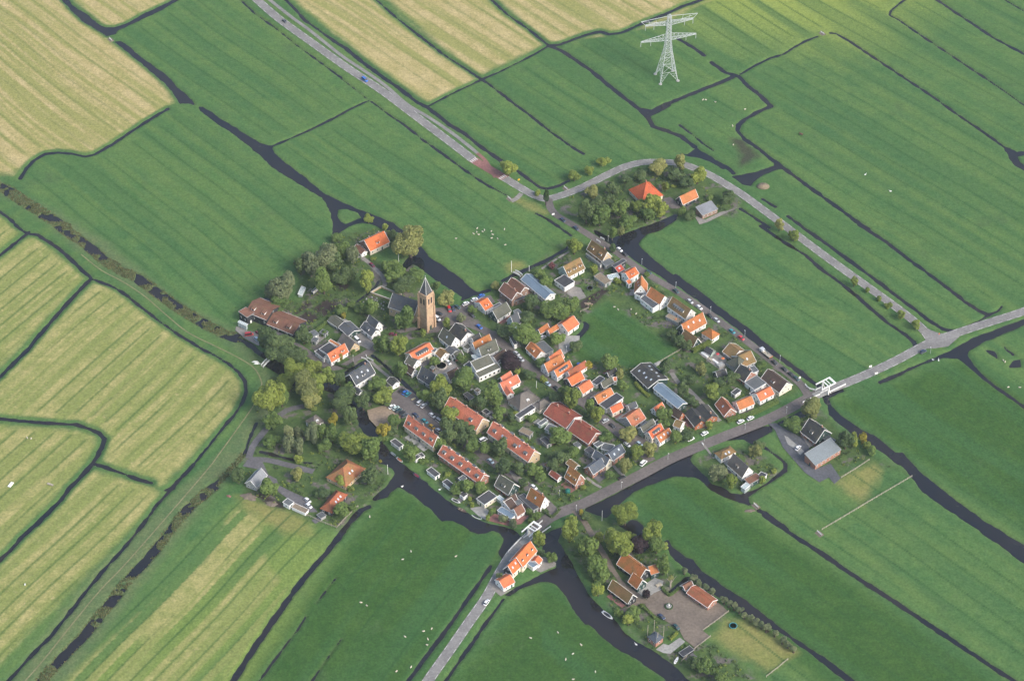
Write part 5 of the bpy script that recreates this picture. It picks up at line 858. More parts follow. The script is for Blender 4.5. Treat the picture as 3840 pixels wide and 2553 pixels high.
ANIMALS=[
(-32.52,89.37,'s','leftmost sheep in the large meadow behind the church'),
(-22.27,93.78,'s','second sheep from the left in the large meadow behind the church'),
(-20.49,95.48,'s','third sheep from the left in the large meadow behind the church'),
(-20.3,98.81,'s','fourth sheep from the left in the large meadow behind the church'),
(-19.27,93.05,'s','fifth sheep from the left in the large meadow behind the church'),
(-17.14,95.85,'s','sixth sheep from the left in the large meadow behind the church'),
(-16.01,97.33,'s','seventh sheep from the left in the large meadow behind the church'),
(-11.99,96.22,'s','eighth sheep from the left in the large meadow behind the church'),
(-11.82,89.74,'s','ninth sheep from the left in the large meadow behind the church'),
(-11.15,93.12,'s','tenth sheep from the left in the large meadow behind the church'),
(-8.38,89.37,'s','eleventh sheep from the left in the large meadow behind the church'),
(-4.41,97.85,'s','twelfth sheep from the left in the large meadow behind the church'),
(-3.78,83.59,'s','thirteenth sheep from the left in the large meadow behind the church'),
(57.21,28.08,'s','leftmost sheep in the small field enclosed by the village'),
(59.35,25.75,'s','second sheep from the left in the small field enclosed by the village'),
(66.57,26.03,'s','third sheep from the left in the small field enclosed by the village'),
(69.21,22.13,'s','fourth sheep from the left in the small field enclosed by the village'),
(-73.97,-196.02,'s','leftmost sheep in the meadow left of the southern road'),
(-71.14,-198.03,'s','second sheep from the left in the meadow left of the southern road'),
(-72.36,-137.01,'s','third sheep from the left in the meadow left of the southern road'),
(-54.99,-240.33,'s','fourth sheep from the left in the meadow left of the southern road'),
(-54.6,-166.88,'s','fifth sheep from the left in the meadow left of the southern road'),
(-51.62,-218.41,'s','sixth sheep from the left in the meadow left of the southern road'),
(-50.61,-161.28,'s','seventh sheep from the left in the meadow left of the southern road'),
(-48.2,-237.79,'s','eighth sheep from the left in the meadow left of the southern road'),
(-42.79,-214.81,'s','ninth sheep from the left in the meadow left of the southern road'),
(-40.96,-223.63,'s','tenth sheep from the left in the meadow left of the southern road'),
(-40.57,-220.04,'s','eleventh sheep from the left in the meadow left of the southern road'),
(-38.91,-213.16,'s','twelfth sheep from the left in the meadow left of the southern road'),
(-28.09,-164.78,'s','thirteenth sheep from the left in the meadow left of the southern road'),
(9.06,-219.23,'s','leftmost sheep in the meadow right of the southern road'),
(22.2,-215.63,'s','second sheep from the left in the meadow right of the southern road'),
(25.7,-232.99,'s','third sheep from the left in the meadow right of the southern road'),
(29.29,-229.29,'s','fourth sheep from the left in the meadow right of the southern road'),
(28.98,-245.4,'s','fifth sheep from the left in the meadow right of the southern road'),
(33.3,-223.63,'s','sixth sheep from the left in the meadow right of the southern road'),
(39.69,-240.65,'s','seventh sheep from the left in the meadow right of the southern road'),
(118.78,227.49,'s','leftmost sheep in the small pasture below the pylon'),
(120.59,227.49,'s','second sheep from the left in the small pasture below the pylon'),
(126.29,225.17,'s','third sheep from the left in the small pasture below the pylon'),
(135.36,199.98,'s','fourth sheep from the left in the small pasture below the pylon'),
(134.46,180.57,'s','fifth sheep from the left in the small pasture below the pylon'),
(144.18,217.47,'s','sixth sheep from the left in the small pasture below the pylon'),
(176.56,190.97,'b','brown cow standing alone in the broad eastern meadow'),
(268.23,-16.99,'s','leftmost sheep in the pasture with dark pools at the right edge'),
(268.96,-18.42,'s','second sheep from the left in the pasture with dark pools at the right edge'),
(267.62,-38.79,'s','third sheep from the left in the pasture with dark pools at the right edge'),
(273.67,-39.02,'s','fourth sheep from the left in the pasture with dark pools at the right edge'),
(-255.34,-78.59,'s','leftmost sheep at the top of the western mown field'),
(-253.2,-79.15,'s','second sheep from the left at the top of the western mown field'),
(211.38,150.74,'w','leftmost white swan in the broad eastern meadow'),
(224.44,134.4,'w','second white swan from the left in the broad eastern meadow'),
(230.05,-15.79,'w','leftmost white swan on the canal beside the eastern road'),
(232.9,-16.99,'w','second white swan from the left on the canal beside the eastern road'),
(-56.62,-114.38,'w','white swan at the tip of the southern meadow'),
(-37.17,-117.29,'w','white swan swimming under the canal-bank gardens'),
(59.78,-222.73,'w','white swan swimming beside the farm garden'),
(-240.55,-184.06,'w','white swan resting on the mown field in the lower left'),
]
BOATS=[
(-49.32,-106.39,-0.806,5.5,'darkblue','dark blue boat with red inside moored below the terraces'),
(-62.09,-90.26,-0.806,4.0,'silver','pale grey boat moored beside the dark flat shed'),
(-58.63,-94.56,-0.837,5.0,'orange','white boat with orange cover moored under the tree'),
(-28.69,-125.72,-0.61,5.5,'whiteblack','white boat with dark cover and blue stern at the mooring shed'),
(-25.56,-131.44,-0.609,5.5,'brown','low brown wooden punt beside the mooring'),
(-17.83,-136.38,-0.609,6.0,'whiteblack','dark covered boat with white bow at the stone quay'),
(46.55,-203.76,-0.806,7.0,'whiteblack','white rowing boat with dark inside at the farm jetty'),
(78.62,-233.58,1.134,4.5,'whitewhite','small white dinghy lying on the bank at the farm fence'),
]
LAMPS=[
(55.58,87.06,'first lamp post on the canal street near the road bend'),
(74.18,65.86,'lamp post on the canal bank opposite the black flat-roofed house'),
(92.57,45.03,'lamp post on the canal bank opposite the broad tawny-roofed house'),
(110.93,23.61,'lamp post on the canal bank opposite the house with four skylights'),
(128.55,3.18,'lamp post on the canal bank beside the red parked car'),
(146.15,-17.92,'lamp post on the canal bank behind the parked lorry'),
(146.2,-59.27,'lamp post on the main road nearest the east drawbridge'),
(123.22,-71.97,'lamp post on the main road opposite two parked white cars'),
(101.27,-80.8,'lamp post on the main road at the path to the moated house'),
(81.31,-94.73,'lamp post on the main road above the widest part of the canal'),
(56.31,-115.91,'lamp post on the main road opposite the black car'),
(32.73,-133.15,'lamp post on the main road near the south drawbridge'),
(229.15,-11.03,'lamp post on the eastern road beside the junction'),
(-86.58,-17.92,'lamp post on the lane in front of the moat house'),
(24.26,-121.98,'lamp post on the verge beside the green tank'),
(29.81,-10.06,'lamp post behind the rearmost salmon house of the row'),
]
POLES=[
(-64.85,68.65,6.6,'tall white flagpole on the lawn of the lone orange-roofed house'),
(-0.35,59.16,8,'tall white flagpole at the meadow edge beside the blue-roofed hall'),
(9.8,59.87,4.2,'short white pole by the ditch behind the blue-roofed hall'),
(45.7,-139.38,7,'tall white flagpole in the garden right of the south drawbridge'),
(-64.36,-105.57,6.6,'white flagpole on the tip of the peninsula lawn'),
(13.19,-39.16,4.8,'white flagpole behind the grey pyramid-roofed farmhouse'),
]
FENCES=[
('w',[(155.66,-51.16),(160.63,-47.89),(165.37,-44.86)],'white bridge railing on the village side of the east drawbridge,near side'),
('w',[(165.91,-43.73),(169.77,-41.26)],'short white railing on the deck of the east drawbridge,near side'),
('w',[(170.21,-43.28),(175.0,-40.11),(180.04,-36.74)],'white bridge railing on the field side of the east drawbridge,near side'),
('w',[(158.25,-36.74),(158.94,-38.52),(160.47,-40.43),(163.37,-41.38)],'curved white railing at the village corner of the east drawbridge'),
('w',[(163.83,-40.94),(167.46,-38.65)],'short white railing on the far side of the east drawbridge'),
('w',[(-1.86,-161.62),(1.52,-156.55),(4.63,-152.12)],'long white railing beside the road above the waterside inn'),
('w',[(5.91,-152.01),(9.12,-148.89)],'short white railing on the deck of the south drawbridge'),
('w',[(13.16,-142.73),(15.39,-140.2)],'white railing at the village end of the south drawbridge,left side'),
('w',[(14.31,-149.22),(17.14,-146.43),(19.56,-144.13)],'white railing at the village end of the south drawbridge,right side'),
('w',[(9.09,-153.89),(11.1,-151.12)],'white railing between the waterside inn and the drawbridge deck'),
('p',[(170.33,-108.5),(178.15,-102.33),(186.34,-95.21)],'pale wooden fence at the upper edge of the dry paddock'),
('p',[(156.78,-146.06),(169.3,-136.51),(181.99,-126.66),(194.81,-116.88),(207.05,-107.55)],'long pale fence line across the meadow below the dry paddock'),
('p',[(92.46,-214.27),(98.62,-208.7),(105.73,-201.96)],'wooden fence between the farm yard and the riding paddock,upper length'),
('p',[(81.06,-234.01),(88.07,-225.85),(95.95,-218.15)],'wooden fence between the farm yard and the riding paddock,lower length'),
('p',[(78.92,-19.71),(85.67,-13.84),(92.91,-7.92)],'pale fence along the lower edge of the inner village field'),
('p',[(38.21,23.95),(42.71,27.03)],'short pale fence at the brown earth corner of the inner field'),
('p',[(120.86,-243.7),(126.74,-238.15),(132.03,-232.87)],'short pale fence closing the riding paddock'),
('p',[(-113.82,-129.44),(-109.99,-132.29),(-104.96,-135.14),(-97.4,-140.23),(-88.72,-144.72)],'wire and post fence along the west farm yard edge'),
('p',[(-88.72,-144.72),(-84.67,-137.97),(-78.64,-129.44)],'pale fence along the ditch below the red-brown house'),
('w',[(-82.17,-15.18),(-80.19,-15.96),(-77.67,-19.09)],'short white railing on the moat bridge,lane side'),
('w',[(-79.9,-12.82),(-79.28,-14.98),(-75.81,-17.4)],'short white railing on the moat bridge,parking side'),
('w',[(51.32,90.14),(53.33,88.31)],'tiny white rail on the canal side of the canal street'),
('w',[(48.97,87.94),(50.97,85.75)],'tiny white rail on the house side of the canal street'),
('w',[(99.78,-82.74),(100.52,-84.25)],'white gate rails at the path to the moated house'),
]
SIGNS=[
(24.11,110.67,2.2,1.6,'white','white notice board at the entry to the canal street'),
(194.83,-23.56,2.4,1.6,'white','white village name sign left of the eastern road'),
(197.34,-29.22,2.4,1.6,'white','white village name sign right of the eastern road'),
(4.02,144.76,1.6,1.6,'yellow','yellow diamond road sign beside the red brick crossing'),
(155.7,-31.82,1.6,1.2,'white','small white sign at the end of the canal street'),
(236.01,4.73,1.4,0.5,'orange','orange marker post at the eastern road junction'),
]
ROUNDS=[
(-38.47,-21.82,3.02,'lightgrey','large round garden pool with pale rim and dark water in the church quarter'),
(107.37,-211.49,1.99,'teal','round blue trampoline in the riding paddock'),
(44.1,44.33,1.79,'black','dark round trampoline on the small lawn'),
]
PARASOLS=[
(36.34,-21.61,1.2,'blue','blue garden parasol behind the long red-brown house'),
(90.97,15.45,1.2,'orange','orange parasol on the terrace of the white house with box dormer'),
(114.98,-17.15,1.0,'orange','orange parasol in the cluttered yard'),
(112.41,-13.55,1.0,'red','red parasol in the cluttered yard'),
]
PYLON=(97.35,252.21,[(-6.93,3.69),(-4.19,-7.4),(6.93,-3.69),(4.19,7.4)])
PYLON_Z={'peak': 47.4,'low': 29.1,'up': 40.5,'waist': 20.5}
PYLON_ARM=(-17.98,-4.0,16.7,5.46)
TOWER_FRONT=(-46.13,7.73)
TOWER=[
(-51.7,10.16),
(-46.43,7.79),
(-42.77,12.18),
25.1,
35.7,
]
BRIDGES=[
(168.51,-42.11,0.562,5.39),
(9.9,-151.17,0.837,4.34),
]
FOOTBRIDGE=(-135.93,-21.95,-128.11,-14.0)
FOOTBRIDGE2=(1.23,59.16,5.27,55.26)
LORRY=(139.06,-12.03,-0.93)
FOUNTAIN=(76.73,-198.57)
TANK=(28.56,-119.67)
HEAP=(149.29,139.29)
HAYPOLES=(69.38,-218.7)
CULVERTS=[
(-258.02,294.2,'culvert gate at the corner of the north-west mown field'),
(200.27,301.34,'culvert gate at the sunlit corner of the eastern meadow'),
(124.74,-129.04,'culvert gate on the ditch beside the moated lawn'),
(-1.4,127.18,'fenced culvert gate at the meadow entrance by the road fork'),
(155.24,-148.74,'culvert gate at the end of the long pale fence'),
(31.97,137.17,'small plank bridge with pale rail beside the road near the round trees'),
]
YARD_WALL=[
(-68.7,34.29),
(-79.64,40.18),
(-74.05,45.55),
(-67.18,41.09),
(-62.17,38.44),
]
GRAVES=[
(-86.36,31.53),
(-83.06,37.06),
(-76.83,37.06),
(-69.98,32.91),
(-69.61,23.3),
(-73.23,25.35),
(-78.8,21.25),
]
HEAPS=[
(-135.03,-122.27,4.2,2.6,1.0,'surf_dirt','brown earth heap beside the grey timber barn'),
(-122.88,-127.15,3.4,1.8,0.6,'surf_dirt','low dark earth heap in the west farm yard'),
(-140.06,-17.72,1.6,0.7,0.6,'trim','left white boulder on the dike by the arched footbridge'),
(-138.99,-19.22,1.6,0.7,0.6,'trim','right white boulder on the dike by the arched footbridge'),
(43.03,31.15,2.6,1.5,0.5,'surf_sand','sandy earth heap in the corner of the inner field'),
(121.27,-132.18,2.4,1.4,0.5,'surf_dirt','earth heap beside the culvert near the moated lawn'),
(-145.44,-121.65,1.4,0.8,0.5,'surf_redbrick','reddish rubble heap at the end of the western reed ditch'),
]
CLUTTER=[
(105.44,-12.69,-0.862,5,1.4,0.9,'trim','long white plank pile in the cluttered yard by the shed'),
(110.93,-18.24,-0.862,4.5,1.2,0.8,'trim','white plank pile in the middle of the cluttered yard'),
(108.44,-16.61,-0.862,3,1.6,0.7,'pale_wood','pale wooden crate stack in the cluttered yard'),
(113.55,-21.17,0.623,4,3,1.1,'concrete','grey skip container at the lower end of the cluttered yard'),
(72.27,-184.27,0.585,3,1.6,0.7,'pale_wood','wooden crate stack on the terrace of the south farmhouse'),
(-258.54,-113.7,1.166,3.5,1.6,0.5,'trim','white plank pile on the left mown field'),
(-238.18,-113.49,-0.436,3.5,1.0,0.5,'pale_wood','pale plank pile on the mown field beside the left ditch'),
(-99.66,-122.85,-1.028,4,0.7,0.5,'hay','brown plank pile on the grass beside the red-brown house'),
(79.33,-20.03,0.63,4,2,0.9,'concrete','grey crate stack behind the huge black barn'),
]

# ------------------------------------------------------------------ materials
MATS = {}
def new_mat(name, rough=.85, spec=.25):
    m = bpy.data.materials.new(name); m.use_nodes = True
    b = m.node_tree.nodes['Principled BSDF']
    b.inputs['Roughness'].default_value = rough
    b.inputs['Specular IOR Level'].default_value = spec
    MATS[name] = m
    return m, m.node_tree, b
def N_(t, kind, **kw):
    n = t.nodes.new(kind)
    for k, v in kw.items(): setattr(n, k, v)
    return n
def noise(t, scale, detail=3, rough=.6, coord=None, w=None):
    n = N_(t, 'ShaderNodeTexNoise'); n.inputs['Scale'].default_value = scale; n.inputs['Detail'].default_value = detail
    n.inputs['Roughness'].default_value = rough
    if coord is not None: t.links.new(coord, n.inputs['Vector'])
    return n.outputs['Fac']
def ramp(t, fac, p0, p1, c0=(0,0,0,1), c1=(1,1,1,1)):
    r = N_(t, 'ShaderNodeValToRGB'); r.color_ramp.elements[0].position = p0; r.color_ramp.elements[1].position = p1
    r.color_ramp.elements[0].color = c0; r.color_ramp.elements[1].color = c1
    t.links.new(fac, r.inputs[0]); return r.outputs[0]
def mix(t, fac, a, b, mode='MIX'):
    n = N_(t, 'ShaderNodeMix', data_type='RGBA', blend_type=mode)
    if isinstance(fac, (int, float)): n.inputs[0].default_value = fac
    else: t.links.new(fac, n.inputs[0])
    for s, v in ((6, a), (7, b)):
        if isinstance(v, tuple): n.inputs[s].default_value = (*v[:3], 1)
        else: t.links.new(v, n.inputs[s])
    return n.outputs[2]
def mulf(t, f, k):
    n = N_(t, 'ShaderNodeMath', operation='MULTIPLY'); t.links.new(f, n.inputs[0]); n.inputs[1].default_value = k; return n.outputs[0]
def wpos(t):
    return N_(t, 'ShaderNodeNewGeometry').outputs['Position']
def stained(name, c, c2, scale=.6, rough=.85, spec=.25, amount=(.35,.7), fine=3.0, streak=None, objvar=.0):
    """base colour c with patches of c2 (weathering of the surface itself) and fine grain"""
    m, t, b = new_mat(name, rough, spec)
    p = wpos(t)
    col = mix(t, ramp(t, noise(t, scale, 4, .65, p), amount[0], amount[1]), c, c2)
    g = ramp(t, noise(t, fine, 2, .5, p), .3, .7, (.82,.82,.82,1), (1.14,1.14,1.14,1))
    col = mix(t, 1.0, col, g, 'MULTIPLY')
    if objvar:
        oi = N_(t, 'ShaderNodeObjectInfo')
        v = ramp(t, oi.outputs['Random'], 0, 1, (1-objvar,)*3+(1,), (1+objvar,)*3+(1,))
        col = mix(t, 1.0, col, v, 'MULTIPLY')
    t.links.new(col, b.inputs['Base Color'])
    return m
def mul(c, k): return tuple(min(1, x*k) for x in c)
ROOF = {'orange':((.60,.160,.055),(.42,.115,.045)),'orangered':((.55,.13,.055),(.40,.095,.045)),'salmon':((.56,.17,.075),(.40,.12,.06)),
 'salmonred':((.56,.18,.105),(.42,.13,.08)),'salmonmoss':((.42,.14,.08),(.26,.13,.065)),'red':((.42,.07,.045),(.28,.055,.04)),'darkred':((.27,.075,.05),(.19,.06,.045)),
 'redbrown':((.32,.10,.055),(.20,.085,.045)),'redmoss':((.30,.115,.06),(.19,.125,.05)),'orangebrown':((.42,.15,.06),(.28,.125,.05)),'orangemoss':((.40,.14,.05),(.21,.135,.05)),
 'brown':((.20,.095,.065),(.14,.075,.055)),'darkbrown':((.095,.06,.05),(.065,.048,.042)),'moss':((.225,.13,.06),(.14,.115,.05)),'greymoss':((.105,.105,.085),(.07,.078,.06)),
 'slate':((.085,.092,.105),(.062,.068,.078)),'bluslate':((.09,.105,.13),(.065,.078,.098)),'black':((.045,.047,.052),(.066,.064,.06)),'thatch':((.145,.13,.12),(.10,.092,.085)),
 'tan':((.30,.22,.14),(.22,.17,.11)),'bluemetal':((.16,.215,.27),(.13,.18,.23)),'greymetal':((.20,.21,.225),(.15,.155,.165)),'greenmetal':((.165,.188,.198),(.13,.15,.158)),
 'darkflat':((.045,.047,.055),(.07,.07,.075)),'slateflat':((.12,.13,.135),(.085,.092,.097)),'tanflat':((.25,.20,.14),(.19,.155,.11))}
for k, (c, c2) in ROOF.items():
    metal = 'metal' in k
    m = stained('roof_'+k, c, c2, .22 if not metal else .1, .55 if metal else .9, .4 if metal else .15, (.38,.68), 1.6, objvar=.10)
    if not metal and 'flat' not in k:
        t = m.node_tree; b = t.nodes['Principled BSDF']; old = b.inputs['Base Color'].links[0].from_socket; pw_ = wpos(t)
        c3 = mix(t, mulf(t, ramp(t, noise(t, .45, 5, .7, pw_), .52, .70), .55), old, (.135,.115,.055))
        c3 = mix(t, mulf(t, ramp(t, noise(t, .9, 4, .7, pw_), .56, .72), .35), c3, mul(c, 1.35))
        t.links.new(c3, b.inputs['Base Color'])
    # tile courses / sheet ribs as fine relief
    t = m.node_tree; b = t.nodes['Principled BSDF']
    tc = N_(t, 'ShaderNodeTexCoord'); wv = N_(t, 'ShaderNodeTexWave'); wv.inputs['Scale'].default_value = .9 if not metal else .35
    wv.inputs['Distortion'].default_value = .6; wv.inputs['Detail'].default_value = 1
    t.links.new(tc.outputs['Object'], wv.inputs['Vector'])
    bp = N_(t, 'ShaderNodeBump'); bp.inputs['Strength'].default_value = .5; bp.inputs['Distance'].default_value = .08
    t.links.new(wv.outputs['Fac'], bp.inputs['Height']); t.links.new(bp.outputs[0], b.inputs['Normal'])
WALL = {'white':(.80,.79,.76),'cream':(.70,.63,.50),'tan':(.50,.39,.25),'brick':(.33,.17,.125),'darkbrick':(.24,.155,.12),'black':(.032,.036,.043),'green':(.03,.06,.055),
 'grey':(.33,.335,.33),'palegreen':(.33,.42,.36),'paleblue':(.42,.55,.58),'rust':(.33,.12,.06)}
for k, c in WALL.items(): stained('wall_'+k, c, mul(c, .82), .5, .85, .2, (.45,.8), 4.0, objvar=.05)
stained('trim', (.84,.83,.80), (.74,.73,.70), .8)
stained('chimney', (.34,.18,.13), (.24,.14,.11), 1.0)
stained('chimney_pale', (.55,.50,.44), (.42,.38,.33), 1.0)
stained('door_green', (.03,.075,.06), (.024,.055,.045), 1.0, .5)
stained('tower_brick', (.47,.33,.215), (.37,.25,.165), .45, fine=1.2)
m, t, b = new_mat('pane', .12, .5); b.inputs['Base Color'].default_value = (.025,.03,.037,1)
m, t, b = new_mat('skylight', .1, .8); b.inputs['Base Color'].default_value = (.45,.50,.56,1)
m, t, b = new_mat('glasshouse', .15, .6); b.inputs['Base Color'].default_value = (.42,.50,.50,1); b.inputs['Alpha'].default_value = .8
stained('steel', (.52,.545,.55), (.44,.465,.47), .4, .5, .5)
stained('lamp_steel', (.42,.44,.44), (.36,.38,.38), .5, .5, .5)
stained('concrete', (.36,.355,.34), (.28,.28,.265), .8)
stained('pale_wood', (.42,.37,.29), (.31,.28,.22), .8)
stained('bark', (.11,.085,.065), (.075,.06,.048), 1.5)
stained('bark_pale', (.36,.32,.27), (.22,.19,.16), 1.2)
stained('hay', (.22,.175,.115), (.15,.125,.085), .9)
PAINT = {'white':(.78,.79,.79),'silver':(.45,.47,.49),'black':(.02,.022,.026),'darkgrey':(.07,.075,.085),'darkblue':(.025,.04,.085),'blue':(.03,.13,.46),'red':(.48,.03,.04),
 'maroon':(.16,.015,.035),'darkgreen':(.02,.06,.065),'teal':(.03,.24,.28),'paleblue':(.36,.47,.54),'palegreen':(.42,.55,.52),'yellow':(.62,.37,.02),'beige':(.52,.44,.25),'orange':(.62,.17,.05),'brown':(.10,.065,.05)}
for k, c in PAINT.items():
    m, t, b = new_mat('paint_'+k, .32, .5); b.inputs['Base Color'].default_value = (*c, 1)
m, t, b = new_mat('tyre', .9, .2); b.inputs['Base Color'].default_value = (.02,.02,.02,1)
stained('wool', (.62,.56,.46), (.50,.44,.36), 2.5)
stained('hide', (.13,.07,.045), (.09,.05,.035), 2.0)
stained('feather', (.84,.83,.80), (.76,.75,.72), 3.0)
SURF = {'track':((.235,.215,.115),(.165,.165,.085)),'asphalt':((.240,.230,.220),(.185,.178,.172)),'brick':((.160,.139,.131),(.122,.108,.103)),'redbrick':((.26,.125,.11),(.21,.105,.095)),'gravel':((.27,.25,.225),(.205,.19,.175)),
 'darkgravel':((.135,.13,.135),(.11,.105,.11)),'darkasphalt':((.105,.108,.12),(.085,.088,.098)),'dirt':((.195,.160,.128),(.148,.122,.100)),'sand':((.31,.235,.17),(.23,.18,.13)),'slab':((.33,.325,.30),(.25,.245,.23))}
for k, (c, c2) in SURF.items():
    m = stained('surf_'+k, c, mul(c2, .92), .09, .95, .1, (.32,.66), .8)
LEAF = {'g':((.190,.272,.080),(.122,.192,.058)),'d':((.140,.200,.080),(.090,.140,.060)),'l':((.285,.345,.080),(.190,.250,.060)),'w':((.240,.275,.145),(.150,.190,.098)),'o':((.310,.325,.120),(.215,.240,.085)),
 'y':((.40,.35,.055),(.28,.26,.05)),'p':((.062,.038,.048),(.038,.027,.036)),'r':((.32,.12,.12),(.20,.08,.08)),'c':((.065,.110,.044),(.042,.075,.032)),'reed':((.155,.160,.075),(.100,.115,.050))}
for k, (c, c2) in LEAF.items():
    m, t, b = new_mat('leaf_'+k, .75, .15)
    at = N_(t, 'ShaderNodeAttribute', attribute_name='tone')
    oi = N_(t, 'ShaderNodeObjectInfo')
    col = mix(t, at.outputs['Fac'], c2, c)
    v = ramp(t, oi.outputs['Random'], 0, 1, (.80,.84,.85,1), (1.22,1.15,1.08,1))
    col = mix(t, 1.0, col, v, 'MULTIPLY')
    t.links.new(col, b.inputs['Base Color'])
    tr = N_(t, 'ShaderNodeBsdfTranslucent'); t.links.new(col, tr.inputs['Color'])
    mx = N_(t, 'ShaderNodeMixShader'); mx.inputs[0].default_value = .38
    t.links.new(b.outputs[0], mx.inputs[1]); t.links.new(tr.outputs[0], mx.inputs[2])
    t.links.new(mx.outputs[0], t.nodes['Material Output'].inputs[0])
# ground: attributes give the cover (mown hay, dry turf, reeds, soil, gardens) and the painted sun patch (bright); nodes give the colour
def ground_material():
    m, t, b = new_mat('meadow', .95, .08)
    p = wpos(t)
    at = lambda n: N_(t, 'ShaderNodeAttribute', attribute_name=n).outputs['Fac']
    big = noise(t, .012, 4, .6, p); mid = noise(t, .07, 5, .65, p); fine = noise(t, .8, 3, .6, p)
    green = mix(t, ramp(t, big, .3, .7), (.042,.110,.038), (.064,.138,.040))
    green = mix(t, ramp(t, mid, .35, .72), green, (.088,.156,.046))
    green = mix(t, mulf(t, at('hband'), .38), green, (.100,.158,.044))
    green = mix(t, at('lush'), green, mix(t, ramp(t, mid, .3, .7), (.028,.078,.018), (.046,.100,.022)))
    green = mix(t, ramp(t, noise(t, .03, 6, .75, p), .58, .74), green, (.060,.105,.040))
    green = mix(t, at('bright'), green, (.215,.265,.058))  # painted sun patch; the lime field's own tint shares this mask
    green = mix(t, at('band'), green, (.040,.106,.036))
    hay = mix(t, ramp(t, mid, .32, .68), (.30,.26,.105), (.40,.325,.165))
    hay = mix(t, at('fresh'), hay, mix(t, ramp(t, mid, .35, .65), (.200,.220,.070), (.320,.290,.120)))
    hay = mix(t, at('hband'), hay, mix(t, at('fresh'), (.235,.235,.080), (.185,.215,.066)))
    hay = mix(t, ramp(t, noise(t, .22, 4, .7, p), .60, .85), hay, (.42,.34,.18))
    col = mix(t, at('mown'), green, hay)
    dry = mix(t, ramp(t, mid, .35, .65), (.165,.185,.056), (.205,.195,.070))
    col = mix(t, at('dry'), col, dry)
    col = mix(t, at('furrow'), col, mix(t, at('mown'), (.026,.076,.022), (.070,.125,.032)))
    gard = mix(t, ramp(t, noise(t, .16, 5, .7, p), .36, .66), (.042,.078,.027), (.082,.125,.038))
    gard = mix(t, ramp(t, noise(t, .11, 4, .6, p), .54, .62), gard, (.125,.112,.102))
    col = mix(t, at('garden'), col, gard)
    reed = mix(t, ramp(t, noise(t, .1, 5, .7, p), .35, .7), (.075,.125,.052), (.135,.150,.070))
    col = mix(t, at('reed'), col, reed)
    col = mix(t, at('soil'), col, (.040,.031,.030))
    col = mix(t, at('bank'), col, (.060,.085,.034))
    g = ramp(t, fine, .28, .72, (.74,.77,.74,1), (1.26,1.22,1.24,1))
    col = mix(t, 1.0, col, g, 'MULTIPLY')
    g = ramp(t, noise(t, .28, 7, .8, p), .32, .68, (.80,.83,.80,1), (1.22,1.18,1.18,1))
    col = mix(t, 1.0, col, g, 'MULTIPLY')
    t.links.new(col, b.inputs['Base Color'])
    bp = N_(t, 'ShaderNodeBump'); bp.inputs['Strength'].default_value = .6; bp.inputs['Distance'].default_value = .35
    t.links.new(fine, bp.inputs['Height']); t.links.new(bp.outputs[0], b.inputs['Normal'])
ground_material()
m, t, b = new_mat('canal_water', .06, .40)
p = wpos(t)
col = mix(t, ramp(t, noise(t, .02, 4, .6, p), .35, .7), (.007,.009,.015), (.022,.017,.018))
col = mix(t, ramp(t, noise(t, .16, 6, .75, p), .64, .74), col, (.030,.036,.020))
t.links.new(col, b.inputs['Base Color'])
bp = N_(t, 'ShaderNodeBump'); bp.inputs['Strength'].default_value = .12; bp.inputs['Distance'].default_value = .1
t.links.new(noise(t, .9, 3, .6, p), bp.inputs['Height']); t.links.new(bp.outputs[0], b.inputs['Normal'])
# ------------------------------------------------------------------ object helpers
COL = scene.collection
def tag(o, label=None, cat=None, group=None, kind=None):
    if label: o['label'] = label
    if cat: o['category'] = cat
    if group: o['group'] = group
    if kind: o['kind'] = kind
    return o
def empty(name, x, y, z=0, yaw=0):
    o = bpy.data.objects.new(name, None); COL.objects.link(o)
    o.empty_display_size = .5
    o.matrix_basis = Matrix.Translation((x, y, z)) @ Matrix.Rotation(yaw, 4, 'Z')
    return o
def setmat(o, mat):
    s = o.material_slots[0]; s.link = 'OBJECT'; s.material = MATS[mat]
def obj(name, mesh, mat, parent=None, M=None):
    o = bpy.data.objects.new(name, mesh); COL.objects.link(o)
    if parent is not None: o.parent = parent
    if M is not None: o.matrix_basis = M
    if mat: setmat(o, mat)
    return o
def mesh_from(name, V, Fc, smooth=False, attr=None):
    me = bpy.data.meshes.new(name); me.from_pydata(V, [], Fc)
    me.materials.append(None)
    if attr is not None:
        a = me.attributes.new('tone', 'FLOAT', 'FACE'); a.data.foreach_set('value', attr)
    if smooth: me.polygons.foreach_set('use_smooth', [True]*len(me.polygons))
    me.update(); return me
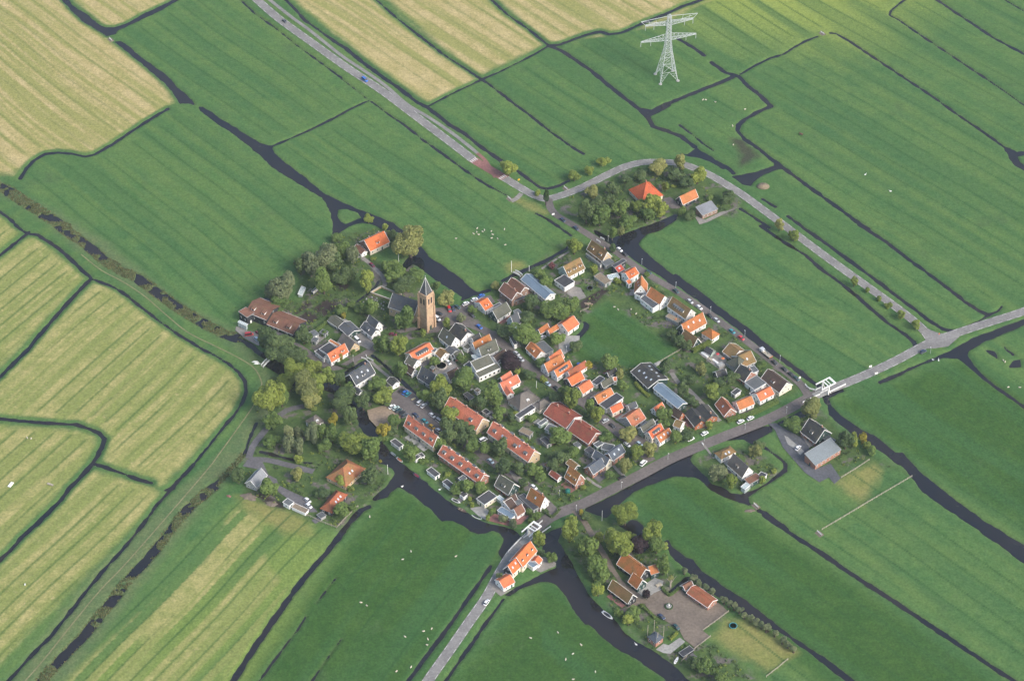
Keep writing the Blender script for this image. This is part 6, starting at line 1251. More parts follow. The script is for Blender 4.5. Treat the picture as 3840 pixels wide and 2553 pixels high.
class MB:
    def __init__(s): s.v = []; s.f = []
    def box(s, c, d, M=None):
        i = len(s.v)
        for x in (-.5,.5):
            for y in (-.5,.5):
                for z in (-.5,.5):
                    q = Vector((c[0]+x*d[0], c[1]+y*d[1], c[2]+z*d[2]))
                    s.v.append(tuple(M @ q) if M else tuple(q))
        for f in ((0,1,3,2),(4,6,7,5),(0,4,5,1),(2,3,7,6),(0,2,6,4),(1,5,7,3)): s.f.append(tuple(i+k for k in f))
    def bar(s, a, b_, w, sides=4, w2=None):
        a = Vector(a); b_ = Vector(b_); d = b_-a
        if d.length < 1e-6: return
        q = d.to_track_quat('Z', 'Y'); i = len(s.v); w2 = w if w2 is None else w2
        for p0, ww in ((a, w), (b_, w2)):
            for k in range(sides):
                an = 2*math.pi*(k+.5)/sides
                s.v.append(tuple(p0 + q @ Vector((math.cos(an)*ww/1.414, math.sin(an)*ww/1.414, 0))))
        for k in range(sides):
            k2 = (k+1) % sides; s.f.append((i+k, i+k2, i+sides+k2, i+sides+k))
        s.f.append(tuple(i+k for k in reversed(range(sides)))); s.f.append(tuple(i+sides+k for k in range(sides)))
    def poly(s, pts): i = len(s.v); s.v += [tuple(p) for p in pts]; s.f.append(tuple(range(i, i+len(pts))))
    def prism(s, base, z0, z1):
        n = len(base); i = len(s.v)
        s.v += [(p[0], p[1], z0) for p in base] + [(p[0], p[1], z1) for p in base]
        for k in range(n): k2 = (k+1) % n; s.f.append((i+k, i+k2, i+n+k2, i+n+k))
        s.f.append(tuple(i+n+k for k in range(n))); s.f.append(tuple(i+k for k in reversed(range(n))))
    def lathe(s, prof, n=12, c=(0,0)):
        i = len(s.v)
        for r_, z in prof:
            for k in range(n): s.v.append((c[0]+r_*math.cos(2*math.pi*k/n), c[1]+r_*math.sin(2*math.pi*k/n), z))
        for j in range(len(prof)-1):
            for k in range(n):
                k2 = (k+1) % n; s.f.append((i+j*n+k, i+j*n+k2, i+(j+1)*n+k2, i+(j+1)*n+k))
        s.f.append(tuple(i+k for k in reversed(range(n)))); s.f.append(tuple(i+(len(prof)-1)*n+k for k in range(n)))
    def mesh(s, name, smooth=False): return mesh_from(name, s.v, s.f, smooth)
_b = MB(); _b.box((0,0,0), (1,1,1)); CUBE = _b.mesh('unit_box')
def boxo(name, mat, c, d, parent, M=None, rot=None):
    L = Matrix.Translation(c)
    if rot is not None: L = L @ rot
    L = L @ Matrix.Diagonal((*d, 1))
    return obj(name, CUBE, mat, parent, (M @ L) if M is not None else L)
def arr(l): return np.array(l, float)
# ------------------------------------------------------------------ the ground
X0, X1, Y0, Y1, ST_ = -400., 400., -290., 392., 1.0
xs = np.arange(X0, X1+.5, ST_); ys = np.arange(Y0, Y1+.5, ST_)
GX, GY = np.meshgrid(xs, ys)
def vnoise(x, y, s, seed):
    r = np.random.default_rng(seed); g = r.random((256, 256))
    u = x/s; v = y/s; iu = np.floor(u).astype(int); iv = np.floor(v).astype(int); fu = u-iu; fv = v-iv
    fu = fu*fu*(3-2*fu); fv = fv*fv*(3-2*fv)
    a = g[iv % 256, iu % 256]; b2 = g[iv % 256, (iu+1) % 256]; c2 = g[(iv+1) % 256, iu % 256]; d2 = g[(iv+1) % 256, (iu+1) % 256]
    return (a*(1-fu)+b2*fu)*(1-fv) + (c2*(1-fu)+d2*fu)*fv
def window(pts, pad):
    p = arr(pts); lo = p.min(0)-pad; hi = p.max(0)+pad
    i0 = max(0, int((lo[0]-X0)/ST_)); i1 = min(len(xs), int((hi[0]-X0)/ST_)+2); j0 = max(0, int((lo[1]-Y0)/ST_)); j1 = min(len(ys), int((hi[1]-Y0)/ST_)+2)
    return (slice(j0, max(j0, j1)), slice(i0, max(i0, i1)))
def seg_dist(x, y, a, b):
    d = b-a; L = max(d.dot(d), 1e-9); t = np.clip(((x-a[0])*d[0]+(y-a[1])*d[1])/L, 0, 1)
    return np.hypot(x-a[0]-t*d[0], y-a[1]-t*d[1])
def inside(x, y, p):
    r = np.zeros(x.shape, bool); n = len(p)
    for k in range(n):
        a = p[k]; b = p[(k+1) % n]
        if abs(b[1]-a[1]) < 1e-9: continue
        c = ((a[1] > y) != (b[1] > y)) & (x < (b[0]-a[0])*(y-a[1])/(b[1]-a[1])+a[0]); r ^= c
    return r
def poly_sd(pts, pad=6.):
    """signed distance (negative inside) on the window of the grid"""
    p = arr(pts); w = window(p, pad); x = GX[w]; y = GY[w]
    d = np.full(x.shape, 1e9)
    for k in range(len(p)): d = np.minimum(d, seg_dist(x, y, p[k], p[(k+1) % len(p)]))
    return w, np.where(inside(x, y, p), -d, d)
wob = (vnoise(GX, GY, 5., 3)-.5)*1.0 + (vnoise(GX, GY, 2.2, 4)-.5)*.7
SD = np.full(GX.shape, 50.)        # distance to water, negative in water
for p in WATER_POLYS:
    w, d = poly_sd(p); SD[w] = np.minimum(SD[w], d)
for p in LAND_POLYS:
    w, d = poly_sd(p); SD[w] = np.maximum(SD[w], -d)
for hw, p in DITCHES:
    p = arr(p)
    for k in range(len(p)-1):
        q = p[k:k+2]; w = window(q, hw+6)
        if GX[w].size: SD[w] = np.minimum(SD[w], seg_dist(GX[w], GY[w], q[0], q[1])-hw*.67)
RN = vnoise(GX, GY, 6.5, 8)*.65 + vnoise(GX, GY, 3., 9)*.35
REED = np.zeros(GX.shape)
for hw, p in REEDY:
    p = arr(p)
    for k in range(len(p)-1):
        q = p[k:k+2]; w = window(q, hw+6)
        if GX[w].size:
            d = seg_dist(GX[w], GY[w], q[0], q[1])-hw
            REED[w] = np.maximum(REED[w], np.clip(1.0-d/1.0, 0, 1))
            d2 = np.maximum(d, (RN[w]-.53)*14)          # open water between reed beds
            SD[w] = np.minimum(SD[w], d2)
SD = SD + wob*.8
WATER_Z = -.55
Z = np.clip(SD*.5+WATER_Z, -1.4, 0.)
Z += (vnoise(GX, GY, 40., 5)-.8)*.10*np.clip(SD/10, 0, 1)
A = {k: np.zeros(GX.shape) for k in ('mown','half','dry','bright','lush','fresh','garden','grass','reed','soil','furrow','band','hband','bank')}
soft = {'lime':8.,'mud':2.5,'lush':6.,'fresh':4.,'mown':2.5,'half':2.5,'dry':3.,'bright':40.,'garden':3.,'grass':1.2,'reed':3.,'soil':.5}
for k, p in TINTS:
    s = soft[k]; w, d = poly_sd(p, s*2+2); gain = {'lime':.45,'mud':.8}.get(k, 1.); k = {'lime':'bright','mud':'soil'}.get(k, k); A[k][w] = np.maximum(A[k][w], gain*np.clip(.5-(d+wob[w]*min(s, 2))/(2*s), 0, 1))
A['reed'] = np.maximum(A['reed']*.8, REED*.9)
HALFB = np.zeros(GX.shape)
# drainage furrows and mowing bands
for pts, ang, per in STRIPES:
    w, d = poly_sd(pts, 2); ins = d < 0
    x = GX[w]; y = GY[w]
    u = -x*math.sin(ang)+y*math.cos(ang)
    v = x*math.cos(ang)+y*math.sin(ang)
    u = u + (vnoise(x, y, 70., 21)-.5)*5.
    idx = np.floor(u/per); ph = (u/per-idx)
    lane = np.abs(ph-.5)*per
    st = np.clip(1.2-lane/np.where(A['mown'][w] > .5, .95, .62), 0, 1) * np.clip((vnoise(idx*7.3, v/60., 1., 22)-.12)*4, .15, 1)
    HALFB[w] = np.where(ins, np.clip((vnoise(np.floor(u/(per*.5))*3.1, v/110., 1., 26)-.36)*9, 0, 1), HALFB[w])
    cl = np.clip((SD[w]-5.)/3., 0, 1)
    A['furrow'][w] = np.where(ins, np.maximum(A['furrow'][w], st*cl*np.where(A['mown'][w] > .5, np.where(A['fresh'][w] > .5, .85, .42), .85)), A['furrow'][w])
    bd = vnoise(u/6.5, v/160., 1., 23); A['band'][w] = np.where(ins, np.clip((bd-.38)*1.6, 0, .6), A['band'][w])
    hb = vnoise(u/3.2, v/120., 1., 24)*.6 + vnoise(u/1.1, v/60., 1., 25)*.4; A['hband'][w] = np.where(ins, np.clip((hb-.40)*4.5, 0, 1), A['hband'][w])
A['half'] *= HALFB*.9
A['mown'] = np.maximum(A['mown'], 0)*np.clip((SD-1.2)/2.0, 0, 1)
A['mown'] = np.maximum(A['mown'], (1-A['half'])*(A['half'] > 0)*0 + A['half']*np.clip((SD-1)/2, 0, 1))
A['garden'] *= (1-A['grass'])
A['furrow'] *= (1-A['garden'])*(1-A['reed'])*(1-A['soil'])
A['bank'] = np.clip(1.0-SD/.9, 0, 1)*.6
ny, nx = GX.shape
V = np.stack([GX, GY, Z], -1).reshape(-1, 3)
ii = np.arange(nx*ny).reshape(ny, nx)
quads = np.stack([ii[:-1,:-1], ii[:-1,1:], ii[1:,1:], ii[1:,:-1]], -1).reshape(-1, 4)
FAR = 6000.
nb = len(V)
ring_in = [ii[0,0], ii[0,-1], ii[-1,-1], ii[-1,0]]
outer = np.array([[-FAR,-FAR,0],[FAR,-FAR,0],[FAR,FAR,0],[-FAR,FAR,0]])
V = np.vstack([V, outer])
big = [[ring_in[k], nb+k, nb+(k+1) % 4, ring_in[(k+1) % 4]] for k in range(4)]
quads = np.vstack([quads, np.array(big)])
me = bpy.data.meshes.new('ground')
me.vertices.add(len(V)); me.vertices.foreach_set('co', V.ravel())
me.loops.add(quads.size); me.loops.foreach_set('vertex_index', quads.ravel().astype(np.int32))
me.polygons.add(len(quads)); me.polygons.foreach_set('loop_start', np.arange(0, quads.size, 4, dtype=np.int32))
me.update(calc_edges=True)
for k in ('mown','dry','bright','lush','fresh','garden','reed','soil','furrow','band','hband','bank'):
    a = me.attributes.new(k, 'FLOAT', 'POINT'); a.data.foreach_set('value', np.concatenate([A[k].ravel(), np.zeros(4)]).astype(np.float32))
me.polygons.foreach_set('use_smooth', np.ones(len(quads), bool))
me.materials.append(MATS['meadow'])
g_ = bpy.data.objects.new('ground', me); COL.objects.link(g_); tag(g_, kind='structure')
def sd_at(x, y):
    i = int(round((x-X0)/ST_)); j = int(round((y-Y0)/ST_))
    return SD[j, i] if 0 <= i < nx and 0 <= j < ny else 9.
wm = mesh_from('water', [(X0+2,Y0+2,WATER_Z),(X1-2,Y0+2,WATER_Z),(X1-2,Y1-2,WATER_Z),(X0+2,Y1-2,WATER_Z)], [(0,1,2,3)])
tag(obj('water', wm, 'canal_water'), kind='structure')
# ------------------------------------------------------------------ roads, paths and yards
def resample(p, step):
    p = arr(p); o = [p[0]]
    for k in range(len(p)-1):           # Catmull-Rom
        p0 = p[max(k-1, 0)]; p1 = p[k]; p2 = p[k+1]; p3 = p[min(k+2, len(p)-1)]
        n = max(1, int(np.linalg.norm(p2-p1)/step))
        for i in range(1, n+1):
            t_ = i/n; o.append(.5*((2*p1)+(-p0+p2)*t_+(2*p0-5*p1+4*p2-p3)*t_**2+(-p0+3*p1-3*p2+p3)*t_**3))
    return np.array(o)
def normals(c):
    d = np.gradient(c, axis=0); d /= np.linalg.norm(d, axis=1)[:, None]
    return np.stack([-d[:,1], d[:,0]], -1)
def ribbon_mesh(c, offs, z, name):
    nrm = normals(c); vv = []; ff = []
    k = len(offs)
    for i in range(len(c)):
        for o_ in offs:
            q = c[i]+nrm[i]*o_; vv.append((q[0], q[1], z))
    for i in range(len(c)-1):
        for j in range(k-1): ff.append((i*k+j, i*k+j+1, (i+1)*k+j+1, (i+1)*k+j))
    return mesh_from(name, vv, ff)
zl = .100
PAVED = []
stained('road_paint', (.62,.61,.58), (.48,.47,.45), .9)
for n, mt, wd, p in RIBBONS:
    c = resample(p, 3.0)
    PAVED.append((c, wd/2))
    jit = (vnoise(c[:,0], c[:,1], 4., 31)-.5)*.25
    zl += .004
    o = obj(n, ribbon_mesh(c, (-wd/2, wd/2), zl, n), 'surf_'+mt); tag(o, kind='structure')
    if n == 'road' and mt == 'asphalt':
        for sgn in (-1, 1):             # dashed edge lines
            vv = MB(); nr = normals(c)
            for i in range(0, len(c)-1):
                if i % 2 == 0:
                    a0 = c[i]+nr[i]*sgn*(wd/2-.3); a1 = c[i+1]+nr[i+1]*sgn*(wd/2-.3)
                    e0 = nr[i]*.10; e1 = nr[i+1]*.10
                    vv.poly([(*(a0-e0), zl+.004), (*(a0+e0), zl+.004), (*(a1+e1), zl+.004), (*(a1-e1), zl+.004)])
            obj('edge_line', vv.mesh('edge_line'), 'road_paint', o)
    if mt == 'redbrick' and n == 'road':
        for s_ in (0.0, .92):           # painted humps at both ends
            i = int(s_*(len(c)-1)); d_ = c[min(i+1, len(c)-1)]-c[max(i-1, 0)]; yaw = math.atan2(d_[1], d_[0])
            Mx = Matrix.Translation((c[i][0], c[i][1], zl+.004)) @ Matrix.Rotation(yaw, 4, 'Z'); vv = MB()
            for q in range(4):
                y0 = -wd/2+.4+q*(wd-.8)/4
                vv.poly([Mx @ Vector((x_, y_, 0)) for x_, y_ in ((0, y0), (2.6, y0+.25), (2.6, y0+.7), (0, y0+.95))])
            obj('hump_marking', vv.mesh('hump_marking'), 'road_paint', o)
zl = .180
for n, mt, p in SHEETS:
    zl += .004; c = arr(p)
    vv = MB(); vv.poly([(x, y, zl) for x, y in c])
    tag(obj(n, vv.mesh(n), 'surf_'+mt), kind='structure')
# ------------------------------------------------------------------ houses
ROOT = {}
FOOT = []      # footprints for keeping shrubs out
def window_part(parent, M, x, y, z, w, h, yaw, frame='trim'):
    """frame box on a wall, pane as its sub-part"""
    L = M @ Matrix.Translation((x, y, z)) @ Matrix.Rotation(yaw, 4, 'Z') @ Matrix.Diagonal((w, .10, h, 1))
    o = obj('window', CUBE, frame, parent, L)
    obj('pane', CUBE, 'pane', o, Matrix.Diagonal((.74, 1.5, .76, 1)))
    return o
def roof_slab(W, L, he, hr, ov, th=.16):
    """two slopes with thickness; eaves along x"""
    v = MB(); s = (hr-he)/(W/2); y1 = W/2+ov; z1 = he-ov*s; x = L/2+.12
    for sg in (-1, 1):
        top = [(-x, 0, hr+th), (x, 0, hr+th), (x, sg*y1, z1+th), (-x, sg*y1, z1+th)]
        bot = [(-x, 0, hr), (x, 0, hr), (x, sg*y1, z1), (-x, sg*y1, z1)]
        i = len(v.v); v.v += top+bot
        fs = [(0,1,2,3), (7,6,5,4), (1,5,6,2), (3,7,4,0), (2,6,7,3)]
        if sg > 0: fs = [tuple(reversed(f)) for f in fs]
        v.f += [tuple(i+k for k in f) for f in fs]
    return v
def gable_wall(W, L, he, hr):
    v = MB(); x = L/2-.15; y = W/2-.15; hr2 = hr-.02-.15*(hr-he)/(W/2)*0
    ze = he+.15*(hr-he)/(W/2)
    for sg in (-1, 1):
        v.poly([(-x, sg*y, -.3), (x, sg*y, -.3), (x, sg*y, ze), (-x, sg*y, ze)][::sg if sg < 0 else 1][::-1] if sg > 0 else [(-x, -y, -.3), (x, -y, -.3), (x, -y, ze), (-x, -y, ze)])
    return v
def gable_end(W, L, he, hr, sg):
    x = sg*(L/2-.15); y = W/2-.15; ze = he+.15*(hr-he)/(W/2)
    v = MB(); pts = [(x, -y, -.3), (x, y, -.3), (x, y, ze), (x, 0, hr), (x, -y, ze)]
    v.poly(pts if sg > 0 else pts[::-1]); return v
def opt(o, key):
    for w in o.split():
        if w.startswith(key) and (len(w) == len(key) or w[len(key):].rstrip('l').isdigit()):
            r_ = w[len(key):]; return (int(r_.rstrip('l') or 1), r_.endswith('l'))
    return (0, False)
for (hid, kind, x, y, yaw, L, W, he, hr, roof, wall, gab, o_, lab, par) in HOUSES:
    Mw = Matrix.Translation((x, y, .02)) @ Matrix.Rotation(yaw, 4, 'Z')
    FOOT.append((x, y, yaw, L/2+.6, W/2+.6))
    if par:
        root = ROOT[par]; M = root.matrix_basis.inverted() @ Mw
    else:
        cat = 'house'
        nm = 'house'
        for wd, nme in (('church','church'),('barn','barn'),('shed','shed'),('garage','garage'),('glasshouse','glasshouse'),('greenhouse','greenhouse'),('hall','hall'),('terrace ','terrace'),('long terrace','terrace'),('farmhouse','farmhouse'),('cottage','cottage'),('villa','villa'),('inn ','inn'),('stable','stable'),('workshop','workshop'),('outbuilding','outbuilding'),('conservatory','conservatory'),('veranda','veranda')):
            head = lab.split(' with ')[0].split(' beside ')[0].split(' of ')[0].split(' behind ')[0]+' '
            if wd in head: nm = nme; cat = nme
        if hid in ('a3','a4','f13b'): nm = cat = 'building'
        root = empty(nm, x, y, .02, yaw); ROOT[hid] = root; tag(root, lab, cat); M = Matrix.Identity(4)
    wm_ = 'wall_'+wall if wall != 'glass' else 'glasshouse'; gm_ = 'wall_'+gab if gab != 'glass' else 'glasshouse'
    rm_ = 'roof_'+roof if roof != 'glass' else 'glasshouse'
    hrng = random.Random(hid)
    if kind == 'gable':
        v = MB(); xx = L/2-.15; yy = W/2-.15; sl = (hr-he)/(W/2); ze = he+.15*sl
        v.poly([(-xx,-yy,-.3),(xx,-yy,-.3),(xx,-yy,ze),(-xx,-yy,ze)]); v.poly([(xx,yy,-.3),(-xx,yy,-.3),(-xx,yy,ze),(xx,yy,ze)])
        obj('wall', v.mesh('wall'), wm_, root, M)
        for sg in (-1, 1): obj('gable_wall', gable_end(W, L, he, hr, sg).mesh('gable_wall'), gm_, root, M)
        ov = .25
        rf = obj('roof', roof_slab(W, L, he, hr, ov).mesh('roof'), rm_, root, M)
        boxo('ridge_tiles', rm_, (0, 0, hr+.17), (L+.26, .34, .16), root, M)
        sl_len = math.hypot(W/2+ov, (W/2+ov)*sl); an = math.atan(sl)
        if 'v' in o_.split():
            for sx in (-1, 1):
                for sy in (-1, 1):
                    boxo('verge_board', 'trim', (sx*(L/2+.16), sy*(W/2+ov)/2, (hr+he-ov*sl)/2+.10), (.14, sl_len, .34), root, M, Matrix.Rotation(-sy*an, 4, 'X'))
        for sy in (-1, 1): boxo('gutter', 'trim', (0, sy*(W/2+ov+.05), he-ov*sl+.08), (L, .16, .16), root, M)
        # windows in the long walls and in the gables
        nwin = max(1, int(L/2.9)); wh = min(1.35, he*.48); zc = he*.52
        for sy in (-1, 1):
            for k in range(nwin):
                xk = -L/2+L*(k+.5)/nwin
                if sy < 0 and k == nwin//2 and nwin > 1:
                    boxo('door', 'door_green', (xk, -yy-.03, 1.02), (.95, .10, 2.05), root, M)
                else: window_part(root, M, xk, sy*(yy+.02), zc, .95, wh, 0)
            if he > 4.0 and L < 20:
                pass
        ng = 2 if W > 5 else 1
        for sx in (-1, 1):
            for k in range(ng): window_part(root, M, sx*(xx+.02), (k-(ng-1)/2)*W*.42, zc, .85, wh, R(90))
            if hr-he > 2.0: window_part(root, M, sx*(xx+.02), 0, he+(hr-he)*.33, .85, 1.1, R(90))
        nd, wide = opt(o_, 'd')
        for k in range(nd):
            sides = (-1, 1) if hid.startswith('r') and nd > 2 else (-1,)
            for sy in sides:
                xk = -L/2+L*(k+.5)/nd; dw = (L*.55 if wide else min(2.1, L/nd*.5)); dh = min(1.5, (hr-he)*.5)
                yb = W/2*.72; zb = hr-yb*sl          # front face foot on the slope
                ztop = zb+dh; yback = max(0, (hr-ztop)/sl)
                dv = MB(); a = [(xk-dw/2, sy*yb, zb-.1), (xk+dw/2, sy*yb, zb-.1), (xk+dw/2, sy*yb, ztop), (xk-dw/2, sy*yb, ztop)]
                b4 = [(xk-dw/2, sy*yback, ztop-.1), (xk+dw/2, sy*yback, ztop-.1)]
                fr = a if sy < 0 else a[::-1]; dv.poly(fr)
                dv.poly([a[0], a[3], b4[0]] if sy < 0 else [a[3], a[0], b4[0]]); dv.poly([a[2], a[1], b4[1]] if sy < 0 else [a[1], a[2], b4[1]])
                do = obj('dormer', dv.mesh('dormer'), 'wall_white', root, M)
                ym = (yb+yback)/2
                boxo('dormer_roof', 'roof_slateflat' if wide or hid[0] == 'r' else rm_, (xk, sy*(ym+.08), ztop+.06), (dw+.3, yb-yback+.35, .14), do)
                nww = max(1, int(dw/1.5))
                for q in range(nww): boxo('window', 'pane', (xk-dw/2+dw*(q+.5)/nww, sy*(yb+.02), zb+dh*.52), (dw/nww*.62, .08, dh*.58), do)
        ne, _ = opt(o_, 'eye')
        for k in range(ne):                     # round-topped dormers
            xk = -L/2+L*(k+.5)/ne; yb = W/2*.68; zb = hr-yb*sl; dv = MB(); rr = .95; n = 8
            arcf = [(xk+rr*math.cos(math.pi*q/n), -yb, zb+rr*1.25*math.sin(math.pi*q/n)) for q in range(n+1)]
            dv.poly([arcf[0]]+arcf[1:]); arcb = []
            for q in arcf: arcb.append((q[0], -max(.02, (hr-q[2])/sl), q[2]))
            for q in range(n): dv.poly([arcf[q], arcb[q], arcb[q+1], arcf[q+1]])
            do = obj('dormer', dv.mesh('dormer'), 'roof_black', root, M)
            boxo('window', 'trim', (xk, -yb-.03, zb+.45), (1.1, .08, .75), do)
        ns, _ = opt(o_, 's')
        for k in range(ns):
            xk = -L/2+L*(k+.5)/ns*.8+L*.1; yb = W/2*(.38 if k % 2 else .52); zb = hr-yb*sl
            boxo('skylight', 'skylight', (xk, -yb, zb+.2), (.9, 1.25, .10), root, M, Matrix.Rotation(an, 4, 'X'))
            if hid in ('g1',): boxo('skylight', 'skylight', (xk, yb, zb+.2), (.9, 1.25, .10), root, M, Matrix.Rotation(-an, 4, 'X'))
        nc, _ = opt(o_, 'c')
        for k in range(nc):
            xk = (-L/2+L*(k+.5)/nc) if nc > 1 else L*.3
            ch = boxo('chimney', 'chimney', (xk, .25, hr+.55), (.7, .7, 1.7), rf)
            boxo('chimney_pot', 'chimney_pale', (xk, .25, hr+1.5), (.4, .4, .35), rf)
    elif kind == 'hip':
        xx = L/2-.2; yy = W/2-.2; v = MB(); v.prism([(-xx,-yy),(xx,-yy),(xx,yy),(-xx,yy)], -.3, he)
        obj('wall', v.mesh('wall'), wm_, root, M)
        v = MB(); rx = max(.02, (L-W)/2); X = L/2+.15; Y = W/2+.15; zz = he-.12
        e = [(-X,-Y,zz),(X,-Y,zz),(X,Y,zz),(-X,Y,zz)]; r0 = (-rx,0,hr); r1 = (rx,0,hr)
        v.poly([e[0],e[1],r1,r0]); v.poly([e[2],e[3],r0,r1]); v.poly([e[1],e[2],r1]); v.poly([e[3],e[0],r0]); v.poly(e[::-1])
        rf = obj('roof', v.mesh('roof'), rm_, root, M)
        hp = MB()
        for a, b2 in ((e[0],r0),(e[1],r1),(e[2],r1),(e[3],r0),(r0,r1)):
            hp.bar(Vector(a)+Vector((0,0,.05)), Vector(b2)+Vector((0,0,.05)), .26)
        obj('ridge_tiles', hp.mesh('ridge_tiles'), rm_, root, M)
        for sy in (-1, 1):
            n = max(2, int(L/3.2))
            for k in range(n): window_part(root, M, -L/2+L*(k+.5)/n, sy*(yy+.02), he*.52, .95, 1.3, 0)
        for sx in (-1, 1):
            n = max(1, int(W/3.2))
            for k in range(n): window_part(root, M, sx*(xx+.02), -W/2+W*(k+.5)/n, he*.52, .95, 1.3, R(90))
        an = math.atan((hr-he)/(W/2))
        for k in range(opt(o_, 's')[0]):
            yb = W/2*.55; boxo('skylight', 'skylight', ((k-.5)*2.2, -yb, hr-yb*math.tan(an)+.12), (.9, 1.2, .1), root, M, Matrix.Rotation(an, 4, 'X'))
        for k in range(opt(o_, 'd')[0]):
            yb = W/2*.72; zb = hr-yb*math.tan(an); do = boxo('dormer', 'wall_white', (0, -yb+.5, zb+.45), (1.6, 1.3, .95), root, M)
            obj('window', CUBE, 'pane', do, Matrix.Translation((0,-.5,0)) @ Matrix.Diagonal((.6,.1,.55,1)))
        for k in range(opt(o_, 'c')[0]): boxo('chimney', 'chimney', (rx*.6, .6, hr+.1), (.7,.7,1.8), rf)
    elif kind in ('flat', 'mono'):
        xx = L/2-.12; yy = W/2-.12; v = MB(); zt = hr if kind == 'mono' else he
        # mono: high side +y, low side -y
        base = [(-xx,-yy),(xx,-yy),(xx,yy),(-xx,yy)]; tops = [he, he, zt, zt]
        i = 0; v.v = [(p[0], p[1], -.3) for p in base]+[(base[k][0], base[k][1], tops[k]-.05) for k in range(4)]
        for k in range(4): k2 = (k+1) % 4; v.f.append((k, k2, 4+k2, 4+k))
        obj('wall', v.mesh('wall'), wm_, root, M)
        an = math.atan2(zt-he, W); ln = math.hypot(W, zt-he)+.2
        rf = boxo('roof', rm_, (0, 0, (he+zt)/2+.06), (L+.1, ln, .16), root, M, Matrix.Rotation(an, 4, 'X'))
        rotx = Matrix.Rotation(an, 4, 'X')
        edge = 'trim' if wall in ('white','cream','glass','palegreen') else 'wall_grey'
        for sx in (-1, 1): boxo('roof_edge', edge, (sx*(L/2+.06), 0, (he+zt)/2+.10), (.16, ln+.1, .28), root, M, rotx)
        boxo('roof_edge', edge, (0, -W/2-.10, he+.10), (L+.26, .16, .28), root, M)
        boxo('roof_edge', edge, (0, W/2+.10, zt+.10), (L+.26, .16, .28), root, M)
        if wall == 'glass':
            n = max(2, int(L/1.0))
            for k in range(n+1): boxo('glazing_bar', 'trim', (-L/2+L*k/n, 0, (he+zt)/2+.17), (.09, ln, .10), root, M, rotx)
            for k in range(n+1): boxo('glazing_bar', 'trim', (-L/2+L*k/n, -W/2-.02, he/2), (.09, .09, he), root, M)
        elif he > 2.1:
            n = max(1, int(L/2.8)); big = 'w' in o_.split()
            for k in range(n): window_part(root, M, -L/2+L*(k+.5)/n, -yy-.02, he*.5, 1.5 if big else .9, he*.55 if big else min(1.2, he*.4), 0)
            for sx in (-1, 1): boxo('door', 'door_green' if hrng.random() < .5 else 'trim', (sx*(xx+.03), 0, 1.0), (.10, .95, 2.0), root, M)
        for k in range(opt(o_, 's')[0]): boxo('skylight', 'skylight', (0, 0, (he+zt)/2+.2), (1.1, 1.1, .14), root, M, rotx)
# ---- church tower
(tlx, tly), (tfx, tfy), (trx, try_), tz, sz = TOWER
c2 = Vector(((tlx+trx)/2, (tly+try_)/2)); d_ = Vector((trx-tfx, try_-tfy)); yaw = math.atan2(d_.y, d_.x); TW = 5.9
tow = empty('church_tower', c2.x, c2.y, 0, yaw); tag(tow, 'tall square brick church tower with grey pointed spire', 'tower')
FOOT.append((c2.x, c2.y, yaw, 5, 5))
v = MB(); h_ = TW/2
v.prism([(-h_,-h_),(h_,-h_),(h_,h_),(-h_,h_)], -.3, tz); obj('wall', v.mesh('wall'), 'tower_brick', tow)
for sx in (-1, 1):
    for sy in (-1, 1):
        for j, (w_, zt_) in enumerate(((1.15, tz*.30), (.85, tz*.62), (.6, tz*.97))):
            boxo('buttress', 'tower_brick', (sx*(h_+w_*.28-.1), sy*(h_+w_*.28-.1), zt_/2), (w_, w_, zt_), tow)
for k, zz in enumerate((tz*.34, tz*.66, tz-.3)): boxo('string_course', 'tower_brick', (0, 0, zz), (TW+.36, TW+.36, .32), tow)
for a in range(4):
    Mr = Matrix.Rotation(a*math.pi/2, 4, 'Z')
    for q in (-1, 1):
        v = MB(); n = 6; pr = [(q*1.05-.5, -h_-.04, tz*.74), (q*1.05+.5, -h_-.04, tz*.74)]+[(q*1.05+.5*math.cos(math.pi*k/n), -h_-.04, tz*.88+.6*math.sin(math.pi*k/n)) for k in range(n+1)]
        v.poly(pr); obj('belfry_opening', v.mesh('belfry_opening'), 'pane', tow, Mr)
    for q in (-1.5, -.5, .5, 1.5): boxo('blind_niche', 'wall_tan', (q*1.05, -h_-.03, tz*.52), (.45, .08, tz*.2), tow, Mr)
    if a in (0, 1): boxo('door', 'door_green', (0, -h_-.05, 1.5), (1.5, .12, 3.0), tow, Mr)
    boxo('parapet', 'tower_brick', (0, -h_-.02, tz+.35), (TW+.1, .35, .9), tow, Mr)
v = MB(); s_ = h_*.86; r_ = [(-s_,-s_),(s_,-s_),(s_,s_),(-s_,s_)]
for k in range(4): v.poly([(*r_[k], tz+.1), (*r_[(k+1) % 4], tz+.1), (0, 0, sz)])
sp = obj('spire', v.mesh('spire'), 'roof_slate', tow)
for k in range(4):
    v = MB(); v.bar((*r_[k], tz+.15), (0, 0, sz+.1), .16); obj('lead_ridge', v.mesh('lead_ridge'), 'trim', sp)
v = MB(); v.bar((0,0,sz), (0,0,sz+1.6), .12); v.box((0,0,sz+1.0), (.7,.08,.08)); obj('weather_vane', v.mesh('weather_vane'), 'steel', sp)
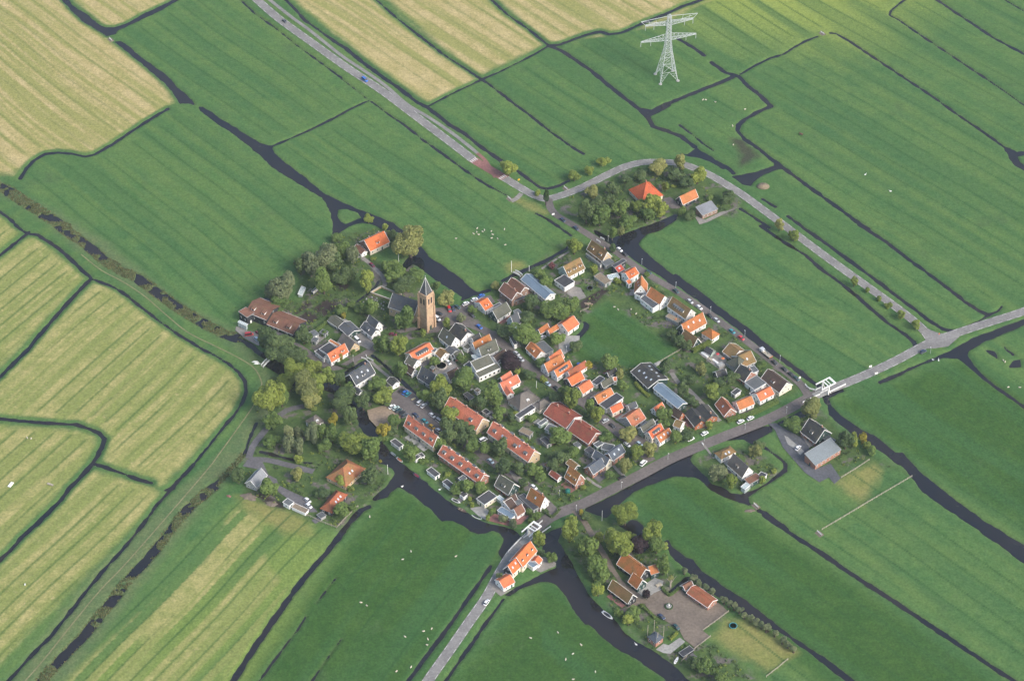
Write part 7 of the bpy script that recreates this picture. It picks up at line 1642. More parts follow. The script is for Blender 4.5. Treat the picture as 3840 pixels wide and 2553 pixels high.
# ------------------------------------------------------------------ pylon
px, py, feet = PYLON; py_o = empty('power_pylon', px, py); tag(py_o, 'tall white lattice power pylon with two broad crossarms in the meadow', 'pylon')
zp, zlow, zup, zw = PYLON_Z['peak'], PYLON_Z['low'], PYLON_Z['up'], PYLON_Z['waist']
def corner(k, z):
    f = Vector((*feet[k], 0))
    if z <= zw: s_ = 1-(1-.40)*z/zw
    elif z <= zlow: s_ = .40-(.40-.26)*(z-zw)/(zlow-zw)
    else: s_ = .26-(.26-.17)*(z-zlow)/(zp-zlow)
    return Vector((f.x*s_, f.y*s_, z))
leg = [MB() for _ in range(4)]
levels = [0, 7, 12.5, 17, zw, 23.5, 26.3, zlow, 31.5, 34, 36.5, 38.6, zup, 43, 45.2, zp-1]
for k in range(4):
    for a, b2 in zip(levels[:-1], levels[1:]): leg[k].bar(corner(k, a), corner(k, b2), .27 if a < zw else .20)
    obj('leg', leg[k].mesh('leg'), 'steel', py_o)
    v = MB(); v.lathe([(1.1,-.3),(1.1,.45),(.8,.6)], 10, tuple(feet[k])); obj('footing', v.mesh('footing'), 'concrete', py_o)
for k in range(4):
    v = MB(); k2 = (k+1) % 4
    for i, (a, b2) in enumerate(zip(levels[:-1], levels[1:])):
        A0, A1, B0, B1 = corner(k, a), corner(k2, a), corner(k, b2), corner(k2, b2)
        w_ = .12
        if i == 0:
            mid = (B0+B1)/2; v.bar(A0, mid, w_); v.bar(A1, mid, w_)
            for q in (.3, .55, .8): v.bar(A0.lerp(B0, q), A0.lerp(mid, q), .1); v.bar(A1.lerp(B1, q), A1.lerp(mid, q), .1); v.bar(A0.lerp(B0, q), A0.lerp(mid, q-.22), .08); v.bar(A1.lerp(B1, q), A1.lerp(mid, q-.22), .08)
        else: v.bar(A0, B1, w_); v.bar(A1, B0, w_)
        v.bar(B0, B1, w_)
    obj('lattice_bracing', v.mesh('lattice_bracing'), 'steel', py_o)
v = MB()
for k in range(4): v.bar(corner(k, zp-1), (0,0,zp), .2)
obj('peak', v.mesh('peak'), 'steel', py_o)
ax, ay, bx, by = PYLON_ARM
ad = Vector((bx-ax, by-ay, 0)); half = ad.length/2; ad.normalize(); an_ = Vector((-ad.y, ad.x, 0))
def arm(zc, tip_h, root_h, ln, sg, tiprise, name):
    v = MB(); n = 6; rows_ = []
    for i in range(n+1):
        t_ = i/n; w_ = 1.7*(1-t_)+.35*t_; zc2 = zc+tiprise*t_; h2 = root_h*(1-t_)+tip_h*t_
        c_ = ad*sg*(1.0+(ln-1)*t_)
        rows_.append([c_+an_*w_+Vector((0,0,zc2)), c_-an_*w_+Vector((0,0,zc2)), c_+Vector((0,0,zc2+h2))])
    for i in range(n):
        for q in range(3): v.bar(rows_[i][q], rows_[i+1][q], .2)
        v.bar(rows_[i][0], rows_[i+1][1], .12); v.bar(rows_[i][1], rows_[i+1][0], .12)
        v.bar(rows_[i][0], rows_[i+1][2], .12); v.bar(rows_[i][1], rows_[i+1][2], .12)
        v.bar(rows_[i+1][0], rows_[i+1][1], .12); v.bar(rows_[i+1][0], rows_[i+1][2], .1); v.bar(rows_[i+1][1], rows_[i+1][2], .1)
    obj(name, v.mesh(name), 'steel', py_o)
    for t_ in (.62, 1.0):
        c_ = ad*sg*(1+(ln-1)*t_); iv = MB(); iv.bar(c_+Vector((0,0,zc+tiprise*t_)), c_+Vector((0,0,zc+tiprise*t_-3.6)), .18, 6)
        for q in range(6): iv.lathe([(.22, zc+tiprise*t_-.8-q*.45), (.22, zc+tiprise*t_-.7-q*.45)], 6, (c_.x, c_.y))
        obj('insulator', iv.mesh('insulator'), 'lamp_steel', py_o)
for sg in (-1, 1):
    arm(zlow, .5, 4.2, half, sg, .6, 'crossarm'); arm(zup, .8, 2.2, half*.86, sg, .8, 'crossarm')
    v = MB(); tip = ad*sg*half*1.02+Vector((0,0,zup+4.4)); v.bar(ad*sg*half*.86+Vector((0,0,zup+1.2)), tip, .2); v.bar(ad*sg*1.2+Vector((0,0,zp-1.4)), tip, .2); v.bar(ad*sg*half*.45+Vector((0,0,zup+2.0)), tip, .16); v.bar(ad*sg*half*.45+Vector((0,0,zup+2.0)), ad*sg*half*.5+Vector((0,0,zup+4.6)), .14); v.bar(ad*sg*half*.7+Vector((0,0,zup+1.6)), ad*sg*half*.75+Vector((0,0,zup+4.5)), .14)
    obj('earth_wire_arm', v.mesh('earth_wire_arm'), 'steel', py_o)
# ------------------------------------------------------------------ drawbridges
for bi, (bx_, by_, yaw, wd) in enumerate(BRIDGES):
    o = empty('drawbridge', bx_, by_, .1, yaw)
    tag(o, ('white wooden drawbridge with balance beams at the east end of the main road', 'white wooden drawbridge with balance beams beside the waterside inn')[bi], 'drawbridge', 'white drawbridges')
    hw = max(2.6, wd/2); H_ = 5.6
    boxo('deck', 'surf_slab', (-2.5, 0, .14), (9.5, hw*2-.5, .14), o)
    for sy in (-1, 1):
        boxo('post', 'trim', (0, sy*hw, H_/2), (.55, .55, H_), o)
        boxo('strut', 'trim', (.9, sy*hw, 2.2), (.3, .3, 4.8), o, None, Matrix.Rotation(R(-22), 4, 'Y'))
        boxo('balance_beam', 'trim', (-.2, sy*(hw-.1), H_+.35), (9.2, .5, .5), o, None, Matrix.Rotation(R(-4), 4, 'Y'))
        boxo('lift_chain', 'lamp_steel', (-4.5, sy*(hw-.1), 2.8), (.12, .12, 5.6), o)
        boxo('brace', 'trim', (0, sy*hw*.62, H_-.9), (.3, .3, 2.2), o, None, Matrix.Rotation(R(45*sy), 4, 'X'))
    boxo('portal_beam', 'trim', (0, 0, H_), (.5, hw*2, .5), o)
    boxo('counterweight', 'trim', (4.1, 0, H_+.62), (1.0, hw*2+.2, .7), o)
    boxo('cross_beam', 'trim', (1.6, 0, H_+.45), (.35, hw*2, .35), o)
# ------------------------------------------------------------------ footbridges
for (ax_, ay_, bx2, by2), lab, rise in ((FOOTBRIDGE, 'white arched footbridge over the western canal', 1.9), (FOOTBRIDGE2, 'short white footbridge over the ditch behind the blue-roofed hall', .5)):
    a = Vector((ax_, ay_)); b2 = Vector((bx2, by2)); d_ = b2-a; Lb = d_.length; o = empty('footbridge', ax_, ay_, .05, math.atan2(d_.y, d_.x)); tag(o, lab, 'footbridge')
    n = 12; pt = [(Lb*k/n, rise*math.sin(math.pi*k/n)) for k in range(n+1)]
    for k in range(n):
        (x0, z0), (x1, z1) = pt[k], pt[k+1]; an = math.atan2(z1-z0, x1-x0)
        boxo('deck_plank', 'pale_wood', ((x0+x1)/2, 0, (z0+z1)/2), (math.hypot(x1-x0, z1-z0), 1.7, .12), o, None, Matrix.Rotation(-an, 4, 'Y'))
    for sy in (-1, 1):
        v = MB()
        for k in range(n): v.bar((pt[k][0], sy*.95, pt[k][1]+1.05), (pt[k+1][0], sy*.95, pt[k+1][1]+1.05), .26); v.bar((pt[k][0], sy*.95, pt[k][1]+.5), (pt[k+1][0], sy*.95, pt[k+1][1]+.5), .12)
        obj('handrail', v.mesh('handrail'), 'trim', o)
        for k in range(0, n+1, 2): boxo('post', 'trim', (pt[k][0], sy*.95, pt[k][1]+.5), (.14, .14, 1.1), o)
# ------------------------------------------------------------------ fences and railings
for kd, p, lab in FENCES:
    p = arr(p); o = empty('railing' if kd == 'w' else 'fence', p[0][0], p[0][1]); tag(o, lab, 'railing' if kd == 'w' else 'fence', 'white bridge railings' if kd == 'w' else 'field and yard fences')
    mt = 'trim' if kd == 'w' else 'pale_wood'; hgt = 1.25; step = 2.2 if kd == 'w' else 3.0
    q = p-p[0]; first = True
    for k in range(len(q)-1):
        a = q[k]; b2 = q[k+1]; Ls = np.linalg.norm(b2-a); yaw = math.atan2(b2[1]-a[1], b2[0]-a[0]); m_ = (a+b2)/2; rot = Matrix.Rotation(yaw, 4, 'Z')
        for zz in ((.45, .85, 1.22) if kd == 'w' else (.5, 1.1)):
            boxo('rail', mt, (m_[0], m_[1], zz), (Ls, .12, .17 if kd == 'w' else .13), o, None, rot)
        n = max(1, int(Ls/step))
        for i in range(0 if first else 1, n+1):
            t_ = a+(b2-a)*i/n; boxo('post', mt, (t_[0], t_[1], hgt/2), (.18, .18, hgt+.1), o, None, rot)
        first = False
# ------------------------------------------------------------------ trees
def leaf_cloud(n, centers, radii, size, droop=0., seed=0, inner=.25, squash=1.):
    r = np.random.default_rng(seed)
    vol = radii**2; pick = r.choice(len(centers), n, p=vol/vol.sum())
    d = r.normal(size=(n, 3)); d /= np.linalg.norm(d, axis=1)[:, None]
    rad = radii[pick]*(1-inner*r.random(n)**2)
    pos = centers[pick]+d*rad[:, None]*np.array([1, 1, squash])
    # keep leaves of the overlapping interior sparse: drop those deep inside another lobe
    keep = np.ones(n, bool)
    for c_, q in zip(centers, radii): keep &= ~((np.linalg.norm(pos-c_, axis=1) < q*.62))
    pos = pos[keep]; d = d[keep]; n = len(pos)
    if droop:
        pos[:, 2] -= droop*r.random(n)*np.clip(np.hypot(pos[:,0], pos[:,1]), 0, 1)
    nrm = d+r.normal(size=(n, 3))*.55+np.array([0,0,.25]); nrm /= np.linalg.norm(nrm, axis=1)[:, None]
    t1 = np.cross(nrm, r.normal(size=(n, 3))); t1 /= np.linalg.norm(t1, axis=1)[:, None]; t2 = np.cross(nrm, t1)
    s_ = size*(.6+.8*r.random(n))[:, None]
    q = np.stack([pos-t1*s_, pos-t2*s_*.7, pos+t1*s_, pos+t2*s_*.7], 1).reshape(-1, 3)
    f = np.arange(4*n).reshape(-1, 4)
    tone = np.clip(r.random(n)*.7 + .3*(r.random(len(centers))[pick[keep]]), 0, 1)
    return q, f, tone
def crown_mesh(name, shape, Rm, seed):
    r = np.random.default_rng(seed); 
    if shape == 'willow': k = 16; spread = .62; lr = (.30,.46)
    elif shape == 'cone': k = 14; spread = .5; lr = (.25,.4)
    else: k = 24; spread = .68; lr = (.18,.44)
    if Rm < 2.5: k = max(7, k//2); lr = (lr[0]+.08, lr[1]+.1)
    d = r.normal(size=(k, 3)); d /= np.linalg.norm(d, axis=1)[:, None]
    c_ = d*(spread*(.40+.72*r.random(k)))[:, None]; q = lr[0]+(lr[1]-lr[0])*r.random(k)
    c_ = np.vstack([c_, [[0,0,0]]]); q = np.append(q, .5)
    if shape == 'cone': c_[:, :2] *= (0.9-.75*(c_[:, 2:3]+.8)/1.6); c_[:, 2] *= 1.25; q *= (1.1-.5*(c_[:, 2]+1)/2)
    # uneven outline
    c_[:, :2] *= (1+.18*np.sin(np.arctan2(c_[:,1], c_[:,0])*2+seed))[:, None]
    size = .36/Rm*(1 if Rm < 3 else 1.15)
    n = int({2.0:900, 4.0:3200, 7.0:8500}[Rm])
    V_, f, tone = leaf_cloud(n, c_, q, size, .35 if shape == 'willow' else 0., seed)
    me = mesh_from(name, [], []); me.vertices.add(len(V_)); me.vertices.foreach_set('co', V_.ravel().astype(np.float32))
    me.loops.add(f.size); me.loops.foreach_set('vertex_index', f.ravel().astype(np.int32)); me.polygons.add(len(f)); me.polygons.foreach_set('loop_start', np.arange(0, f.size, 4, dtype=np.int32))
    me.update(calc_edges=True); a = me.attributes.new('tone', 'FLOAT', 'FACE'); a.data.foreach_set('value', tone.astype(np.float32))
    return me
CROWN = {}
for shape in ('round', 'willow', 'cone'):
    for Rm in (2.0, 4.0, 7.0):
        if shape == 'cone' and Rm != 4.0: continue
        CROWN[shape, Rm] = [crown_mesh('crown', shape, Rm, 100+i*17+int(Rm)+len(shape)) for i in range(3 if shape == 'round' else 2)]
def trunk_mesh(seed, n_l=5):
    r = random.Random(seed); v = MB()                       # unit: crown centre at z=1, ground at 0
    v.bar((0,0,-.1), (0,0,.45), .20, 7, .15); v.bar((0,0,.45), (.03,.02,.95), .15, 6, .07)
    for k in range(n_l):
        a = 2*math.pi*k/n_l+r.random(); z0 = .32+.10*k/n_l*2; e = (math.cos(a)*.45, math.sin(a)*.45, z0+.35+.2*r.random())
        v.bar((0,0,z0), e, .09, 5, .035); v.bar(e, (e[0]*1.5, e[1]*1.5, e[2]+.25), .04, 4, .015)
    return v.mesh('trunk')
TRUNK = [trunk_mesh(i) for i in range(3)]
GROUPS = {'g':'green leafy trees','d':'dark green trees','l':'lime-green spring trees','w':'grey-green willows','o':'olive spring trees','y':'yellow-green trees','p':'purple-leaved trees','r':'pink-red shrubs','c':'dark conical trees','t':'bare trees'}
for ti, (t, kd, x, y, Rr, Vv, clear, lab) in enumerate(TREES):
    r = random.Random(ti*31+5)
    o = empty({'shrub':'garden_shrub','tree':'tree','willow':'willow_tree'}[kd], x, y, 0, r.random()*6.28); tag(o, lab, 'shrub' if kd == 'shrub' else 'tree', ('garden shrubs' if kd == 'shrub' else GROUPS[t]))
    shape = 'willow' if t == 'w' else ('cone' if t == 'c' else 'round'); Rm = 2.0 if Rr < 2.6 else (4.0 if Rr < 5.6 else 7.0)
    if shape == 'cone': Rm = 4.0
    hc = Vv+clear; tw = max(1.6, Rr*.75)
    if t == 't': 
        obj('trunk', TRUNK[0], 'bark_pale', o, Matrix.Diagonal((Rr*1.6, Rr*1.6, hc*1.25, 1)))
        obj('crown', CROWN['round', 2.0][0], 'leaf_o', o, Matrix.Translation((0,0,hc*1.2)) @ Matrix.Diagonal((Rr*.7, Rr*.7, Vv*.4, 1))); continue
    obj('trunk', TRUNK[ti % 3], 'bark_pale' if t == 'w' and r.random() < .4 else 'bark', o, Matrix.Diagonal((tw, tw, hc, 1)))
    ms = CROWN[shape, Rm]
    obj('crown', ms[r.randrange(len(ms))], 'leaf_'+t, o, Matrix.Translation((0,0,hc)) @ Matrix.Diagonal((Rr*1.14, Rr*1.14, Vv*1.12, 1)))
# pollard willows: thick trunk, knob head, short shoots
pm = MB(); pm.bar((0,0,-.2), (0,0,2.1), .75, 8, .6); pm.lathe([(.35,1.9),(.55,2.2),(.5,2.6),(.2,2.8)], 9); PTRUNK = pm.mesh('trunk')
ORD = 'first second third fourth fifth sixth seventh eighth ninth tenth eleventh twelfth thirteenth fourteenth fifteenth sixteenth seventeenth eighteenth last'.split()
for i, (x, y, Rr) in enumerate(POLLARDS):
    o = empty('pollard_willow', x, y, 0, i*1.3); tag(o, ORD[i]+' pollard willow from the farmhouse end of the row behind the stable', 'tree', 'pollard willows in a row behind the stable')
    obj('trunk', PTRUNK, 'bark', o); ms = CROWN['round', 2.0]
    obj('crown', ms[i % 3], 'leaf_w', o, Matrix.Translation((0,0,3.2)) @ Matrix.Diagonal((Rr*1.3, Rr*1.3, Rr*1.2, 1)))
# hedges: leafy boxes
for hi, (wd, ht, t, p, lab) in enumerate(HEDGES):
    c = resample(p, .5); r = np.random.default_rng(hi+60); n = int(len(c)*26); nr = normals(c)
    k = r.integers(0, len(c), n); side = r.random(n); off = np.where(side < .5, (r.random(n)-.5)*wd, np.sign(r.random(n)-.5)*wd/2); zz = np.where(side < .5, ht, r.random(n)*ht)
    pos = np.column_stack([c[k]+nr[k]*off[:, None], zz])+r.normal(size=(n, 3))*.09; pos[:, :2] -= c[0]
    nrm = r.normal(size=(n, 3)); t1 = np.cross(nrm, r.normal(size=(n, 3))); t1 /= np.linalg.norm(t1, axis=1)[:, None]; t2 = np.cross(nrm, t1); t2 /= np.linalg.norm(t2, axis=1)[:, None]
    s_ = .26*(.6+.8*r.random(n))[:, None]; q = np.stack([pos-t1*s_, pos-t2*s_, pos+t1*s_, pos+t2*s_], 1).reshape(-1, 3)
    core = MB()
    for i in range(len(c)-1):
        a = c[i]-c[0]; b2 = c[i+1]-c[0]; a1, a2, b1, b2_ = a+nr[i]*wd*.42, a-nr[i]*wd*.42, b2+nr[i+1]*wd*.42, b2-nr[i+1]*wd*.42
        core.poly([(*a2, ht*.93), (*b2_, ht*.93), (*b1, ht*.93), (*a1, ht*.93)]); core.poly([(*a2, 0), (*b2_, 0), (*b2_, ht*.93), (*a2, ht*.93)]); core.poly([(*b1, 0), (*a1, 0), (*a1, ht*.93), (*b1, ht*.93)])
    nv = len(core.v); VV = core.v+[tuple(z) for z in q]; FF = core.f+[tuple(nv+4*i+j for j in range(4)) for i in range(n)]
    me = mesh_from('hedge', VV, FF, False, np.concatenate([np.full(len(core.f), .2), r.random(n)]).astype(np.float32))
    o = obj('hedge', me, 'leaf_'+t, None, Matrix.Translation((c[0][0], c[0][1], 0))); tag(o, lab, 'hedge', 'clipped hedges')
# ---- undergrowth and garden planting nobody could count; reeds along the banks
def blocked(x, y):
    for fx, fy, ya, hl, hw in FOOT:
        dx, dy = x-fx, y-fy
        if abs(dx) > 20 or abs(dy) > 20: continue
        u = dx*math.cos(ya)+dy*math.sin(ya); v_ = -dx*math.sin(ya)+dy*math.cos(ya)
        if abs(u) < hl and abs(v_) < hw: return True
    return False
paved = np.zeros(GX.shape, bool)
for c, hw in PAVED:
    for q in c:
        w = window([q], hw+1.2); paved[w] |= np.hypot(GX[w]-q[0], GY[w]-q[1]) < hw+1.0
for n, mt, p in SHEETS:
    w, d = poly_sd(p, 2); paved[w] |= d < .6
gm = (A['garden'] > .6) & (~paved) & (SD > 1.0)
jj, ik = np.nonzero(gm)
clump = vnoise(GX, GY, 9., 77)
def undergrowth(n, lo, sz, seed):
    r = np.random.default_rng(seed); vv, ff, tt = [], [], []; b0 = 0
    for ci in r.choice(len(jj), n, replace=False):
        x = xs[ik[ci]]+r.random()-.5; y = ys[jj[ci]]+r.random()-.5
        if clump[jj[ci], ik[ci]] < lo or blocked(x, y): continue
        rr = sz*(.5+.9*r.random()**2)
        c_ = np.array([[0,0,rr*.5],[rr*.4*r.normal(), rr*.4*r.normal(), rr*.5]]); q, f, tn = leaf_cloud(40, c_, np.array([rr*.8, rr*.6]), .25, 0, int(r.integers(1e6)))
        q = q+np.array([x, y, 0]); vv.append(q); ff.append(f+b0); b0 += len(q); tt.append(np.clip(tn*.6+r.random()*.5, 0, 1))
    return vv, ff, tt
def stuff(name, mat, Vs, Fs, Ts, lab, cat):
    Vs = np.vstack(Vs); Fs = np.vstack(Fs); me = mesh_from(name, [], [])
    me.vertices.add(len(Vs)); me.vertices.foreach_set('co', Vs.ravel().astype(np.float32)); me.loops.add(Fs.size); me.loops.foreach_set('vertex_index', Fs.ravel().astype(np.int32))
    me.polygons.add(len(Fs)); me.polygons.foreach_set('loop_start', np.arange(0, Fs.size, 4, dtype=np.int32)); me.update(calc_edges=True)
    a = me.attributes.new('tone', 'FLOAT', 'FACE'); a.data.foreach_set('value', np.concatenate(Ts).astype(np.float32))
    tag(obj(name, me, mat), lab, cat, kind='stuff')
stuff('garden_undergrowth', 'leaf_d', *undergrowth(5200, .44, 1.0, 5), 'low dark green undergrowth and planting filling the village gardens', 'undergrowth')
stuff('garden_planting', 'leaf_l', *undergrowth(1500, .3, .8, 6), 'light green perennials and young growth in the village gardens', 'planting')
# reed blades at the water edge of the reedy canals and some banks
rv = (REED > .5) & (SD > .1) & (SD < 5) & (Z > WATER_Z+.02)
jj, ik = np.nonzero(rv); n = 8000; k = nrng.integers(0, len(jj), n)
bx_ = xs[ik[k]]+nrng.random(n)-.5; by_ = ys[jj[k]]+nrng.random(n)-.5; bz = Z[jj[k], ik[k]]
an = nrng.random(n)*6.28; dx = np.cos(an)*.35; dy = np.sin(an)*.35; hh = .25+.5*nrng.random(n); lx = nrng.normal(size=n)*.3; ly = nrng.normal(size=n)*.3
q = np.stack([np.column_stack([bx_-dx, by_-dy, bz-.1]), np.column_stack([bx_+dx, by_+dy, bz-.1]), np.column_stack([bx_+dx*.3+lx, by_+dy*.3+ly, bz+hh]), np.column_stack([bx_-dx*.3+lx, by_-dy*.3+ly, bz+hh])], 1).reshape(-1, 3)
stuff('reed_bed', 'leaf_reed', [q], [np.arange(4*n).reshape(-1, 4)], [nrng.random(n)], 'straw-coloured reeds growing in the overgrown western ditches', 'reeds')
# ------------------------------------------------------------------ cars
def loft(secs):
    v = MB(); n = len(secs[0])
    for s_ in secs: v.v += [tuple(p) for p in s_]
    for i in range(len(secs)-1):
        for k in range(n): k2 = (k+1) % n; v.f.append((i*n+k, (i+1)*n+k, (i+1)*n+k2, i*n+k2))
    v.f.append(tuple(range(n))); v.f.append(tuple((len(secs)-1)*n+k for k in reversed(range(n)))); return v
def car_parts(van):
    Lc, Wc = (5.0, 1.95) if van else (4.4, 1.78)
    hb = 1.05 if van else .88
    def sec(x, w, z0, z1): return [(x, -w, z0), (x, -w*1.02, (z0+z1)/2), (x, -w*.92, z1), (x, w*.92, z1), (x, w*1.02, (z0+z1)/2), (x, w, z0)]
    w = Wc/2; h_ = Lc/2
    body = loft([sec(-h_, w*.86, .38, hb*.88), sec(-h_+.25, w*.97, .24, hb), sec(0, w, .22, hb+.03), sec(h_*.45, w, .22, hb), sec(h_-.35, w*.96, .24, hb*.80), sec(h_, w*.82, .36, hb*.62)])
    zt = 1.95 if van else 1.44
    pr = [(-h_+.12, hb-.05), (-h_+.35, zt-.05), (-.2, zt), (h_*.36, zt-.06), (h_*.62, hb-.06)] if van else [(-h_+.35, hb-.03), (-h_+.95, zt-.04), (-.1, zt), (.55, zt-.04), (1.25, hb-.03)]
    cab = MB(); n = len(pr)
    top = [(x, -w*(.93-.16*(z-hb)/(zt-hb)), z) for x, z in pr]; bot = [(x, -y, z) for x, y, z in top]
    cab.v = top+bot
    for k in range(n-1): cab.f.append((k, k+1, n+k+1, n+k))
    cab.f.append(tuple(reversed(range(n)))); cab.f.append(tuple(n+k for k in range(n)))
    roofp = MB(); roofp.box(((pr[1][0]+pr[3][0])/2, 0, zt+.005), (pr[3][0]-pr[1][0], w*1.52, .07))
    return body.mesh('body', True), cab.mesh('cabin_glass'), roofp.mesh('roof_panel'), Lc, Wc
CARM = {False: car_parts(False), True: car_parts(True)}
wl = MB(); wl.lathe([(.20,-.11),(.32,-.11),(.32,.11),(.20,.11)], 10); WHEEL = wl.mesh('wheel')
hb_ = MB(); hb_.lathe([(.19,-.115),(.19,.115)], 8); HUB = hb_.mesh('hub')
for ci, (x, y, yaw, colr, kd, lab) in enumerate(CARS):
    bo, ca, rp, Lc, Wc = CARM[kd == 'van']; sc = .62 if kd == 'small' else 1.0
    o = empty('van' if kd == 'van' else ('trailer' if kd == 'small' else 'car'), x, y, .14 if sd_at(x, y) > 0 else .2, yaw); tag(o, lab, 'van' if kd == 'van' else ('trailer' if kd == 'small' else 'car'), 'cars and vans parked or driving in the village')
    S = Matrix.Scale(sc, 4)
    obj('body', bo, 'paint_'+colr, o, S); 
    if kd != 'small': obj('cabin_glass', ca, 'pane', o, S)
    obj('roof_panel', rp, 'paint_'+colr, o, S if kd != 'small' else Matrix.Translation((0,0,-.5)) @ S)
    for sx in (-1, 1):
        for sy in (-1, 1):
            w_ = obj('wheel', WHEEL, 'tyre', o, S @ Matrix.Translation((sx*Lc*.30, sy*(Wc/2-.10), .32)) @ Matrix.Rotation(R(90), 4, 'X'))
            obj('hub', HUB, 'lamp_steel', w_)
    for sy in (-1, 1):
        boxo('headlight', 'skylight', (Lc/2-.10, sy*Wc*.32, .58), (.16, .34, .16), o, S); boxo('tail_light', 'paint_red', (-Lc/2+.05, sy*Wc*.36, .72), (.12, .2, .2), o, S)
# lorry with a flat bed
lx_, ly_, yaw = LORRY; o = empty('lorry', lx_, ly_, .14, yaw); tag(o, 'flatbed lorry with grey cab and empty tan bed parked on the canal street', 'lorry')
v = MB(); v.box((-3.6,0,1.35), (1.7,2.3,2.0)); obj('cab', v.mesh('cab'), 'paint_silver', o); boxo('windscreen', 'pane', (-4.46,0,1.8), (.06,1.9,.8), o)
boxo('bed', 'pale_wood', (.9,0,1.0), (6.6,2.4,.22), o); boxo('chassis', 'tyre', (0,0,.65), (8.4,.9,.35), o)
for sy in (-1, 1): boxo('side_board', 'chimney_pale', (.9, sy*1.2, 1.25), (6.6,.08,.4), o)
boxo('tail_board', 'paint_orange', (4.22,0,1.25), (.08,2.4,.4), o); boxo('crane_base', 'paint_white', (-2.2,0,1.7), (.8,1.6,1.3), o)
v = MB(); v.bar((-2.2,0,2.3), (-.2,.2,2.5), .3); v.bar((-.2,.2,2.5), (1.6,0,1.5), .25); obj('crane_arm', v.mesh('crane_arm'), 'paint_darkgreen', o)
for sx in (-3.4, 2.2, 3.3):
    for sy in (-1, 1): obj('wheel', WHEEL, 'tyre', o, Matrix.Translation((sx, sy*1.05, .45)) @ Matrix.Rotation(R(90), 4, 'X') @ Matrix.Diagonal((1.4,1.4,1.6,1)))
# ------------------------------------------------------------------ animals (one continuous mesh each)
def animal_mesh(kind):
    if kind == 'w':
        secs = []
        for x, rr, z in ((-.75,.04,.5),(-.55,.2,.42),(-.2,.34,.36),(.2,.33,.36),(.45,.2,.42),(.58,.1,.6),(.60,.075,.85),(.66,.07,1.08),(.80,.085,1.14),(.95,.03,1.10)):
            secs.append([(x, rr*math.cos(2*math.pi*k/8)*.9, z+rr*math.sin(2*math.pi*k/8)) for k in range(8)])
        return loft(secs).mesh('swan', True)
    s_ = 1.0 if kind == 's' else 1.75
    secs = []
    for x, rr, z in ((-.62,.10,.62),(-.52,.27,.60),(-.2,.34,.58),(.2,.34,.58),(.46,.28,.62),(.58,.17,.76),(.70,.15,.86),(.84,.12,.82),(.96,.05,.76)):
        secs.append([(x*s_, rr*math.cos(2*math.pi*k/8)*s_*.95, (z+rr*math.sin(2*math.pi*k/8))*s_) for k in range(8)])
    v = loft(secs)
    for sx in (-.42, .38):
        for sy in (-.16, .16): v.bar((sx*s_, sy*s_, 0), (sx*s_, sy*s_, .45*s_), .09*s_, 5, .14*s_)
    for sy in (-1, 1): v.bar((.74*s_, sy*.10*s_, .93*s_), (.70*s_, sy*.26*s_, .93*s_), .07*s_, 4, .03*s_)
    v.bar((-.6*s_, 0, .66*s_), (-.72*s_, 0, .42*s_), .07*s_, 4, .04*s_)
    return v.mesh('animal', True)
AM = {k: animal_mesh(k) for k in 'sbw'}
for i, (x, y, kd, lab) in enumerate(ANIMALS):
    z = .02
    if kd == 'w' and sd_at(x, y) < .3: z = WATER_Z-.08
    o = obj({'s':'sheep','b':'cow','w':'swan'}[kd], AM[kd], {'s':'wool','b':'hide','w':'feather'}[kd], None, Matrix.Translation((x, y, z)) @ Matrix.Rotation(i*2.4, 4, 'Z') @ Matrix.Scale(.92 if kd == 's' else (1.1 if kd == 'w' else 1), 4))
    tag(o, lab, {'s':'sheep','b':'cow','w':'swan'}[kd], {'s':'grazing sheep','b':'cow','w':'white swans'}[kd])
# ------------------------------------------------------------------ boats
def boat_hull(L):
    v = MB(); secs = []
    for t_, w_, zb, zt_ in ((-.5,.70,.10,.62),(-.3,.95,0,.55),(0,1.0,0,.52),(.25,.85,.03,.58),(.42,.45,.12,.68),(.5,.06,.3,.78)):
        hw = L*.16*w_; secs.append([(t_*L, -hw, zt_), (t_*L, -hw*.75, zb+.1), (t_*L, 0, zb), (t_*L, hw*.75, zb+.1), (t_*L, hw, zt_), (t_*L, hw*.8, zt_), (t_*L, 0, zb+.22), (t_*L, -hw*.8, zt_)])
    return loft(secs).mesh('hull', True)
for i, (x, y, yaw, Lb, colr, lab) in enumerate(BOATS):
    wet = sd_at(x, y) < 1.5
    o = empty('boat', x, y, WATER_Z-.12 if wet else .15, yaw); tag(o, lab, 'boat', 'boats at the canal banks')
    hull = {'darkblue':'paint_darkblue','silver':'paint_silver','orange':'trim','whiteblack':'trim','brown':'paint_brown','whitewhite':'trim'}[colr]
    obj('hull', boat_hull(Lb), hull, o)
    v = MB(); n = 10
    cv = {'orange':'paint_orange','whiteblack':'paint_black','darkblue':'paint_maroon'}.get(colr)
    if cv:
        v.lathe([(1, .50), (.9, .60), (.5, .66)], 12); obj('cover', v.mesh('cover'), cv, o, Matrix.Translation((-.04*Lb,0,0)) @ Matrix.Diagonal((Lb*.36, Lb*.125, 1, 1)))
    for tx in (-.28, .02): boxo('thwart', 'pale_wood', (tx*Lb, 0, .50), (.3, Lb*.25, .07), o)
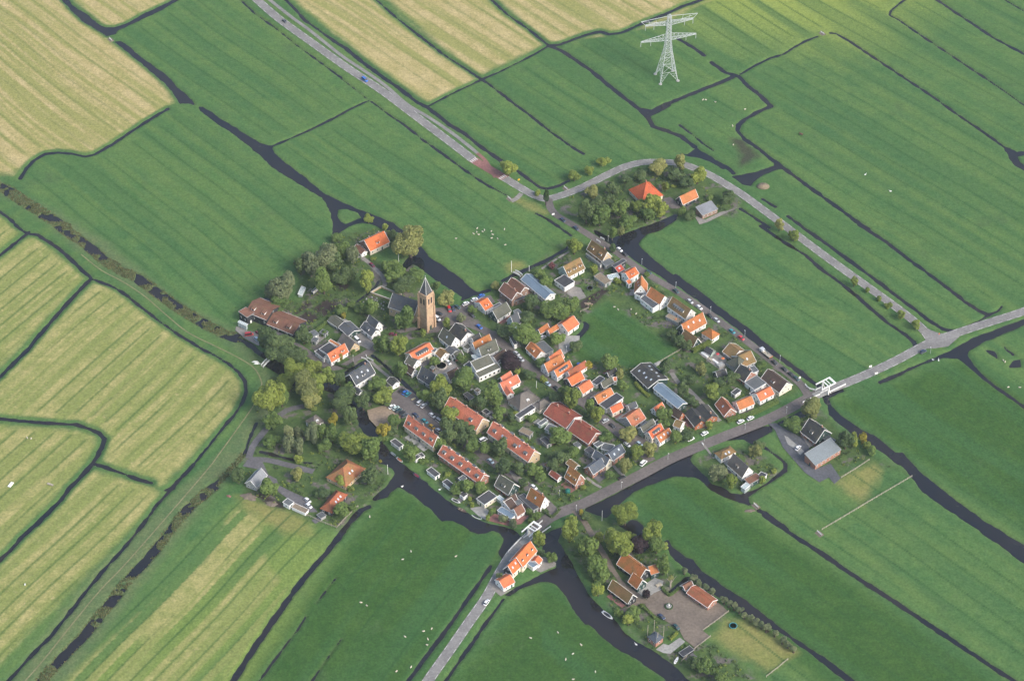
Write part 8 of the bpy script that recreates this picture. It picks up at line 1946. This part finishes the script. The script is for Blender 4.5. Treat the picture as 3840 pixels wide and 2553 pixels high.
# ------------------------------------------------------------------ street furniture
lp = MB(); lp.bar((0,0,0), (0,0,4.4), .17, 6, .11); LPOST = lp.mesh('pole')
for x, y, lab in LAMPS:
    o = empty('street_lamp', x, y, .05, x); tag(o, lab, 'lamp post', 'street lamps'); obj('pole', LPOST, 'lamp_steel', o); boxo('lamp_head', 'trim', (.25,0,4.45), (.7,.24,.13), o)
for x, y, hh, lab in POLES:
    o = empty('flagpole', x, y); tag(o, lab, 'flagpole', 'white flagpoles'); v = MB(); v.bar((0,0,0), (0,0,hh), .24, 8, .15); obj('pole', v.mesh('pole'), 'trim', o)
    v = MB(); v.lathe([(.02,hh-.05),(.16,hh+.05),(.16,hh+.2),(.02,hh+.3)], 8); obj('finial', v.mesh('finial'), 'trim', o)
for x, y, hh, w_, colr, lab in SIGNS:
    o = empty('road_sign', x, y, 0, R(20)); tag(o, lab, 'sign')
    for sx in ((-1, 1) if w_ > 1 else (0,)): boxo('post', 'lamp_steel', (sx*w_*.4, 0, hh/2), (.1,.1,hh), o)
    rot = Matrix.Rotation(R(45), 4, 'Y') if colr == 'yellow' else None
    boxo('panel', 'trim' if colr == 'white' else 'paint_'+colr, (0, -.07, hh-.45 if w_ > 1 else hh*.6), (w_ if colr != 'yellow' else 1.2, .06, 1.2), o, None, rot)
for x, y, Rr, colr, lab in ROUNDS:
    pool = 'pool' in lab
    o = empty('garden_pool' if pool else 'trampoline', x, y, .1); tag(o, lab, 'pool' if pool else 'trampoline')
    v = MB(); n = 28; h0 = .75 if not pool else 1.0
    v.lathe([(Rr,h0-.12 if not pool else 0),(Rr,h0),(Rr-.3,h0),(Rr-.3,h0-.15)], n); ro = obj('rim', v.mesh('rim'), {'lightgrey':'chimney_pale','teal':'paint_teal','black':'paint_darkgrey'}[colr], o)
    v = MB(); v.lathe([(Rr-.25, h0-.1), (.01, h0-.1)], n); obj('surface', v.mesh('surface'), 'canal_water' if pool else 'paint_black', o)
    if not pool:
        for k in range(6): boxo('leg', 'lamp_steel', (Rr*.95*math.cos(k*1.047), Rr*.95*math.sin(k*1.047), h0/2), (.1,.1,h0), o)
for x, y, Rr, colr, lab in PARASOLS:
    o = empty('parasol', x, y, .1); tag(o, lab, 'parasol'); v = MB(); v.lathe([(Rr,2.0),(.05,2.55)], 8); obj('canopy', v.mesh('canopy'), 'paint_'+colr, o); boxo('pole', 'pale_wood', (0,0,1.15), (.07,.07,2.3), o)
x, y = FOUNTAIN; o = empty('fountain', x, y, .2); tag(o, 'round stone fountain with white figure in a hedged ring on the farm yard', 'fountain')
v = MB(); v.lathe([(2.1,0),(2.1,.5),(1.8,.5),(1.8,.25)], 20); obj('planted_ring', v.mesh('planted_ring'), 'leaf_d', o)
v = MB(); v.lathe([(1.3,0),(1.3,.7),(1.05,.75),(1.05,.45)], 18); obj('basin', v.mesh('basin'), 'concrete', o)
v = MB(); v.lathe([(.35,.3),(.22,.9),(.5,1.1),(.18,1.25),(.22,1.7),(.12,2.3),(.14,2.45),(.02,2.6)], 10); obj('statue', v.mesh('statue', True), 'trim', o)
x, y = TANK; o = empty('storage_tank', x, y, .05); tag(o, 'dark green round storage tank on the verge at the road junction', 'tank')
v = MB(); v.lathe([(1.25,0),(1.35,.3),(1.35,2.3),(1.0,2.75),(.3,2.95)], 16); stained('tank_green', (.012,.13,.10), (.010,.10,.08), 1.0, .5); obj('tank_shell', v.mesh('tank_shell', True), 'tank_green', o); boxo('lid', 'tank_green', (0,0,3.0), (.7,.7,.15), o)
x, y = HEAP; v = MB(); n = 14
v.lathe([(3.6,-.1),(3.3,.6),(2.4,1.5),(1.2,2.0),(.2,2.15)], n); me = v.mesh('hay_heap', True)
for vt in me.vertices: vt.co += Vector((rng.uniform(-.3,.3), rng.uniform(-.3,.3), rng.uniform(-.15,.15)))
tag(obj('hay_heap', me, 'hay', None, Matrix.Translation((x, y, 0)) @ Matrix.Diagonal((1.1,.8,1,1))), 'brown rounded hay heap at the meadow corner across the road', 'heap')
x, y = HAYPOLES
for k, (dx_, dy_) in enumerate(((-5.2,1.2),(-.8,5.4),(5.0,.6),(.9,-4.8))):
    v = MB(); v.bar((0,0,0), (0,0,8.0), .26, 6, .2); tag(obj('barn_pole', v.mesh('barn_pole'), 'pale_wood', None, Matrix.Translation((x+dx_*.75, y+dy_*.75, 0))), ('left','rear','right','front')[k]+' pale wooden pole standing at the square hay barn', 'pole', 'four poles of the hay barn')
for x, y, lab in CULVERTS:
    o = empty('field_gate', x, y, .05, R(35)); tag(o, lab, 'gate', 'culverts with field gates')
    boxo('culvert_slab', 'surf_dirt', (0,0,-.10), (3.0,4.0,.3), o)
    for sy in (-1.9, 1.9): boxo('post', 'pale_wood', (0, sy, .7), (.2,.2,1.5), o)
    for zz in (.45, .85, 1.2): boxo('rail', 'trim', (0, 0, zz), (.08,3.8,.12), o)
# ------------------------------------------------------------------ churchyard, heaps, patios
c_ = arr(YARD_WALL); o = empty('churchyard_wall', c_[0][0], c_[0][1]); tag(o, 'low pale stone wall around the lawn behind the church nave', 'wall')
for k in range(len(c_)-1):
    a = c_[k]-c_[0]; b2 = c_[k+1]-c_[0]; Ls = np.linalg.norm(b2-a); m_ = (a+b2)/2
    boxo('wall_length', 'wall_tan', (m_[0], m_[1], .55), (Ls, .45, 1.2), o, None, Matrix.Rotation(math.atan2(*(b2-a)[::-1]), 4, 'Z')); boxo('coping', 'chimney_pale', (m_[0], m_[1], 1.2), (Ls+.2, .6, .14), o, None, Matrix.Rotation(math.atan2(*(b2-a)[::-1]), 4, 'Z'))
v = MB(); v.prism([(-.35,-.07),(.35,-.07),(.35,.07),(-.35,.07)], -.1, .75); v.lathe([(.35,.7),(.33,.9),(.1,1.02)], 10); GRV = v.mesh('gravestone')
w, d = poly_sd(GRAVES, 2); gj, gi = np.nonzero(d < -.8)
for k in range(26):
    q = int((k+.5)*len(gj)/26); x = GX[w][gj[q], gi[q]]; y = GY[w][gj[q], gi[q]]
    tag(obj('gravestone', GRV, 'concrete', None, Matrix.Translation((x+rng.uniform(-.4,.4), y+rng.uniform(-.4,.4), 0)) @ Matrix.Rotation(R(25), 4, 'Z') @ Matrix.Diagonal((1.2,1.4,rng.uniform(.8,1.2),1))), 'grey upright gravestone in the churchyard in front of the nave', 'gravestone', 'gravestones in the churchyard')
for hx, hy, sx_, sy_, sz_, mt, lab in HEAPS:
    v = MB(); n = 22; prof = [(1.0,-.1),(.86,.22),(.68,.48),(.46,.75),(.24,.93),(.05,1.0)]; v.lathe(prof, n); me = v.mesh('heap', 'boulder' in lab)
    ph = rng.random()*6
    for vt in me.vertices:
        a_ = math.atan2(vt.co.y, vt.co.x); k_ = 1+.22*math.sin(a_*2+ph)+.16*math.sin(a_*5+ph*2)+rng.uniform(-.10,.10); vt.co.x *= k_; vt.co.y *= k_; vt.co.z += rng.uniform(-.12,.12)
    tag(obj('boulder' if 'boulder' in lab else 'earth_heap', me, mt, None, Matrix.Translation((hx, hy, 0)) @ Matrix.Diagonal((sx_, sy_, sz_, 1))), lab, 'boulder' if 'boulder' in lab else 'heap')
for cx_, cy_, ya_, l_, w_, h2, mt, lab in CLUTTER:
    o = empty('crate_stack' if 'stack' in lab else 'skip_container' if 'skip' in lab else 'plank_pile', cx_, cy_, .2, ya_); tag(o, lab, 'stack' if 'stack' in lab else 'container' if 'skip' in lab else 'pile')
    n = 3
    for k in range(n): boxo('board', mt, (0, (k-(n-1)/2)*w_/n, h2*(.5 if k != 1 else .58)), (l_*(1 if k != 1 else .92), w_/n*.92, h2*(1 if k != 1 else 1.16)), o)
prs = random.Random(3); zpat = .050
for (hid, kind, x, y, yaw, L, W, he, hr, roof, wall, gab, o_, lab, par) in HOUSES:
    if par or prs.random() < .35 or hid in ('g1','b4','a3','i1','c4'): continue
    sg = -1 if prs.random() < .6 else 1; l_ = L*prs.uniform(.5,1.0); w_ = prs.uniform(2.2,4.5); zpat += .0015
    v = MB(); M = Matrix.Translation((x, y, 0)) @ Matrix.Rotation(yaw, 4, 'Z'); yc = sg*(W/2+w_/2-.2)
    px_, py_, _z = M @ Vector((0, yc, 0))
    if sd_at(px_, py_) < 3: continue
    v.poly([M @ Vector((a*l_/2, yc+b2*w_/2, zpat)) for a, b2 in ((-1,-1),(1,-1),(1,1),(-1,1))])
    tag(obj('patio', v.mesh('patio'), 'surf_'+prs.choice(['slab','brick','gravel','darkgravel','redbrick'])), kind='structure')
# ------------------------------------------------------------------ the air
v = MB(); v.box((0, 0, 460), (12200, 12200, 926)); hz = bpy.data.materials.new('haze_air'); hz.use_nodes = True; t = hz.node_tree; t.nodes.clear()
ot = t.nodes.new('ShaderNodeOutputMaterial'); pv = t.nodes.new('ShaderNodeVolumePrincipled'); pv.inputs['Color'].default_value = (.86,.91,1.0,1); pv.inputs['Density'].default_value = .000038; pv.inputs['Anisotropy'].default_value = .2
t.links.new(pv.outputs[0], ot.inputs['Volume'])
MATS['haze_air'] = hz; ho = obj('haze', v.mesh('haze'), 'haze_air'); tag(ho, 'thin pale haze filling the air above the fields', 'haze', kind='stuff')
